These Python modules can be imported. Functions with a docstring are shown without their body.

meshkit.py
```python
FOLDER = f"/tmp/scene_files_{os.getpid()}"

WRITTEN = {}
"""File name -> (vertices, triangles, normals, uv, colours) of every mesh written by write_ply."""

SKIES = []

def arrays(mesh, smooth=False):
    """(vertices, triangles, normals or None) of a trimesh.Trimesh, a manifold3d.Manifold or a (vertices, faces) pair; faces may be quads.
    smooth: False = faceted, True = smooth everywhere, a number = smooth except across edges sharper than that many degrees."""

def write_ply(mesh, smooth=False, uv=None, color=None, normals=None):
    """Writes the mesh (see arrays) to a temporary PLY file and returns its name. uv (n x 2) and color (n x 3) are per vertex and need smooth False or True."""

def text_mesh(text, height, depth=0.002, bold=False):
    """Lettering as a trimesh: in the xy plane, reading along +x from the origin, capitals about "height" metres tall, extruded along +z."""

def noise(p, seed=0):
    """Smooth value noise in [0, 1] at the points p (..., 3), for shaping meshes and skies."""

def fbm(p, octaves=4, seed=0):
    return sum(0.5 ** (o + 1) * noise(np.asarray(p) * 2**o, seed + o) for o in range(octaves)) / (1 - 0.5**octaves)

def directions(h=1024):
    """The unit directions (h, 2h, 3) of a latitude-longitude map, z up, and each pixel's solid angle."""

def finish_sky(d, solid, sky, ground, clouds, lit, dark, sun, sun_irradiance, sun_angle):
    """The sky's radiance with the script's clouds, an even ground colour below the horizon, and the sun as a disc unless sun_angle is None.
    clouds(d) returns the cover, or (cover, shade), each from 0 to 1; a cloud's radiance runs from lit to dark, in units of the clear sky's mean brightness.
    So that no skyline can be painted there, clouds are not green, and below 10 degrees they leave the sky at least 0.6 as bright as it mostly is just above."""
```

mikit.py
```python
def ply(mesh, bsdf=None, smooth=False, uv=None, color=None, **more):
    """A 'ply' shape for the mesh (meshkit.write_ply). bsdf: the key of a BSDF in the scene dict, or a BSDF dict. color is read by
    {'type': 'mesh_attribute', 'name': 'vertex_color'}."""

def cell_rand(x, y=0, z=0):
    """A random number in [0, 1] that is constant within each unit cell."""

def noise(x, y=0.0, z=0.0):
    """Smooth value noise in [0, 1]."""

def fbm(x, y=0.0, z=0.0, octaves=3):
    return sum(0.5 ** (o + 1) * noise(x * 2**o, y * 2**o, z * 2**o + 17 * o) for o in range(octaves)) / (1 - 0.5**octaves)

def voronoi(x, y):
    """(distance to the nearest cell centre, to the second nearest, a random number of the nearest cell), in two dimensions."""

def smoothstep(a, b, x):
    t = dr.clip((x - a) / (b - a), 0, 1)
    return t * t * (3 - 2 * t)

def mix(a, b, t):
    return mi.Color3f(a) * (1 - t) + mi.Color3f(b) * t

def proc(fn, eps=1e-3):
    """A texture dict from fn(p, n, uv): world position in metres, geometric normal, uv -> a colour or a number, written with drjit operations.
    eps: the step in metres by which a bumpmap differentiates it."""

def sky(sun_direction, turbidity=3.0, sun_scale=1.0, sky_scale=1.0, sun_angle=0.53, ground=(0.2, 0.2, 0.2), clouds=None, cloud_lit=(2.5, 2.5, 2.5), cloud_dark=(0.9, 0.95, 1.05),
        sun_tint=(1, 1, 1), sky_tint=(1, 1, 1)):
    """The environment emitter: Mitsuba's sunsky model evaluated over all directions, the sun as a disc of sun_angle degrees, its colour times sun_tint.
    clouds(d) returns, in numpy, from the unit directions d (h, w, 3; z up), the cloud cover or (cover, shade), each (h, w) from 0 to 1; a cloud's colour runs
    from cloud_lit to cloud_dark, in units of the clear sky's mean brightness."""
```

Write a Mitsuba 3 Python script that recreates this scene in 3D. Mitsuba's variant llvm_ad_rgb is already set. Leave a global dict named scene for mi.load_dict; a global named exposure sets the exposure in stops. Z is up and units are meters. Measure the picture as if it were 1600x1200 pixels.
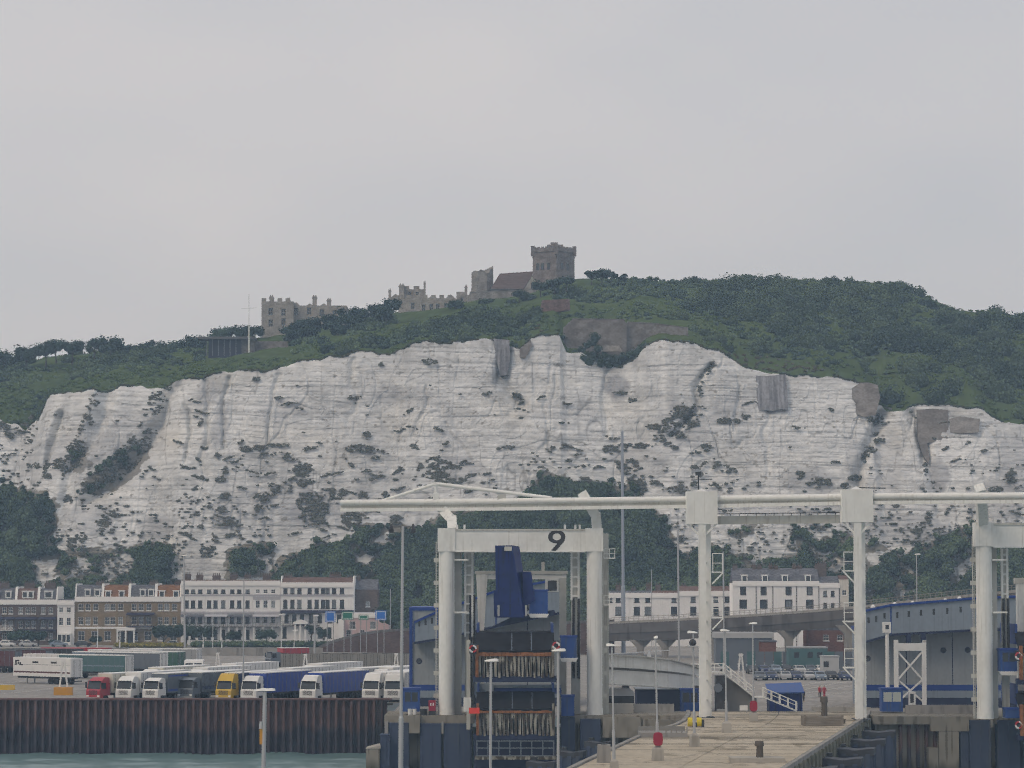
import math, random
import numpy as np, trimesh, shapely, mitsuba as mi, drjit as dr
from shapely.geometry import Polygon
import mikit, meshkit
from mikit import proc, noise, fbm, voronoi, cell_rand, smoothstep, mix

random.seed(7)
rng = np.random.default_rng(7)
T = mi.ScalarTransform4f
scene, labels = {}, {}

# ---------------------------------------------------------------- camera, sky, exposure
F, CAMZ = 4600.0, 24.0                       # focal length in photo pixels, eye height on the ferry deck
PITCH = math.atan(300 / F)
exposure = 1.54
scene['camera'] = {'type': 'perspective', 'fov': math.degrees(2 * math.atan(800 / F)), 'fov_axis': 'x',
                   'near_clip': 5.0, 'far_clip': 6000.0, 'medium': {'type': 'ref', 'id': 'air'},
                   'to_world': T().look_at(origin=[0, 0, CAMZ], target=[0, math.cos(PITCH), CAMZ + math.sin(PITCH)], up=[0, 0, 1])}

def overcast(d):
    n = meshkit.fbm(d * np.array([6.0, 6.0, 11.0]) + 3.1, 4, seed=5)
    return np.ones(d.shape[:2]), np.clip(0.30 + 2.0 * (n - 0.5) + 0.45 * np.clip(d[..., 2] / 0.2, 0, 1), 0, 1)

scene['sky'] = mikit.sky([-0.55, -0.55, 0.75], turbidity=3.5, sun_scale=0.26, sun_angle=24, clouds=overcast,
                         cloud_lit=(2.30, 2.28, 2.36), cloud_dark=(1.90, 2.00, 2.20), ground=(0.12, 0.14, 0.15))
# the sea air: one closed box of thin haze round everything
scene['air'] = {'type': 'homogeneous', 'albedo': {'type': 'rgb', 'value': [0.95, 0.95, 0.955]}, 'sigma_t': {'type': 'rgb', 'value': [1.5e-4, 2.1e-4, 2.8e-4]}}
scene['clear_skin'] = {'type': 'null'}
scene['haze'] = {'type': 'cube', 'to_world': T().translate([0, 700, 74]).scale([1250, 1150, 77]),
                 'bsdf': {'type': 'ref', 'id': 'clear_skin'}, 'interior': {'type': 'ref', 'id': 'air'}}
labels['haze'] = {'label': 'thin grey sea haze filling the air over the harbour', 'category': 'haze', 'kind': 'stuff'}

# ---------------------------------------------------------------- helpers
def ray(px, py):
    u, v = (px - 800) / F, (600 - py) / F
    c, s = math.cos(PITCH), math.sin(PITCH)
    return u, c - v * s, s + v * c
def at(px, py, Y):
    u, f, w = ray(px, py)
    return np.array([u / f * Y, Y, CAMZ + w / f * Y])
def ground(px, py, z):                        # where the sight line of a photo pixel meets the level z
    u, f, w = ray(px, py)
    Y = (z - CAMZ) * f / w
    return np.array([u / f * Y, Y, z])
def XA(px, Y): return at(px, 900, Y)[0]
def ZA(py, Y): return at(800, py, Y)[2]
def PX(Y): return Y / F                        # metres per photo pixel at that distance

def rgb(*c): return {'type': 'rgb', 'value': list(c)}
def mat(name, color, rough=0.6, metal=0.0, spec=0.3):
    if not isinstance(color, dict): color = rgb(*color)
    scene[name] = {'type': 'twosided', 'b': {'type': 'principled', 'base_color': color, 'roughness': rough, 'metallic': metal, 'specular': spec}}
    return name
def matte(name, color):
    if not isinstance(color, dict): color = rgb(*color)
    scene[name] = {'type': 'twosided', 'b': {'type': 'diffuse', 'reflectance': color}}
    return name
VC = {'type': 'mesh_attribute', 'name': 'vertex_color'}

def numbered(key):
    if key not in used:
        used.add(key); return key
    i = 1
    while f'{key}_{i:03d}' in used: i += 1
    used.add(f'{key}_{i:03d}'); return f'{key}_{i:03d}'
used = set()
def thing(name, label=None, cat=None, group=None, kind=None):
    k = numbered(name)
    d = {}
    if label: d['label'] = label
    if cat: d['category'] = cat
    if group: d['group'] = group
    if kind: d['kind'] = kind
    if d: labels[k] = d
    return k
def put(parent, name, shape):
    k = numbered(parent + '__' + name) if parent else name
    scene[k] = shape
    return k
def solo(name, mesh, m, label=None, cat=None, group=None, kind=None, smooth=False, color=None):
    k = thing(name, label, cat, group, kind)
    scene[k] = mikit.ply(mesh, m, smooth=smooth, color=color)
    return k

class MB:
    """Collects boxes, bars, tubes and plates into one mesh."""
    def __init__(s): s.v, s.f, s.n = [], [], 0
    def add(s, v, f):
        v, f = np.asarray(v, float), np.asarray(f, int)
        if f.shape[1] == 4: f = np.vstack([f[:, [0, 1, 2]], f[:, [0, 2, 3]]])
        s.v.append(v); s.f.append(f + s.n); s.n += len(v); return s
    def mesh(s, m): return s.add(m.vertices, m.faces)
    def box(s, x0, x1, y0, y1, z0, z1):
        v = np.array([[x, y, z] for x in (x0, x1) for y in (y0, y1) for z in (z0, z1)])
        return s.add(v, BOXF)
    def obox(s, c, ax, ay, az):               # centre and half-axes
        c, ax, ay, az = (np.asarray(q, float) for q in (c, ax, ay, az))
        return s.add([c + i * ax + j * ay + k * az for i in (-1, 1) for j in (-1, 1) for k in (-1, 1)], BOXF)
    def bar(s, a, b, w, h=None, up=(0, 0, 1)):
        a, b = np.asarray(a, float), np.asarray(b, float); h = h or w
        d = b - a; L = np.linalg.norm(d); d /= L
        x = np.cross(d, up)
        if np.linalg.norm(x) < 1e-4: x = np.cross(d, (1, 0, 0))
        x /= np.linalg.norm(x); y = np.cross(x, d)
        return s.obox((a + b) / 2, d * L / 2, x * w / 2, y * h / 2)
    def tube(s, a, b, r, r2=None, n=10):
        a, b = np.asarray(a, float), np.asarray(b, float); r2 = r if r2 is None else r2
        d = (b - a) / np.linalg.norm(b - a)
        x = np.cross(d, (0, 0, 1) if abs(d[2]) < .9 else (1, 0, 0)); x /= np.linalg.norm(x); y = np.cross(d, x)
        t = np.arange(n) * 2 * np.pi / n
        ring = np.cos(t)[:, None] * x + np.sin(t)[:, None] * y
        v = np.vstack([a + ring * r, b + ring * r2, [a], [b]])
        i = np.arange(n); j = (i + 1) % n
        f = np.vstack([np.c_[i, j, j + n], np.c_[i, j + n, i + n], np.c_[j, i, i * 0 + 2 * n], np.c_[i + n, j + n, i * 0 + 2 * n + 1]])
        return s.add(v, f)
    def prism(s, poly, axis, a0, a1):         # polygon in the two other axes, extruded along axis
        m = trimesh.creation.extrude_polygon(Polygon(poly), 1.0, engine='earcut')
        v = np.array(m.vertices); o = [k for k in range(3) if k != axis]
        w = np.zeros_like(v); w[:, o[0]], w[:, o[1]], w[:, axis] = v[:, 0], v[:, 1], a0 + (a1 - a0) * v[:, 2]
        return s.add(w, m.faces)
    def loft(s, A, B):                        # two matching closed rings joined, ends capped as fans
        A, B = np.asarray(A, float), np.asarray(B, float); n = len(A)
        v = np.vstack([A, B, [A.mean(0)], [B.mean(0)]]); i = np.arange(n); j = (i + 1) % n
        return s.add(v, np.vstack([np.c_[i, j, j + n], np.c_[i, j + n, i + n], np.c_[j, i, i * 0 + 2 * n], np.c_[i + n, j + n, i * 0 + 2 * n + 1]]))
    def get(s):
        m = trimesh.Trimesh(np.vstack(s.v), np.vstack(s.f), process=False)
        return m
    def part(s, parent, name, m, smooth=False, **more):
        return put(parent, name, mikit.ply(s.get(), m, smooth=smooth, **more))
BOXF = np.array([[0, 1, 3], [0, 3, 2], [4, 6, 7], [4, 7, 5], [0, 4, 5], [0, 5, 1], [2, 3, 7], [2, 7, 6], [0, 2, 6], [0, 6, 4], [1, 5, 7], [1, 7, 3]])

ICO = trimesh.creation.icosphere(subdivisions=1)
ICOV, ICOF = np.array(ICO.vertices), np.array(ICO.faces)
def foliage(c, r, col, cards, size, g, flat=1.0, core=0.72, jit=0.17, lump=0.25):
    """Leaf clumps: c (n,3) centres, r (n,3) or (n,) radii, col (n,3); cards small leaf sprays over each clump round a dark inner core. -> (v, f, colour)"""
    c = np.asarray(c, float); n = len(c)
    r = np.asarray(r, float); r = np.repeat(r[:, None], 3, 1) * [1, 1, flat] if r.ndim == 1 else r
    col = np.asarray(col, float)
    k = np.broadcast_to(np.asarray(cards), n).astype(int); who = np.repeat(np.arange(n), k); m = len(who)
    d = g.normal(size=(m, 3)); d[:, 2] = np.where(d[:, 2] < -0.3, -d[:, 2], d[:, 2]); d /= np.linalg.norm(d, axis=1, keepdims=True)
    rad = 1 + lump * (meshkit.noise(d * 2.3 + c[who] * 1.7, 3)[:, None] - 0.5) * 2 - 0.35 * g.random((m, 1)) ** 3
    p = c[who] + d * r[who] * rad
    nrm = d + g.normal(size=(m, 3)) * 0.55 + [0, -0.1, 0.25]; nrm /= np.linalg.norm(nrm, axis=1, keepdims=True)
    a = np.cross(nrm, g.normal(size=(m, 3))); a /= np.linalg.norm(a, axis=1, keepdims=True); b = np.cross(nrm, a)
    sz = (np.broadcast_to(np.asarray(size, float), n)[who] * g.uniform(0.6, 1.4, m))[:, None]
    q = np.stack([p - a * sz, p + b * sz * .7, p + a * sz, p - b * sz * .7], 1).reshape(-1, 3)
    i = np.arange(m) * 4
    f = np.vstack([np.c_[i, i + 1, i + 2], np.c_[i, i + 2, i + 3]])
    cc = np.repeat(np.clip(col[who] * (1 + jit * g.normal(size=(m, 1))), 0.004, 1) , 4, 0)
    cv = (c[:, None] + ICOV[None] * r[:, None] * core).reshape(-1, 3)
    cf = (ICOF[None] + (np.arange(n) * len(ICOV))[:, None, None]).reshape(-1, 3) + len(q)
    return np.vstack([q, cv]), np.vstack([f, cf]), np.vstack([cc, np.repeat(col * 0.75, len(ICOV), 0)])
def merge(parts):
    V, Fc, C, n = [], [], [], 0
    for v, f, c in parts:
        V.append(v); Fc.append(f + n); C.append(c); n += len(v)
    return np.vstack(V), np.vstack(Fc), np.vstack(C)
def leafmesh(parent, name, parts, m='leaves'):
    v, f, c = merge(parts)
    return put(parent, name, mikit.ply((v, f), m, color=c))
matte('leaves', VC)
# ---------------------------------------------------------------- the land: sea, harbour ground, chalk cliff, castle hill
QZ, YZ = 7.44, 6.75                         # level of the quay edge, pier and ramp decks; level of the lorry yard and road
SC = 820 / F                                  # metres per photo pixel on the cliff
def cx(px): return (np.asarray(px, float) - 800) * SC
def cz(py): return CAMZ + (900 - np.asarray(py, float)) * SC

EDGE = np.array([(-400, 690), (-150, 650), (-40, 640), (0, 655), (20, 668), (45, 650), (60, 622), (67, 615), (100, 611), (135, 606), (150, 612), (175, 604), (215, 600), (250, 604), (260, 602), (270, 597), (300, 591), (350, 584), (400, 580), (417, 581), (440, 575),
    (462, 567), (512, 560), (555, 552), (617, 551), (650, 537), (692, 535), (730, 533), (767, 529), (780, 531), (795, 545), (812, 546), (830, 530), (850, 524), (875, 522), (885, 546), (910, 554), (925, 562), (942, 572), (972, 572), (985, 563), (995, 557), (1012, 535),
    (1032, 526), (1062, 531), (1100, 542), (1122, 547), (1162, 570), (1206, 586), (1231, 583), (1294, 587), (1340, 593), (1362, 598), (1375, 631), (1390, 637), (1431, 637), (1475, 634), (1540, 637), (1569, 656), (1600, 665), (1700, 675), (2100, 700)], float)
SKYL = np.array([(-400, 600), (0, 566), (100, 556), (150, 551), (230, 547), (310, 532), (400, 525), (470, 515), (520, 505), (560, 500), (620, 486), (700, 473), (740, 464), (830, 450), (880, 438), (905, 434), (1000, 434), (1100, 439), (1180, 437), (1260, 437), (1350, 439), (1400, 445), (1450, 460), (1480, 475), (1500, 484), (1560, 486), (1600, 490), (1800, 505), (2100, 530)], float)
YB, YT, YS = 800.0, 836.0, 1000.0             # cliff foot, cliff edge, skyline distances
def edge_z(X):  return CAMZ + (900 - np.interp(800 + X / YT * F, EDGE[:, 0], EDGE[:, 1])) * YT / F
def sky_z(X):   return CAMZ + (900 - np.interp(800 + X / YS * F, SKYL[:, 0], SKYL[:, 1])) * YS / F

GULLIES = [([(150, 600), (138, 640), (128, 690), (105, 730), (92, 790)], 12, 4), ([(258, 600), (240, 645), (215, 700), (170, 750), (120, 790)], 15, 5),
           ([(783, 525), (788, 590), (818, 630)], 8, 3), ([(1118, 565), (1098, 595), (1092, 635), (1055, 680)], 5, 2.2), ([(1395, 640), (1370, 690), (1340, 755)], 9, 4),
           ([(1440, 640), (1455, 700), (1475, 800)], 9, 2.5), ([(347, 585), (345, 700)], 3, 1.6), ([(318, 590), (320, 740)], 3, 1.3), ([(422, 580), (412, 690)], 3, 1.3), ([(545, 555), (548, 640)], 4, 1.2),
           ([(270, 605), (288, 640), (292, 720)], 3, 1.8), ([(950, 570), (945, 680)], 4, 1.3), ([(665, 600), (650, 680)], 3, 1.0), ([(700, 660), (740, 720)], 3, .8), ([(860, 570), (850, 700)], 3, .7),
           ([(70, 640), (60, 720)], 6, 4), ([(1205, 640), (1206, 740)], 4, .8), ([(1165, 600), (1150, 670)], 3, 1.0)]
def seg_dist(x, z, a, b):
    d = b - a; t = np.clip(((x - a[0]) * d[0] + (z - a[1]) * d[1]) / (d @ d), 0, 1)
    return np.hypot(x - a[0] - t * d[0], z - a[1] - t * d[1])
def macro(x, z):
    """Depth of the cliff face (y) at world x and height z, without the small ledges."""
    zt = edge_z(x)
    t = np.clip((z - 6) / (zt - 6), 0, 1.1)
    px = 800 + x / SC
    y = YB + (YT - YB) * t ** 1.05
    y = y + np.interp(px, [-300, 0, 60, 130, 190, 240, 275, 330, 600, 800, 900, 960, 1050, 1150, 1380, 1420, 1600, 2000], [30, 22, 12, 6, 10, 9, 0, -2, 0, 0, 3, 5, 0, 2, 7, 3, 5, 9]) * (0.35 + 0.65 * t)
    q = np.stack([x / 26, z / 60, x * 0], -1)
    y = y + (meshkit.fbm(q, 3, 11) - .5) * 3.6
    w = x + (meshkit.fbm(np.stack([x / 8, z / 8, x * 0], -1), 3, 4) - .5) * 4
    for line, width, depth in GULLIES:
        P = np.c_[cx([p[0] for p in line]), cz([p[1] for p in line])]
        d = np.min([seg_dist(w, z, P[i], P[i + 1]) for i in range(len(P) - 1)], 0)
        y = y + depth * np.exp(-(d / (width * SC)) ** 2)
    return y
def fine(x, z):
    """Beds of chalk standing proud or back, blocks, cracks (added to the depth)."""
    tilt = z + 0.012 * x + (meshkit.fbm(np.stack([x / 30, z / 30, x * 0], -1), 3, 21) - .5) * 2.2
    out = 0
    for h, amp, sx, seed in ((3.1, .55, 14, 31), (1.45, .38, 8, 32), (0.72, .18, 4.5, 33)):
        L = tilt / h; i = np.floor(L); fr = L - i
        r = meshkit.noise(np.stack([x / sx, i * 7.31, x * 0], -1), seed)
        hb = np.abs(np.sin(i * 12.9898 + seed)) * 43.7; jx = np.floor(x / (sx * .42) + hb + (meshkit.noise(np.stack([x / 6, z / 3, x * 0], -1), seed + 3) - .5) * 1.1)
        blk_ = np.abs(np.sin(jx * 78.233 + i * 37.719)) * 437.585; r = .45 * r + .55 * (blk_ - np.floor(blk_))
        out = out - amp * (r - .35) * (1 - fr ** 3 * .8)
        out = out + amp * .7 * np.exp(-(fr / .14) ** 2) * np.clip((meshkit.noise(np.stack([x / sx * .8, i * 3.17, x * 0 + 9], -1), seed + 40) - .38) * 3, 0, 1)
    blk = meshkit.fbm(np.stack([x / 2.6, z / 1.3, x * 0], -1), 3, 41)
    out = out - (blk - .5) * .7
    big_ = meshkit.noise(np.stack([x / 9, z / 13, x * 0], -1), 43); out = out - (np.floor(big_ * 5) / 5 - .5) * 1.3
    crack = np.abs(meshkit.fbm(np.stack([x / 9, z / 26, x * 0], -1), 3, 51) - .5)
    return out + .9 * np.exp(-(crack / .016) ** 2) * meshkit.noise(np.stack([x / 12, z / 12, x * 0], -1), 52)
def cliff_pt(px, py, off=0.0):
    """World points on the cliff for traced face positions (px, py)."""
    x, z = cx(px), cz(py); y = np.full(np.shape(x), 820.0)
    for _ in range(6):
        u = (np.asarray(px, float) - 800) / F; e = (900 - np.asarray(py, float)) / F
        x, z = u * y, CAMZ + e * y
        y = macro(x, z)
    return np.stack([x, y - off, z], -1)
def poly(pts): return Polygon([(a, b) for a, b in pts]).buffer(0)
def scatter(pg, n, g):
    x0, y0, x1, y1 = pg.bounds; out = np.zeros((0, 2)); k = max(64, int(n * 1.3 * (x1 - x0) * (y1 - y0) / max(pg.area, 1)))
    p = np.c_[g.uniform(x0, x1, k), g.uniform(y0, y1, k)]
    return p[shapely.contains_xy(pg, p[:, 0], p[:, 1])][:n]

# chalk face: grid over x and height
NX, NZ = 1450, 330
gx = np.linspace(-215, 225, NX); tt = np.linspace(0, 1, NZ)
X = np.repeat(gx[:, None], NZ, 1); zt = edge_z(gx) + (meshkit.fbm(np.stack([gx / 4, gx * 0, gx * 0], -1), 3, 61) - .5) * 2.4
Z = 4 + (zt[:, None] - 4) * tt[None]
Y = macro(X, Z) + fine(X, Z) * np.clip((1.02 - tt) * 12, .3, 1)[None]
cliff_top_y = Y[:, -1].copy(); cliff_top_z = zt
def grid_faces(a, b):
    i = (np.arange(a - 1)[:, None] * b + np.arange(b - 1)[None]).ravel()
    return np.vstack([np.c_[i, i + b, i + b + 1], np.c_[i, i + b + 1, i + 1]])
P = np.stack([X, Y, Z], -1).reshape(-1, 3)
x_, z_ = P[:, 0], P[:, 2]
bed = meshkit.noise(np.stack([x_ / 40, np.floor((z_ + .012 * x_) / .62) * 3.7, x_ * 0], -1), 71)
big = meshkit.fbm(np.stack([x_ / 22, z_ / 22, x_ * 0], -1), 4, 72)
streak = meshkit.fbm(np.stack([x_ / 1.3, z_ / 22, x_ * 0], -1), 3, 73)
grain = meshkit.fbm(np.stack([x_ / 1.2, z_ / .6, x_ * 0], -1), 3, 74)
low = np.clip((60 - z_) / 45, 0, 1)
dirt = np.clip((big - .40) * 2.8, 0, 1) * np.clip((streak - .26) * 2.2, 0, 1) * (.45 + .55 * low)
speck = np.clip((grain - .63) * 7, 0, 1) * np.clip((meshkit.fbm(np.stack([x_ / 7, z_ / 4, x_ * 0], -1), 3, 75) - .42) * 6, 0, 1)
chalk = np.array([.71, .725, .735]); grey = np.array([.33, .35, .385]); cream = np.array([.72, .70, .65]); soil = np.array([.16, .15, .13])
C = chalk * (.84 + .26 * bed)[:, None] * (.80 + .40 * grain)[:, None]
tl = z_ + .012 * x_ + (meshkit.fbm(np.stack([x_ / 30, z_ / 30, x_ * 0], -1), 3, 21) - .5) * 2.2 + (meshkit.fbm(np.stack([x_ / 2.2, z_ / 9, x_ * 0], -1), 2, 22) - .5) * .5
for h_, sx_, th_, s_, sd_ in ((1.45, 5, .13, .40, 91), (.72, 2.6, .18, .26, 92), (6.3, 26, .04, .45, 93)):
    L_ = tl / h_; i_ = np.floor(L_); f_ = L_ - i_; on_ = np.clip((meshkit.noise(np.stack([x_ / sx_, i_ * 5.3, x_ * 0], -1), sd_) - .48) * 5, 0, 1)
    C = C * (1 - s_ * on_ * np.exp(-(f_ / th_) ** 2))[:, None]
C = C + (cream * .95 - C) * (np.clip((meshkit.fbm(np.stack([x_ / 16, z_ / 9, x_ * 0], -1), 3, 76) - .5) * 3, 0, 1) * .5)[:, None]
C = C + (grey - C) * (dirt * .85)[:, None]
mott = np.clip((meshkit.fbm(np.stack([x_ / 6, z_ / 5, x_ * 0], -1), 4, 78) - .5) * 3.2, 0, 1); C = C * (1 - .26 * mott)[:, None]
vcr = np.abs(meshkit.fbm(np.stack([x_ / 10, z_ / 40, x_ * 0], -1), 4, 79) - .5); C = C * (1 - .4 * np.exp(-(vcr / .007) ** 2) * np.clip((meshkit.noise(np.stack([x_ / 14, z_ / 10, x_ * 0], -1), 80) - .35) * 4, 0, 1))[:, None]
C = C + (soil - C) * (speck * .75)[:, None]
HOLES = shapely.union_all([poly([(1128, 852), (1160, 836), (1180, 826), (1236, 820), (1240, 846), (1222, 860), (1196, 872), (1186, 882), (1142, 866)]), poly([(554, 868), (572, 864), (592, 872), (580, 882), (560, 880)]), poly([(404, 870), (424, 866), (438, 874), (428, 892), (412, 886)]),
    poly([(1258, 828), (1290, 826), (1318, 834), (1276, 845)]), poly([(1262, 862), (1300, 862), (1276, 880)]), poly([(1285, 876), (1312, 880), (1310, 896), (1290, 892)]), poly([(1400, 835), (1440, 832), (1432, 858), (1405, 862), (1378, 862)]), poly([(1400, 884), (1420, 888), (1414, 898), (1404, 894)]), poly([(1456, 882), (1466, 884), (1462, 892)]),
    poly([(1340, 868), (1370, 862), (1388, 866), (1360, 886)]), poly([(1500, 862), (1524, 850), (1520, 880), (1490, 910), (1476, 930), (1484, 900)]), poly([(1396, 920), (1420, 922), (1410, 945), (1394, 940)]), poly([(1350, 922), (1362, 930), (1356, 945)]), poly([(585, 842), (612, 830), (628, 842), (610, 850), (588, 850)]),
    poly([(1110, 838), (1136, 832), (1140, 840), (1118, 846)]), poly([(50, 872), (65, 872), (95, 890), (92, 905), (72, 915), (58, 895)]), poly([(120, 870), (150, 868), (155, 895), (110, 905)]), poly([(163, 868), (210, 870), (212, 885), (185, 905), (160, 900)])])
MASS = shapely.union_all([poly([(-330, 790), (-60, 765), (0, 762), (12, 752), (30, 762), (55, 772), (78, 778), (88, 790), (86, 830), (92, 850), (100, 870), (60, 880), (75, 925), (-330, 940)]),
    poly([(430, 895), (455, 868), (500, 850), (545, 842), (560, 826), (600, 818), (640, 826), (660, 822), (700, 802), (740, 795), (800, 790), (825, 760), (850, 738), (880, 742), (900, 754), (925, 750), (965, 757), (985, 748), (1000, 760), (1000, 776), (1030, 796), (1045, 842), (1065, 868), (1110, 850), (1140, 862), (1200, 872), (1260, 868), (1330, 862), (1340, 1010), (430, 1010)]),
    poly([(358, 892), (360, 862), (400, 850), (432, 846), (440, 870), (432, 900), (360, 905)]), poly([(1338, 850), (1370, 848), (1405, 870), (1440, 852), (1480, 836), (1515, 820), (1550, 822), (1640, 835), (1950, 800), (1950, 1010), (1338, 1010)]), poly([(1130, 834), (1165, 822), (1290, 822), (1345, 846), (1345, 880), (1250, 880), (1235, 850), (1170, 850)]),
    poly([(100, 860), (200, 860), (214, 852), (274, 850), (280, 960), (60, 960), (92, 890)]), poly([(118, 768), (130, 742), (168, 716), (205, 690), (216, 694), (217, 736), (182, 754), (142, 774)]), poly([(108, 700), (128, 690), (132, 722), (108, 740), (92, 734)])]).difference(HOLES)
wpx, wpy = x_ / SC + 800 + (meshkit.fbm(P / 3.2, 3, 64) - .5) * 30, 900 - (z_ - CAMZ) / SC + (meshkit.fbm(P / 3.2, 3, 65) - .5) * 24
in_mass = shapely.contains_xy(MASS, wpx, wpy); earth = np.array([.17, .155, .12]) * (.7 + .6 * grain)[:, None]
C = np.where(in_mass[:, None], C * .15 + earth * .85, C)
# weathered grey stains with a place of their own
for (px, py, w, h, s) in [(968, 600, 21, 26, .75), (1473, 742, 17, 30, .7), (1505, 665, 24, 13, .6), (340, 660, 14, 42, .45), (315, 610, 22, 25, .4), (600, 612, 24, 16, .35), (487, 795, 30, 34, .7), (240, 830, 30, 22, .4), (140, 810, 45, 30, .45), (255, 825, 25, 20, .5), (715, 735, 40, 25, .4), (1275, 750, 45, 28, .4), (1340, 720, 14, 40, .35), (310, 885, 30, 18, .35), (1450, 690, 12, 36, .45), (1600, 720, 40, 60, .35), (190, 690, 55, 70, .35), (110, 700, 40, 60, .3), (40, 720, 50, 50, .35), (430, 640, 40, 22, .25), (640, 620, 60, 20, .22), (700, 690, 30, 50, .25), (880, 640, 60, 30, .22), (1070, 665, 50, 36, .4), (1150, 640, 40, 30, .3), (1000, 720, 50, 40, .35), (1400, 720, 30, 50, .3), (1560, 780, 60, 40, .4), (1250, 800, 120, 26, .35), (1420, 830, 90, 24, .4), (560, 790, 50, 28, .3), (400, 790, 60, 30, .22)]:
    d = np.hypot((x_ - cx(px)) / (w * SC), (z_ - cz(py)) / (h * SC)) + (meshkit.fbm(np.stack([x_ / 3, z_ / 3, x_ * 0], -1), 3, 77) - .5) * .9
    C = C + (np.array([.30, .31, .34]) * (.75 + .5 * streak)[:, None] - C) * (s * np.clip((1.05 - d) * 3, 0, 1))[:, None]
matte('chalk', VC)
solo('cliff', (P, grid_faces(NX, NZ)), 'chalk', 'white chalk cliff with level beds, dark cracks and tufts growing on it', None, kind='structure', smooth=False, color=np.clip(C, .02, .9))

# the hill behind the edge, with the castle on its crown
HY = 90; s = np.linspace(0, 1, HY)
hx = np.linspace(-215, 225, 420)
ty = np.interp(hx, gx, cliff_top_y); tz = np.interp(hx, gx, cliff_top_z)
def hill_yz(x, s_):
    """Depth and height of the hill at world x and s from the cliff edge (0) over the skyline (0.5) to the far side (1)."""
    ty_, tz_ = np.interp(x, hx, ty), np.interp(x, hx, tz)
    k = np.clip(s_ / .5, 0, 1); y = ty_ + (YS - ty_) * k
    xs = x * YS / np.maximum(y, 1)
    zs = sky_z(x)
    z = tz_ + (zs - tz_) * (k ** .92)
    b = np.clip((s_ - .5) / .5, 0, 1)
    y = y + b * 280; z = z + 2 * np.sin(b * 3) - 45 * b ** 2
    return y, z
HX = np.repeat(hx[:, None], HY, 1); S = np.repeat(s[None], 420, 0)
Yh, Zh = hill_yz(HX, S)
VAL = (HX > cx(880)) & (HX < cx(1010)) & (S < .12)
Zh = Zh + (meshkit.fbm(np.stack([HX / 12, Yh / 12, HX * 0], -1), 3, 81) - .5) * 2.5 * np.clip(S * 14, 0, 1)
Zh = Zh - 0.15
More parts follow.
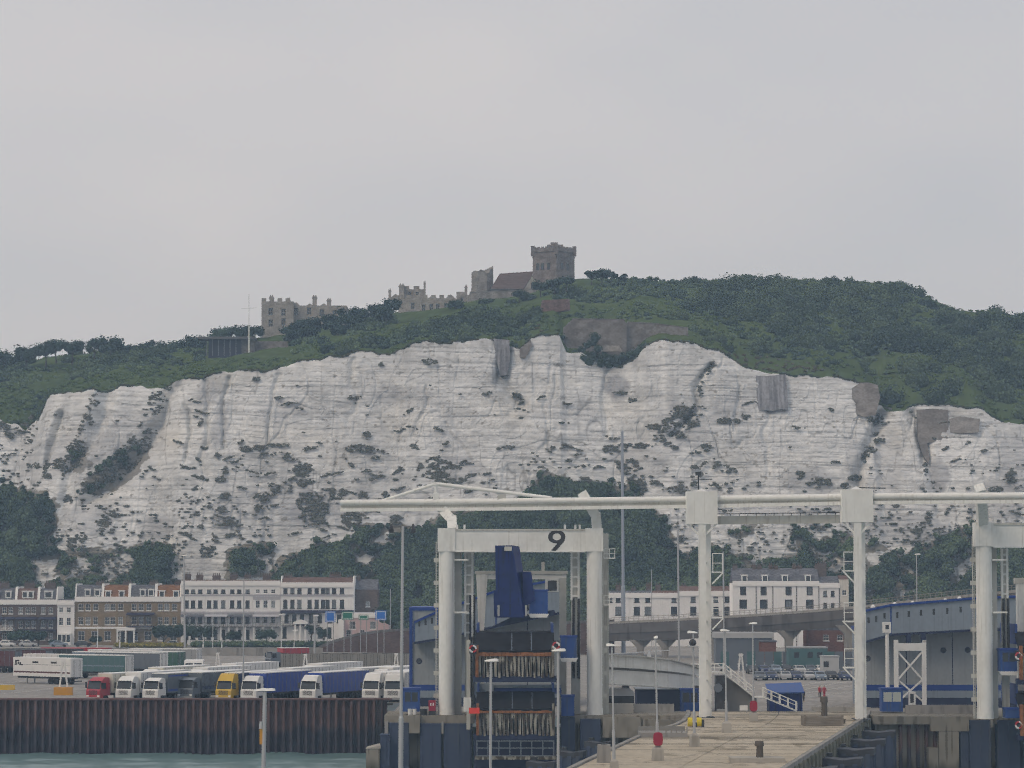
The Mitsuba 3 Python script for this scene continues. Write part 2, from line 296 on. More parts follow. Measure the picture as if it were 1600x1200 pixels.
ph = np.stack([HX, Yh, Zh], -1).reshape(-1, 3)
n1 = meshkit.fbm(ph / 14, 4, 82)[:, None]; n2 = meshkit.fbm(ph / 2.5, 3, 83)[:, None]
ch = (np.array([.055, .085, .035]) * (1 - n1) + np.array([.085, .115, .04]) * n1) * (.7 + .6 * n2)
matte('turf', VC)
solo('hill', (ph, grid_faces(420, HY)), 'turf', 'grassy scrub-covered hill rising behind the cliff edge to the castle', None, kind='structure', smooth=True, color=ch)

# harbour ground: one sheet under the yard, the road and the houses up to the cliff
mat('tarmac', proc(lambda p, n, uv: mix((.15, .145, .14), (.22, .21, .20), fbm(p.x * .15, p.y * .15, 0.)) * (0.85 + 0.3 * noise(p.x * 1.7, p.y * .6))), .85)
gb = MB(); ql = XA(627, 401)
gb.add([[-600, 402.2, YZ], [ql, 402.2, YZ], [ql, 362, YZ], [700, 362, YZ], [700, 850, YZ], [-600, 850, YZ]], [[0, 1, 5], [1, 4, 5], [1, 2, 3], [1, 3, 4]])
solo('harbour_ground', gb.get(), 'tarmac', 'grey tarmac of the lorry yard running back from the quay edge to the road', None, kind='structure')
# the sea
wx = np.linspace(-600, 600, 900); wy = np.linspace(250, 470, 420)
WX, WY = np.meshgrid(wx, wy, indexing='ij')
WZ = (meshkit.fbm(np.stack([WX / 3.0, WY / 1.6, WX * 0], -1), 4, 91) - .5) * .8
solo('water', (np.stack([WX, WY, WZ], -1).reshape(-1, 3), grid_faces(900, 420)), mat('sea', (.10, .165, .17), .25, 0, .6), 'green-grey choppy harbour water in front of the quay', None, kind='structure', smooth=True)
fw = MB().add([[-1200, -400, -.4], [1200, -400, -.4], [1200, 260, -.4], [-1200, 260, -.4]], [[0, 1, 2, 3]])
solo('near_water', fw.get(), 'sea', 'open harbour water below the ferry', None, kind='structure')
# ---------------------------------------------------------------- walls and buildings: shared builders
def facade(mb, O, e, W, z0, z1, holes, deep=.22):
    """Wall sheet from O along unit vector e with real openings (u0, u1, z0, z1) and their reveals; outward is to the viewer's side of e."""
    O, e = np.asarray(O, float), np.asarray(e, float); n = np.array([e[1], -e[0], 0])
    us = sorted({0, W, *[h[0] for h in holes], *[h[1] for h in holes]}); zs = sorted({z0, z1, *[h[2] for h in holes], *[h[3] for h in holes]})
    at3 = lambda u, z, d=0: np.array([O[0] + e[0] * u - n[0] * d, O[1] + e[1] * u - n[1] * d, z])
    # merge cells row by row
    for a, b in zip(zs[:-1], zs[1:]):
        run = None
        for u, v in zip(us[:-1], us[1:]):
            m, k = (u + v) / 2, (a + b) / 2
            solid = not any(h[0] < m < h[1] and h[2] < k < h[3] for h in holes)
            if solid: run = (run[0], v) if run else (u, v)
            if run and (not solid or v == us[-1]):
                mb.add([at3(run[0], a), at3(run[1], a), at3(run[1], b), at3(run[0], b)], [[0, 1, 2, 3]]); run = None
    for u, v, a, b in holes:
        c0, c1 = [at3(u, a), at3(v, a), at3(v, b), at3(u, b)], [at3(u, a, deep), at3(v, a, deep), at3(v, b, deep), at3(u, b, deep)]
        mb.add(c0 + c1, [[i, (i + 1) % 4, (i + 1) % 4 + 4, i + 4] for i in range(4)])
    return mb
def window(parent, O, e, u0, u1, z0, z1, frame, glass, deep=.2, bar=.07, mull=1, trans=1, sill=None, surround=0):
    """A window part (frame and glazing bars) with its pane as sub-part, set in an opening of a facade."""
    O, e = np.asarray(O, float), np.asarray(e, float); n = np.array([e[1], -e[0], 0])
    def p(u, z, d): return np.array([O[0] + e[0] * u - n[0] * d, O[1] + e[1] * u - n[1] * d, z])
    mb = MB(); d = deep - .05; hb = bar / 2
    ez = np.array([0, 0, 1.])
    def b(ua, ub, za, zb, dd=d, th=.04): mb.obox(p((ua + ub) / 2, (za + zb) / 2, dd), np.append(e[:2], 0) * (ub - ua) / 2, n * th, ez * (zb - za) / 2)
    b(u0, u0 + bar, z0, z1); b(u1 - bar, u1, z0, z1); b(u0 + bar, u1 - bar, z0, z0 + bar); b(u0 + bar, u1 - bar, z1 - bar, z1)
    for i in range(mull): c = u0 + (u1 - u0) * (i + 1) / (mull + 1); b(c - hb * .6, c + hb * .6, z0 + bar, z1 - bar, d + .01, .03)
    for i in range(trans): c = z0 + (z1 - z0) * (i + 1) / (trans + 1); b(u0 + bar, u1 - bar, c - hb * .8, c + hb * .8, d + .004, .035)
    if sill: b(u0 - .12, u1 + .12, z0 - .16, z0 - .003, -.03, .12)
    if surround:
        b(u0 - surround, u0 - .003, z0, z1, -.03, .045); b(u1 + .003, u1 + surround, z0, z1, -.03, .045); b(u0 - surround, u1 + surround, z1 + .003, z1 + surround, -.04, .06)
    w = mb.part(parent, 'window', frame)
    g = MB().add([p(u0, z0, deep + .03), p(u1, z0, deep + .03), p(u1, z1, deep + .03), p(u0, z1, deep + .03)], [[0, 1, 2, 3]])
    g.part(w, 'pane', glass)
    return w
mat('dark_glass', (.035, .04, .048), .12, 0, .6)
mat('sky_glass', (.16, .18, .20), .1, 0, .7)
def stone(name, a, b, rough=.9, s=1.0):
    return matte(name, proc(lambda p, n, uv: mix(a, b, smoothstep(.25, .75, fbm(p.x * .5 * s, p.z * .7 * s, p.y * .3 * s, 4))) * (.78 + .44 * noise(p.x * 2.6 * s, p.z * 3.4 * s, p.y * 2.6 * s))))
stone('castle_stone', (.26, .245, .23), (.36, .34, .32))
stone('old_flint', (.19, .18, .175), (.29, .275, .265))
stone('tower_flint', (.165, .145, .14), (.25, .22, .215))
stone('brown_masonry', (.15, .138, .132), (.235, .22, .21), s=.8)
stone('red_brick_far', (.14, .09, .08), (.19, .125, .11))
matte('slate_wall', proc(lambda p, n, uv: mix((.15, .155, .175), (.30, .305, .33), smoothstep(.3, .8, fbm(p.x * 1.6, p.z * .12, 0., 4))) * (.8 + .4 * noise(p.x * 3., p.z * 2.))))
matte('church_tiles', proc(lambda p, n, uv: mix((.105, .078, .074), (.155, .115, .11), fbm(p.x * .9, p.z * 2.2, 0., 3)) * (.88 + .12 * smoothstep(.3, .5, noise(p.z * 6.)))))

# ---------------------------------------------------------------- walls in and on the cliff
def cliff_wall(name, m, pts, off, label, cat='retaining wall', thick=2.5, smooth=False):
    xy = np.array(pts, float); A = cliff_pt(xy[:, 0], xy[:, 1], off)
    base = np.array(cliff_pt(xy[:, 0], xy[:, 1], 0))
    pl = np.polyfit(A[:, 2], A[:, 1] - .0, 1) if len(A) > 2 else (0, A[:, 1].mean())
    yy = np.minimum(np.polyval(pl, A[:, 2]), A[:, 1] + 1.2) - .3
    f = np.c_[A[:, 0], yy, A[:, 2]]; b = f + [0, thick, 0]
    tri = trimesh.creation.triangulate_polygon(Polygon(np.c_[A[:, 0], A[:, 2]]), engine='earcut')
    n = len(f); i = np.arange(n); j = (i + 1) % n
    order = [int(np.argmin(np.hypot(A[:, 0] - v[0], A[:, 2] - v[1]))) for v in tri[0]]
    fr = np.array(order)[tri[1]]
    return solo(name, trimesh.Trimesh(np.vstack([f, b]), np.vstack([fr, np.c_[i, j, j + n], np.c_[i, j + n, i + n]]), process=False), m, label, cat)
cliff_wall('retaining_wall', 'slate_wall', [(1182, 587), (1200, 588), (1228, 585), (1230, 610), (1231, 641), (1218, 640), (1208, 643), (1196, 641), (1186, 643), (1183, 620)], 1.0, 'square slate-grey streaked retaining wall set in the upper chalk cliff')
cliff_wall('retaining_wall', 'brown_masonry', [(1332, 607), (1345, 598), (1358, 598), (1370, 603), (1374, 622), (1366, 650), (1352, 652), (1340, 648), (1338, 630), (1333, 622)], 1.0, 'rounded brown masonry patch at the cliff edge where the cliff steps down')
cliff_wall('retaining_wall', 'brown_masonry', [(1433, 641), (1458, 639), (1482, 641), (1482, 690), (1462, 690), (1448, 693), (1452, 715), (1450, 726), (1441, 712), (1434, 690)], 1.0, 'brown-grey retaining wall with a long tapering foot right of the small gully')
cliff_wall('retaining_wall', 'old_flint', [(1484, 655), (1500, 651), (1531, 655), (1529, 676), (1500, 678), (1485, 676)], .8, 'low grey walled patch at the top of the cliff near the right edge')
cliff_wall('retaining_wall', 'slate_wall', [(771, 529), (796, 532), (797, 560), (793, 586), (782, 588), (776, 565)], 1.2, 'narrow grey masonry wall plugging the notch in the cliff edge')
cliff_wall('retaining_wall', 'brown_masonry', [(812, 546), (829, 531), (832, 540), (820, 560), (812, 558)], .6, 'small brown stone buttress beside the notch in the cliff edge')

def wall_run(name, m, pts, Y, label, cat='wall', thick=1.4, cap=None, depth_slope=0.0):
    """A wall seen from the front: outline traced at one distance, real thickness, with a coping."""
    P3 = np.array([at(a, b, Y) for a, b in pts]); mb = MB()
    mb.prism(np.c_[P3[:, 0], P3[:, 2]], 1, Y, Y + thick)
    k = thing(name, label, cat)
    scene[k] = mikit.ply(mb.get(), m)
    if cap:
        c = MB()
        for a, b in zip(cap[:-1], cap[1:]): c.bar(at(*a, Y + thick / 2) + [0, 0, .12], at(*b, Y + thick / 2) + [0, 0, .12], thick + .3, .22)
        c.part(k, 'coping', m)
    return k
wall_run('fort_wall', 'brown_masonry', [(878, 560), (880, 512), (894, 499), (975, 500), (979, 506), (979, 580), (878, 580)], 846, 'brown stone fort wall with sloping left corner in the dip of the cliff', cap=[(894, 499), (976, 500)])
wall_run('fort_wall', 'brown_masonry', [(979, 580), (979, 504), (1020, 506), (1075, 513), (1076, 540), (1020, 545), (1012, 580)], 848, 'right-hand length of brown fort wall running behind the chalk knoll', cap=[(980, 504), (1020, 506), (1075, 513)])
wall_run('stone_parapet', 'castle_stone', [(934, 549), (936, 540), (968, 540), (972, 549)], 843, 'short pale parapet standing low in front of the fort wall', thick=.8)
wall_run('brick_battery', 'red_brick_far', [(843, 487), (847, 469), (890, 467), (891, 484), (870, 487)], 905, 'dull red brick battery wall among scrub below the church', thick=4)

# ---------------------------------------------------------------- the castle on the crown
def crenel(mb, a, b, Y, z, w=1.3, h=1.1, t=.7):
    n = max(1, int(abs(b - a) / (2 * w))); step = (b - a) / n
    for i in range(n): mb.box(a + step * i, a + step * (i + .55), Y, Y + t, z - .02, z + h)
def castle_block(name, label, Y, x0, x1, top, base, depth, wins, m='castle_stone', gables=(), chimneys=(), cren=True, win=(1.5, 2.4), cat='castle building'):
    k = thing(name, label, cat)
    a, b = at(x0, 600, Y)[0], at(x1, 600, Y)[0]; zt, zb = ZA(top, Y), ZA(base, Y); W = b - a
    hs = []
    for px, py in wins:
        q = at(px, py, Y); hs.append((q[0] - a - win[0] / 2, q[0] - a + win[0] / 2, q[2] - win[1] / 2, q[2] + win[1] / 2))
    mb = facade(MB(), [a, Y, 0], [1, 0, 0], W, zb, zt, hs, .4)
    mb.add([[a, Y, zb], [a, Y + depth, zb], [a, Y + depth, zt], [a, Y, zt]], [[0, 1, 2, 3]]).add([[b, Y, zb], [b, Y + depth, zb], [b, Y + depth, zt], [b, Y, zt]], [[0, 1, 2, 3]])
    mb.add([[a, Y + depth, zb], [b, Y + depth, zb], [b, Y + depth, zt], [a, Y + depth, zt]], [[0, 1, 2, 3]])
    mb.part(k, 'wall', m)
    for h in hs: window(k, [a, Y, 0], [1, 0, 0], *h, m, 'dark_glass', .36, .14, 1, 1, surround=.25)
    r = MB().box(a + .3, b - .3, Y + .3, Y + depth - .3, zt - .3, zt + .05)
    r.part(k, 'roof', 'lead_roof')
    if cren:
        MB().box(a - .1, b + .1, Y - .12, Y - .02, zt - .9, zt - .6).part(k, 'string_course', m); n = max(1, int((b - a) / 2.6)); st_ = (b - a) / n
        for yy in (Y - .02, Y + depth - .68):
            for i in range(n): MB().box(a + st_ * i, a + st_ * (i + .55), yy, yy + .7, zt - .02, zt + 1.1).part(k, 'merlon', m)
    for gx_, gy, gw in gables:
        q = at(gx_, gy, Y); w = gw * PX(Y) / 2; g = MB()
        g.prism([(q[0] - w, zt - .6), (q[0] + w, zt - .6), (q[0], q[2])], 1, Y - .06, Y + 3); g.part(k, 'gable', m)
    for cx_, cy, cw in chimneys:
        q = at(cx_, cy, Y + 3); w = cw * PX(Y) / 2; g = MB()
        g.box(q[0] - w, q[0] + w, Y + 3, Y + 3 + 2 * w, zt - .5, q[2]).box(q[0] - w * 1.25, q[0] + w * 1.25, Y + 3 - w * .25, Y + 3 + w * 2.25, q[2] - .7, q[2] - .3)
        for s_ in (-.5, .5): g.tube([q[0] + s_ * w, Y + 3 + w, q[2]], [q[0] + s_ * w, Y + 3 + w, q[2] + .5], w * .3, w * .24, 8)
        g.part(k, 'chimney', m)
    return k
matte('lead_roof', (.13, .13, .14))
castle_block('officers_quarters', 'pale stone castle block with battlements and two rows of windows, leftmost of the castle', 972, 408, 458, 471, 540, 15, [(423, 487), (423, 505), (443, 488), (443, 503)], chimneys=[(424, 463, 6)])
castle_block('quarters_wing', 'gabled stone castle wing with chimneys between the left block and the dark trees', 976, 459, 541, 477.5, 535, 14, [(462, 487), (483, 486), (503, 489), (523, 491)],
             gables=[(463, 472, 18), (484, 474, 20), (506, 474, 20)], chimneys=[(451, 467, 4), (491.5, 463, 6.5), (514, 467.5, 6)], cren=False)
castle_block('barrack_range', 'long stone castle range with stepped parapet and tall chimneys below the ruined round tower', 985, 622, 712, 466, 505, 14, [(645, 478), (662, 481), (674, 480), (684, 480), (697, 479)],
             gables=[(618, 459, 26), (676, 461, 22), (704, 460, 22)], chimneys=[(609, 453, 4), (627.5, 445, 8), (663.5, 441, 3)], win=(1.3, 2.2))
castle_block('barrack_tower', 'raised battlemented stone block standing above the long castle range', 990, 630, 662, 452, 490, 10, [(640, 459), (652, 459)], win=(1.0, 1.5))
castle_block('gate_lodge', 'low battlemented castle lodge with one chimney left of the ruined round tower', 990, 713, 737, 461, 490, 10, [(722, 467)], chimneys=[(728, 447, 4)], win=(1.0, 1.6))
def stone_tower(name, label, pts, Y, rag, m, cat='tower', wins=()):
    pass
# ruined octagonal lighthouse tower, walls thinning upward, broken rim
k = thing('ruined_lighthouse', 'weathered octagonal flint tower with broken rim left of the church roof', 'tower')
c = at(753.5, 470, 990); R = 18.0 * PX(990); zb, zt = ZA(478, 990), ZA(424, 990)
ang = np.arange(24) * 2 * np.pi / 24 + .13; mb = MB(); rings = []
octa = R / np.maximum(np.cos(((ang + np.pi / 8) % (np.pi / 4)) - np.pi / 8), .9)
rag = np.array([zt + 1.5 / (1 + math.exp(-14 * (math.cos(a - .2) - .62))) + .9 * math.sin(3 * a + 1) * .5 + .5 * math.sin(7 * a) for a in ang])
def ring(rr, zz): return np.c_[c[0] + rr * np.cos(ang), 990 + R + rr * np.sin(ang), zz]
for r0, z0, r1, z1 in ((octa * 1.0, zb + ang * 0, octa * .985, zb + 6 + ang * 0), (octa * .95, zb + 6 + ang * 0, octa * .94, rag)):
    mb.loft(ring(r0, z0), ring(r1, z1))
mb.part(k, 'wall', 'old_flint')
for px, py, w, h in ((748, 433, .7, 1.6), (748, 450, 1.3, 2.3), (760, 441, .6, 1.1)):
    q = at(px, py, 990); yy = 990 + R - math.sqrt(max(R * R * .9 - (q[0] - c[0]) ** 2, 0)) + .05
    wmb = MB().box(q[0] - w / 2, q[0] + w / 2, yy - .12, yy + .4, q[2] - h / 2, q[2] + h / 2); wmb.part(k, 'window', 'dark_glass')
# church: tower, nave, transept
k = thing('church', 'flint church with square battlemented tower and red-brown tiled nave roof on the castle hill', 'church')
Yc = 990; a, b = at(832, 0, Yc)[0], at(898, 0, Yc)[0]; zt, zb = ZA(392, Yc), ZA(450, Yc); w2 = (b - a) / 2; xm = (a + b) / 2
tw = MB()
# the tower stands a little turned: two faces show, the corner right of the middle
cor = [np.array([a, Yc + 5.0]), np.array([a + (b - a) * .56, Yc]), np.array([b, Yc + 6.4]), np.array([a + (b - a) * .44, Yc + 11.4])]
ring4 = lambda s_, z: [[xm + (p[0] - xm) * s_, Yc + 5.7 + (p[1] - Yc - 5.7) * s_, z] for p in cor]
tw.loft(ring4(1, zb - 3), ring4(.985, zt)).loft(ring4(1.015, zt - 1.9), ring4(1.015, zt - 1.4)).loft(ring4(1.012, zt - 8.2), ring4(1.01, zt - 7.8))
tw.part(k, 'tower', 'tower_flint')
bt = MB()
for i in range(4):
    p, q = np.array(ring4(.985, zt)[i]), np.array(ring4(.985, zt)[(i + 1) % 4]); d = q - p; n = 6
    bt.bar(p + [0, 0, .6], q + [0, 0, .6], .7, 1.3)
    for j in range(n): bt.bar(p + d * (j + .25) / n + [0, 0, 1.5], p + d * (j + .75) / n + [0, 0, 1.5], .6, .5)
    bt.box(p[0] - .65, p[0] + .65, p[1] - .65, p[1] + .65, zt - 1.2, zt + 2.2)
bt.part(k, 'battlement', 'tower_flint')
st = MB().box(xm - 2.2, xm + 3.2, Yc + 4, Yc + 9, zt, zt + 2.6).box(xm - 1, xm + 1.4, Yc + 4.5, Yc + 8, zt + 2.6, zt + 3.4); st.part(k, 'stair_turret', 'tower_flint')
for i, offs in ((0, (.22, .42, .68)), (1, (.3, .62))):
    p, q = np.array(ring4(1, 0)[i]), np.array(ring4(1, 0)[i + 1]); d = (q - p) / np.linalg.norm(q - p); L = np.linalg.norm(q - p)
    for f_ in offs:
        g = MB(); cc = p + d * L * f_; nn = np.array([d[1], -d[0], 0])
        g.obox([cc[0] + nn[0] * .05, cc[1] + nn[1] * .05, zt - 5.0], d * .55, nn * .1, [0, 0, 1.1]); g.part(k, 'louvre', 'dark_glass')
nz, rz = ZA(453, Yc), ZA(427, Yc); xl, xr, xa = at(768, 0, Yc)[0], at(826, 0, Yc)[0], at(781, 0, Yc)[0]
nv = MB().box(xl, xr, Yc - 4, Yc + 6, nz - 4, nz); nv.part(k, 'nave', 'old_flint')
rf = MB().add([[xl - .3, Yc - 4.6, nz - .1], [xr, Yc - 4.6, nz - .1], [a + .2, Yc + 1, ZA(423.5, Yc)], [xa, Yc + 1, rz], [xl - .3, Yc + 6.6, nz - .1], [xr, Yc + 6.6, nz - .1]], [[0, 1, 2, 3], [4, 5, 2, 3]]).add([[xl - .3, Yc - 4.6, nz - .1], [xa, Yc + 1, rz], [xl - .3, Yc + 6.6, nz - .1]], [[0, 1, 2]])
rf.part(k, 'roof', 'church_tiles')
tr = MB(); g0, g1, gm = at(819, 0, 984)[0], at(846, 0, 984)[0], at(831, 0, 984)[0]
tr.prism([(g0, ZA(458, 984) - 3), (g1, ZA(458, 984) - 3), (g1, ZA(452, 984)), (gm, ZA(431, 984)), (g0, ZA(452, 984))], 1, 984, 992); tr.part(k, 'transept', 'castle_stone')
tr = MB().add([[gm, 983.9, ZA(430.5, 984)], [gm, 993, ZA(430.5, 984)], [g1 + .5, 993, ZA(453, 984)], [g1 + .5, 983.9, ZA(453, 984)]], [[0, 1, 2, 3]]).add([[gm, 983.9, ZA(430.5, 984)], [gm, 993, ZA(430.5, 984)], [g0 - .5, 993, ZA(453, 984)], [g0 - .5, 983.9, ZA(453, 984)]], [[0, 1, 2, 3]])
tr.part(k, 'transept_roof', 'church_tiles')
g = MB(); q = at(832, 446, 984); g.prism([(q[0] - .5, q[2] - 1.2), (q[0] + .5, q[2] - 1.2), (q[0] + .5, q[2] + .7), (q[0], q[2] + 1.3), (q[0] - .5, q[2] + .7)], 1, 983.9, 984.1); g.part(k, 'window', 'dark_glass')
wall_run('castle_wall', 'old_flint', [(728, 480), (734, 457), (800, 456), (836, 452), (842, 468), (800, 474)], 980, 'grey flint boundary wall along the crown under the church', thick=1.2, cap=[(734, 457), (800, 456), (836, 452)])
mat('dark_metal', (.05, .055, .06), .5, .3); mat('white_paint_plain', (.68, .69, .66), .45)
# flagpole with yard, lookout shelter
k = thing('flagpole', 'tall thin white flagpole with a cross yard left of the castle', 'flagpole'); p0, p1 = at(389, 551, 905), at(389, 459, 905)
MB().tube(p0, p0 + (p1 - p0) * .45, .26, .22, 8).tube(p0 + (p1 - p0) * .45, p1, .12, .07, 8).part(k, 'mast', 'white_paint_plain')
MB().tube(at(377, 482, 905), at(401, 481, 905), .07, .07, 6).part(k, 'yard', 'white_paint_plain')
mat('shelter_glass', (.03, .035, .06), .5, 0, .2)
k = thing('lookout_shelter', 'low flat-roofed dark glass-fronted lookout on the grass beside the flagpole', 'lookout building'); Yl = 908
a, b, c_, z0, z1 = at(324, 0, Yl)[0], at(381, 0, Yl)[0], at(400, 0, Yl)[0], ZA(556, Yl), ZA(530, Yl)
MB().box(a - 2, c_ + .4, Yl - 1.5, Yl + 7, z1, z1 + .7).part(k, 'roof', 'lead_roof')
MB().box(a + 1, b, Yl + .3, Yl + 6, z0 - 3, z1).part(k, 'glazing', 'shelter_glass'); MB().box(b, c_, Yl + 1, Yl + 6.5, z0, z1).part(k, 'wall', 'brown_masonry')
for i in range(7):
    x = a + .5 + (b - a - .5) * i / 6; MB().box(x - .12, x + .12, Yl + .1, Yl + .28, z0, z1).part(k, 'post', 'lead_roof')
wall_run('terrace_wall', 'brown_masonry', [(395, 552), (396, 533), (449, 533), (450, 550)], 912, 'low brown terrace wall right of the lookout', thick=1)

# ---------------------------------------------------------------- hill scrub, woods and trees
def proj(P):
    c, s_ = math.cos(PITCH), math.sin(PITCH); y, z = P[:, 1], P[:, 2] - CAMZ
    d = y * c + z * s_; return np.c_[800 + F * P[:, 0] / d, 600 - F * (z * c - y * s_) / d]
g = np.random.default_rng(11)
def hill_points(n, s0=.005, s1=.52):
    x = g.uniform(-205, 215, n); s_ = g.uniform(s0, s1, n); y, z = hill_yz(x, s_); return np.c_[x, y, z], s_
GRASS = shapely.union_all([poly([(826, 526), (838, 500), (850, 484), (896, 489), (902, 499), (880, 506), (878, 524), (850, 527)]), poly([(540, 528), (620, 500), (634, 508), (612, 522), (560, 538)]),
    poly([(-60, 640), (0, 603), (60, 597), (200, 580), (300, 562), (330, 558), (440, 552), (520, 547), (505, 562), (440, 577), (350, 587), (270, 600), (60, 616), (40, 650), (0, 660)]), poly([(1034, 503), (1094, 494), (1076, 512), (1040, 508)]), poly([(310, 548), (440, 540), (460, 556), (320, 570)])])
BROWN = shapely.union_all([poly([(1125, 548), (1200, 552), (1300, 570), (1300, 592), (1230, 588), (1160, 570)]), poly([(815, 548), (840, 500), (850, 520), (830, 535)]), poly([(920, 545), (990, 548), (960, 570)])])
WOOD = shapely.union_all([poly([(1090, 470), (1180, 425), (1350, 430), (1640, 480), (1640, 670), (1540, 640), (1380, 640), (1330, 590), (1240, 520)])])
CASTLE = shapely.union_all([poly([(404, 455), (545, 455), (545, 527), (462, 524), (404, 545)]), poly([(602, 440), (740, 440), (740, 478), (700, 500), (624, 505), (602, 475)]), poly([(728, 370), (905, 370), (905, 430), (850, 456), (840, 470), (728, 478)]),
    poly([(318, 524), (452, 524), (452, 556), (318, 556)]), poly([(842, 464), (892, 464), (892, 488), (842, 488)]), poly([(876, 496), (1078, 496), (1078, 530), (1020, 545), (1010, 580), (985, 560), (978, 520), (972, 536), (936, 536), (920, 548), (890, 548)])])
TREESP = poly([(440, 520), (452, 500), (520, 486), (615, 462), (626, 480), (622, 500), (560, 520), (500, 535), (470, 540)])
HW = []
pts, ss = hill_points(9500); pp = proj(pts)
isg, isb, isw, isc = (shapely.contains_xy(q, pp[:, 0], pp[:, 1] - 4) for q in (GRASS, BROWN, WOOD, CASTLE))
leaf_a, leaf_b, leaf_c = np.array([.036, .060, .042]), np.array([.10, .142, .075]), np.array([.11, .105, .062])
def hues(n, p, lo, hi): t = np.clip(meshkit.fbm(p / 14, 2, 5) * 1.7 - .35 + g.normal(size=n) * .36, 0, 1)[:, None]; return lo * (1 - t) + hi * t
keep = ~isc & ~((pp[:, 0] > 400) & (pp[:, 0] < 930) & (pts[:, 1] > 968)) & (ss < .515)
clump = meshkit.fbm(np.c_[pts[:, 0] / 17, pts[:, 1] / 26, pts[:, 0] * 0], 3, 61)
clear = (meshkit.fbm(np.c_[pts[:, 0] / 30, pts[:, 1] / 44, pts[:, 0] * 0], 3, 67) > .555) & (g.random(len(pts)) < .9); keep0 = keep; keep = keep & ~clear
sel = keep & isw & ((clump > .47) | (g.random(len(pts)) < .10)) & (g.random(len(pts)) < .34)
q = pts[sel]; r = g.uniform(1.7, 4.9, len(q)) * (.62 + .8 * clump[sel]) * np.where(ss[sel] > .44, .55, 1); q = q + np.c_[r * 0, r * 0, r * .15]
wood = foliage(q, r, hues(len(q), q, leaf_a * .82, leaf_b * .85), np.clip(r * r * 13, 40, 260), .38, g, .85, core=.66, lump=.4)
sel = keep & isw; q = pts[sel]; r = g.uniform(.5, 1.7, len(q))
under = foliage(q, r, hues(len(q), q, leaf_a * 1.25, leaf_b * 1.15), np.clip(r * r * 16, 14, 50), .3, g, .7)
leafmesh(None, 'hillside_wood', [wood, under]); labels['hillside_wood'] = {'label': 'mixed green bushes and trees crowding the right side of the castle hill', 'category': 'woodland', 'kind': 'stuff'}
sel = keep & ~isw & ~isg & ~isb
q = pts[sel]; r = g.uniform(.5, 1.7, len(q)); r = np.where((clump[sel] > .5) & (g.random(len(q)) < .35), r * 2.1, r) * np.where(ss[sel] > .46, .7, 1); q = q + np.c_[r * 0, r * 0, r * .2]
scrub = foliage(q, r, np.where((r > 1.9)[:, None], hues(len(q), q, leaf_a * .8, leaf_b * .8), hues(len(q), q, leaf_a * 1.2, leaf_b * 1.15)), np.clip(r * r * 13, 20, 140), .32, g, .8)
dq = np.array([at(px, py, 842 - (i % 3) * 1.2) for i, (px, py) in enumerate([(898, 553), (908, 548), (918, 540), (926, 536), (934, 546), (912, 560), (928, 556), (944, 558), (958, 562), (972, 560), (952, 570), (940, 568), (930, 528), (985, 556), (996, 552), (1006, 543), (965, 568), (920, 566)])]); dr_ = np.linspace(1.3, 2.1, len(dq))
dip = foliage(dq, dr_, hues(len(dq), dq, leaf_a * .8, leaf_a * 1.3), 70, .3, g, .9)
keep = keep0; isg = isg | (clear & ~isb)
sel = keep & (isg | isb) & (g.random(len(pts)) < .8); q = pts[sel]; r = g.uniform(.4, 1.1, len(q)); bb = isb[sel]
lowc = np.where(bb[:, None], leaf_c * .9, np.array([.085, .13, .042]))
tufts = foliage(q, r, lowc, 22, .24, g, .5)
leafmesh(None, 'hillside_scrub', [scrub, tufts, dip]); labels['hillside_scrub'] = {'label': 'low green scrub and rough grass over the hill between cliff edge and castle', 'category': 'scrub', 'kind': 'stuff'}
matte('bark', (.07, .06, .05))
ORD = 'first second third fourth fifth sixth seventh eighth ninth tenth eleventh twelfth thirteenth fourteenth fifteenth sixteenth'.split()
def tree(base, h, rad, col, label, group=None, cards=420, name='tree', size=.34, flat=1.0, blobs=9, cat='tree', seed=0):
    """A tree: tapered trunk with limbs, a crown of many leaf sprays in uneven clumps with gaps."""
    tg = np.random.default_rng(1000 + seed); k = thing(name, label, cat, group); base = np.asarray(base, float)
    top = base + [tg.normal() * .05 * h, tg.normal() * .05 * h, h * .6]; mb = MB().tube(base - [0, 0, .4], top, h * .035 + .05, h * .014 + .02, 8)
    cs = []
    for i in range(blobs):
        th = i * 2.4 + tg.uniform(0, .8); el = tg.uniform(-.35, 1.0); rr = rad * tg.uniform(.35, .72)
        cpos = base + [rr * math.cos(th), rr * math.sin(th), h * .62 + el * h * .28 * flat]; cs.append(cpos)
        if i % 2 == 0: mb.tube(base + (top - base) * tg.uniform(.45, .95), cpos, h * .014 + .02, .02, 6)
    mb.part(k, 'trunk', 'bark'); cs.append(base + [0, 0, h * .72]); cs = np.array(cs)
    rs = rad * tg.uniform(.34, .56, len(cs)); cc = np.asarray(col) * tg.uniform(.75, 1.3, (len(cs), 1))
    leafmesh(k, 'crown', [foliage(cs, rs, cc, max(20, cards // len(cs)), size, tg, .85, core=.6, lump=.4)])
    return k
def hill_at(px, py, Y):
    p = at(px, py, Y); return p
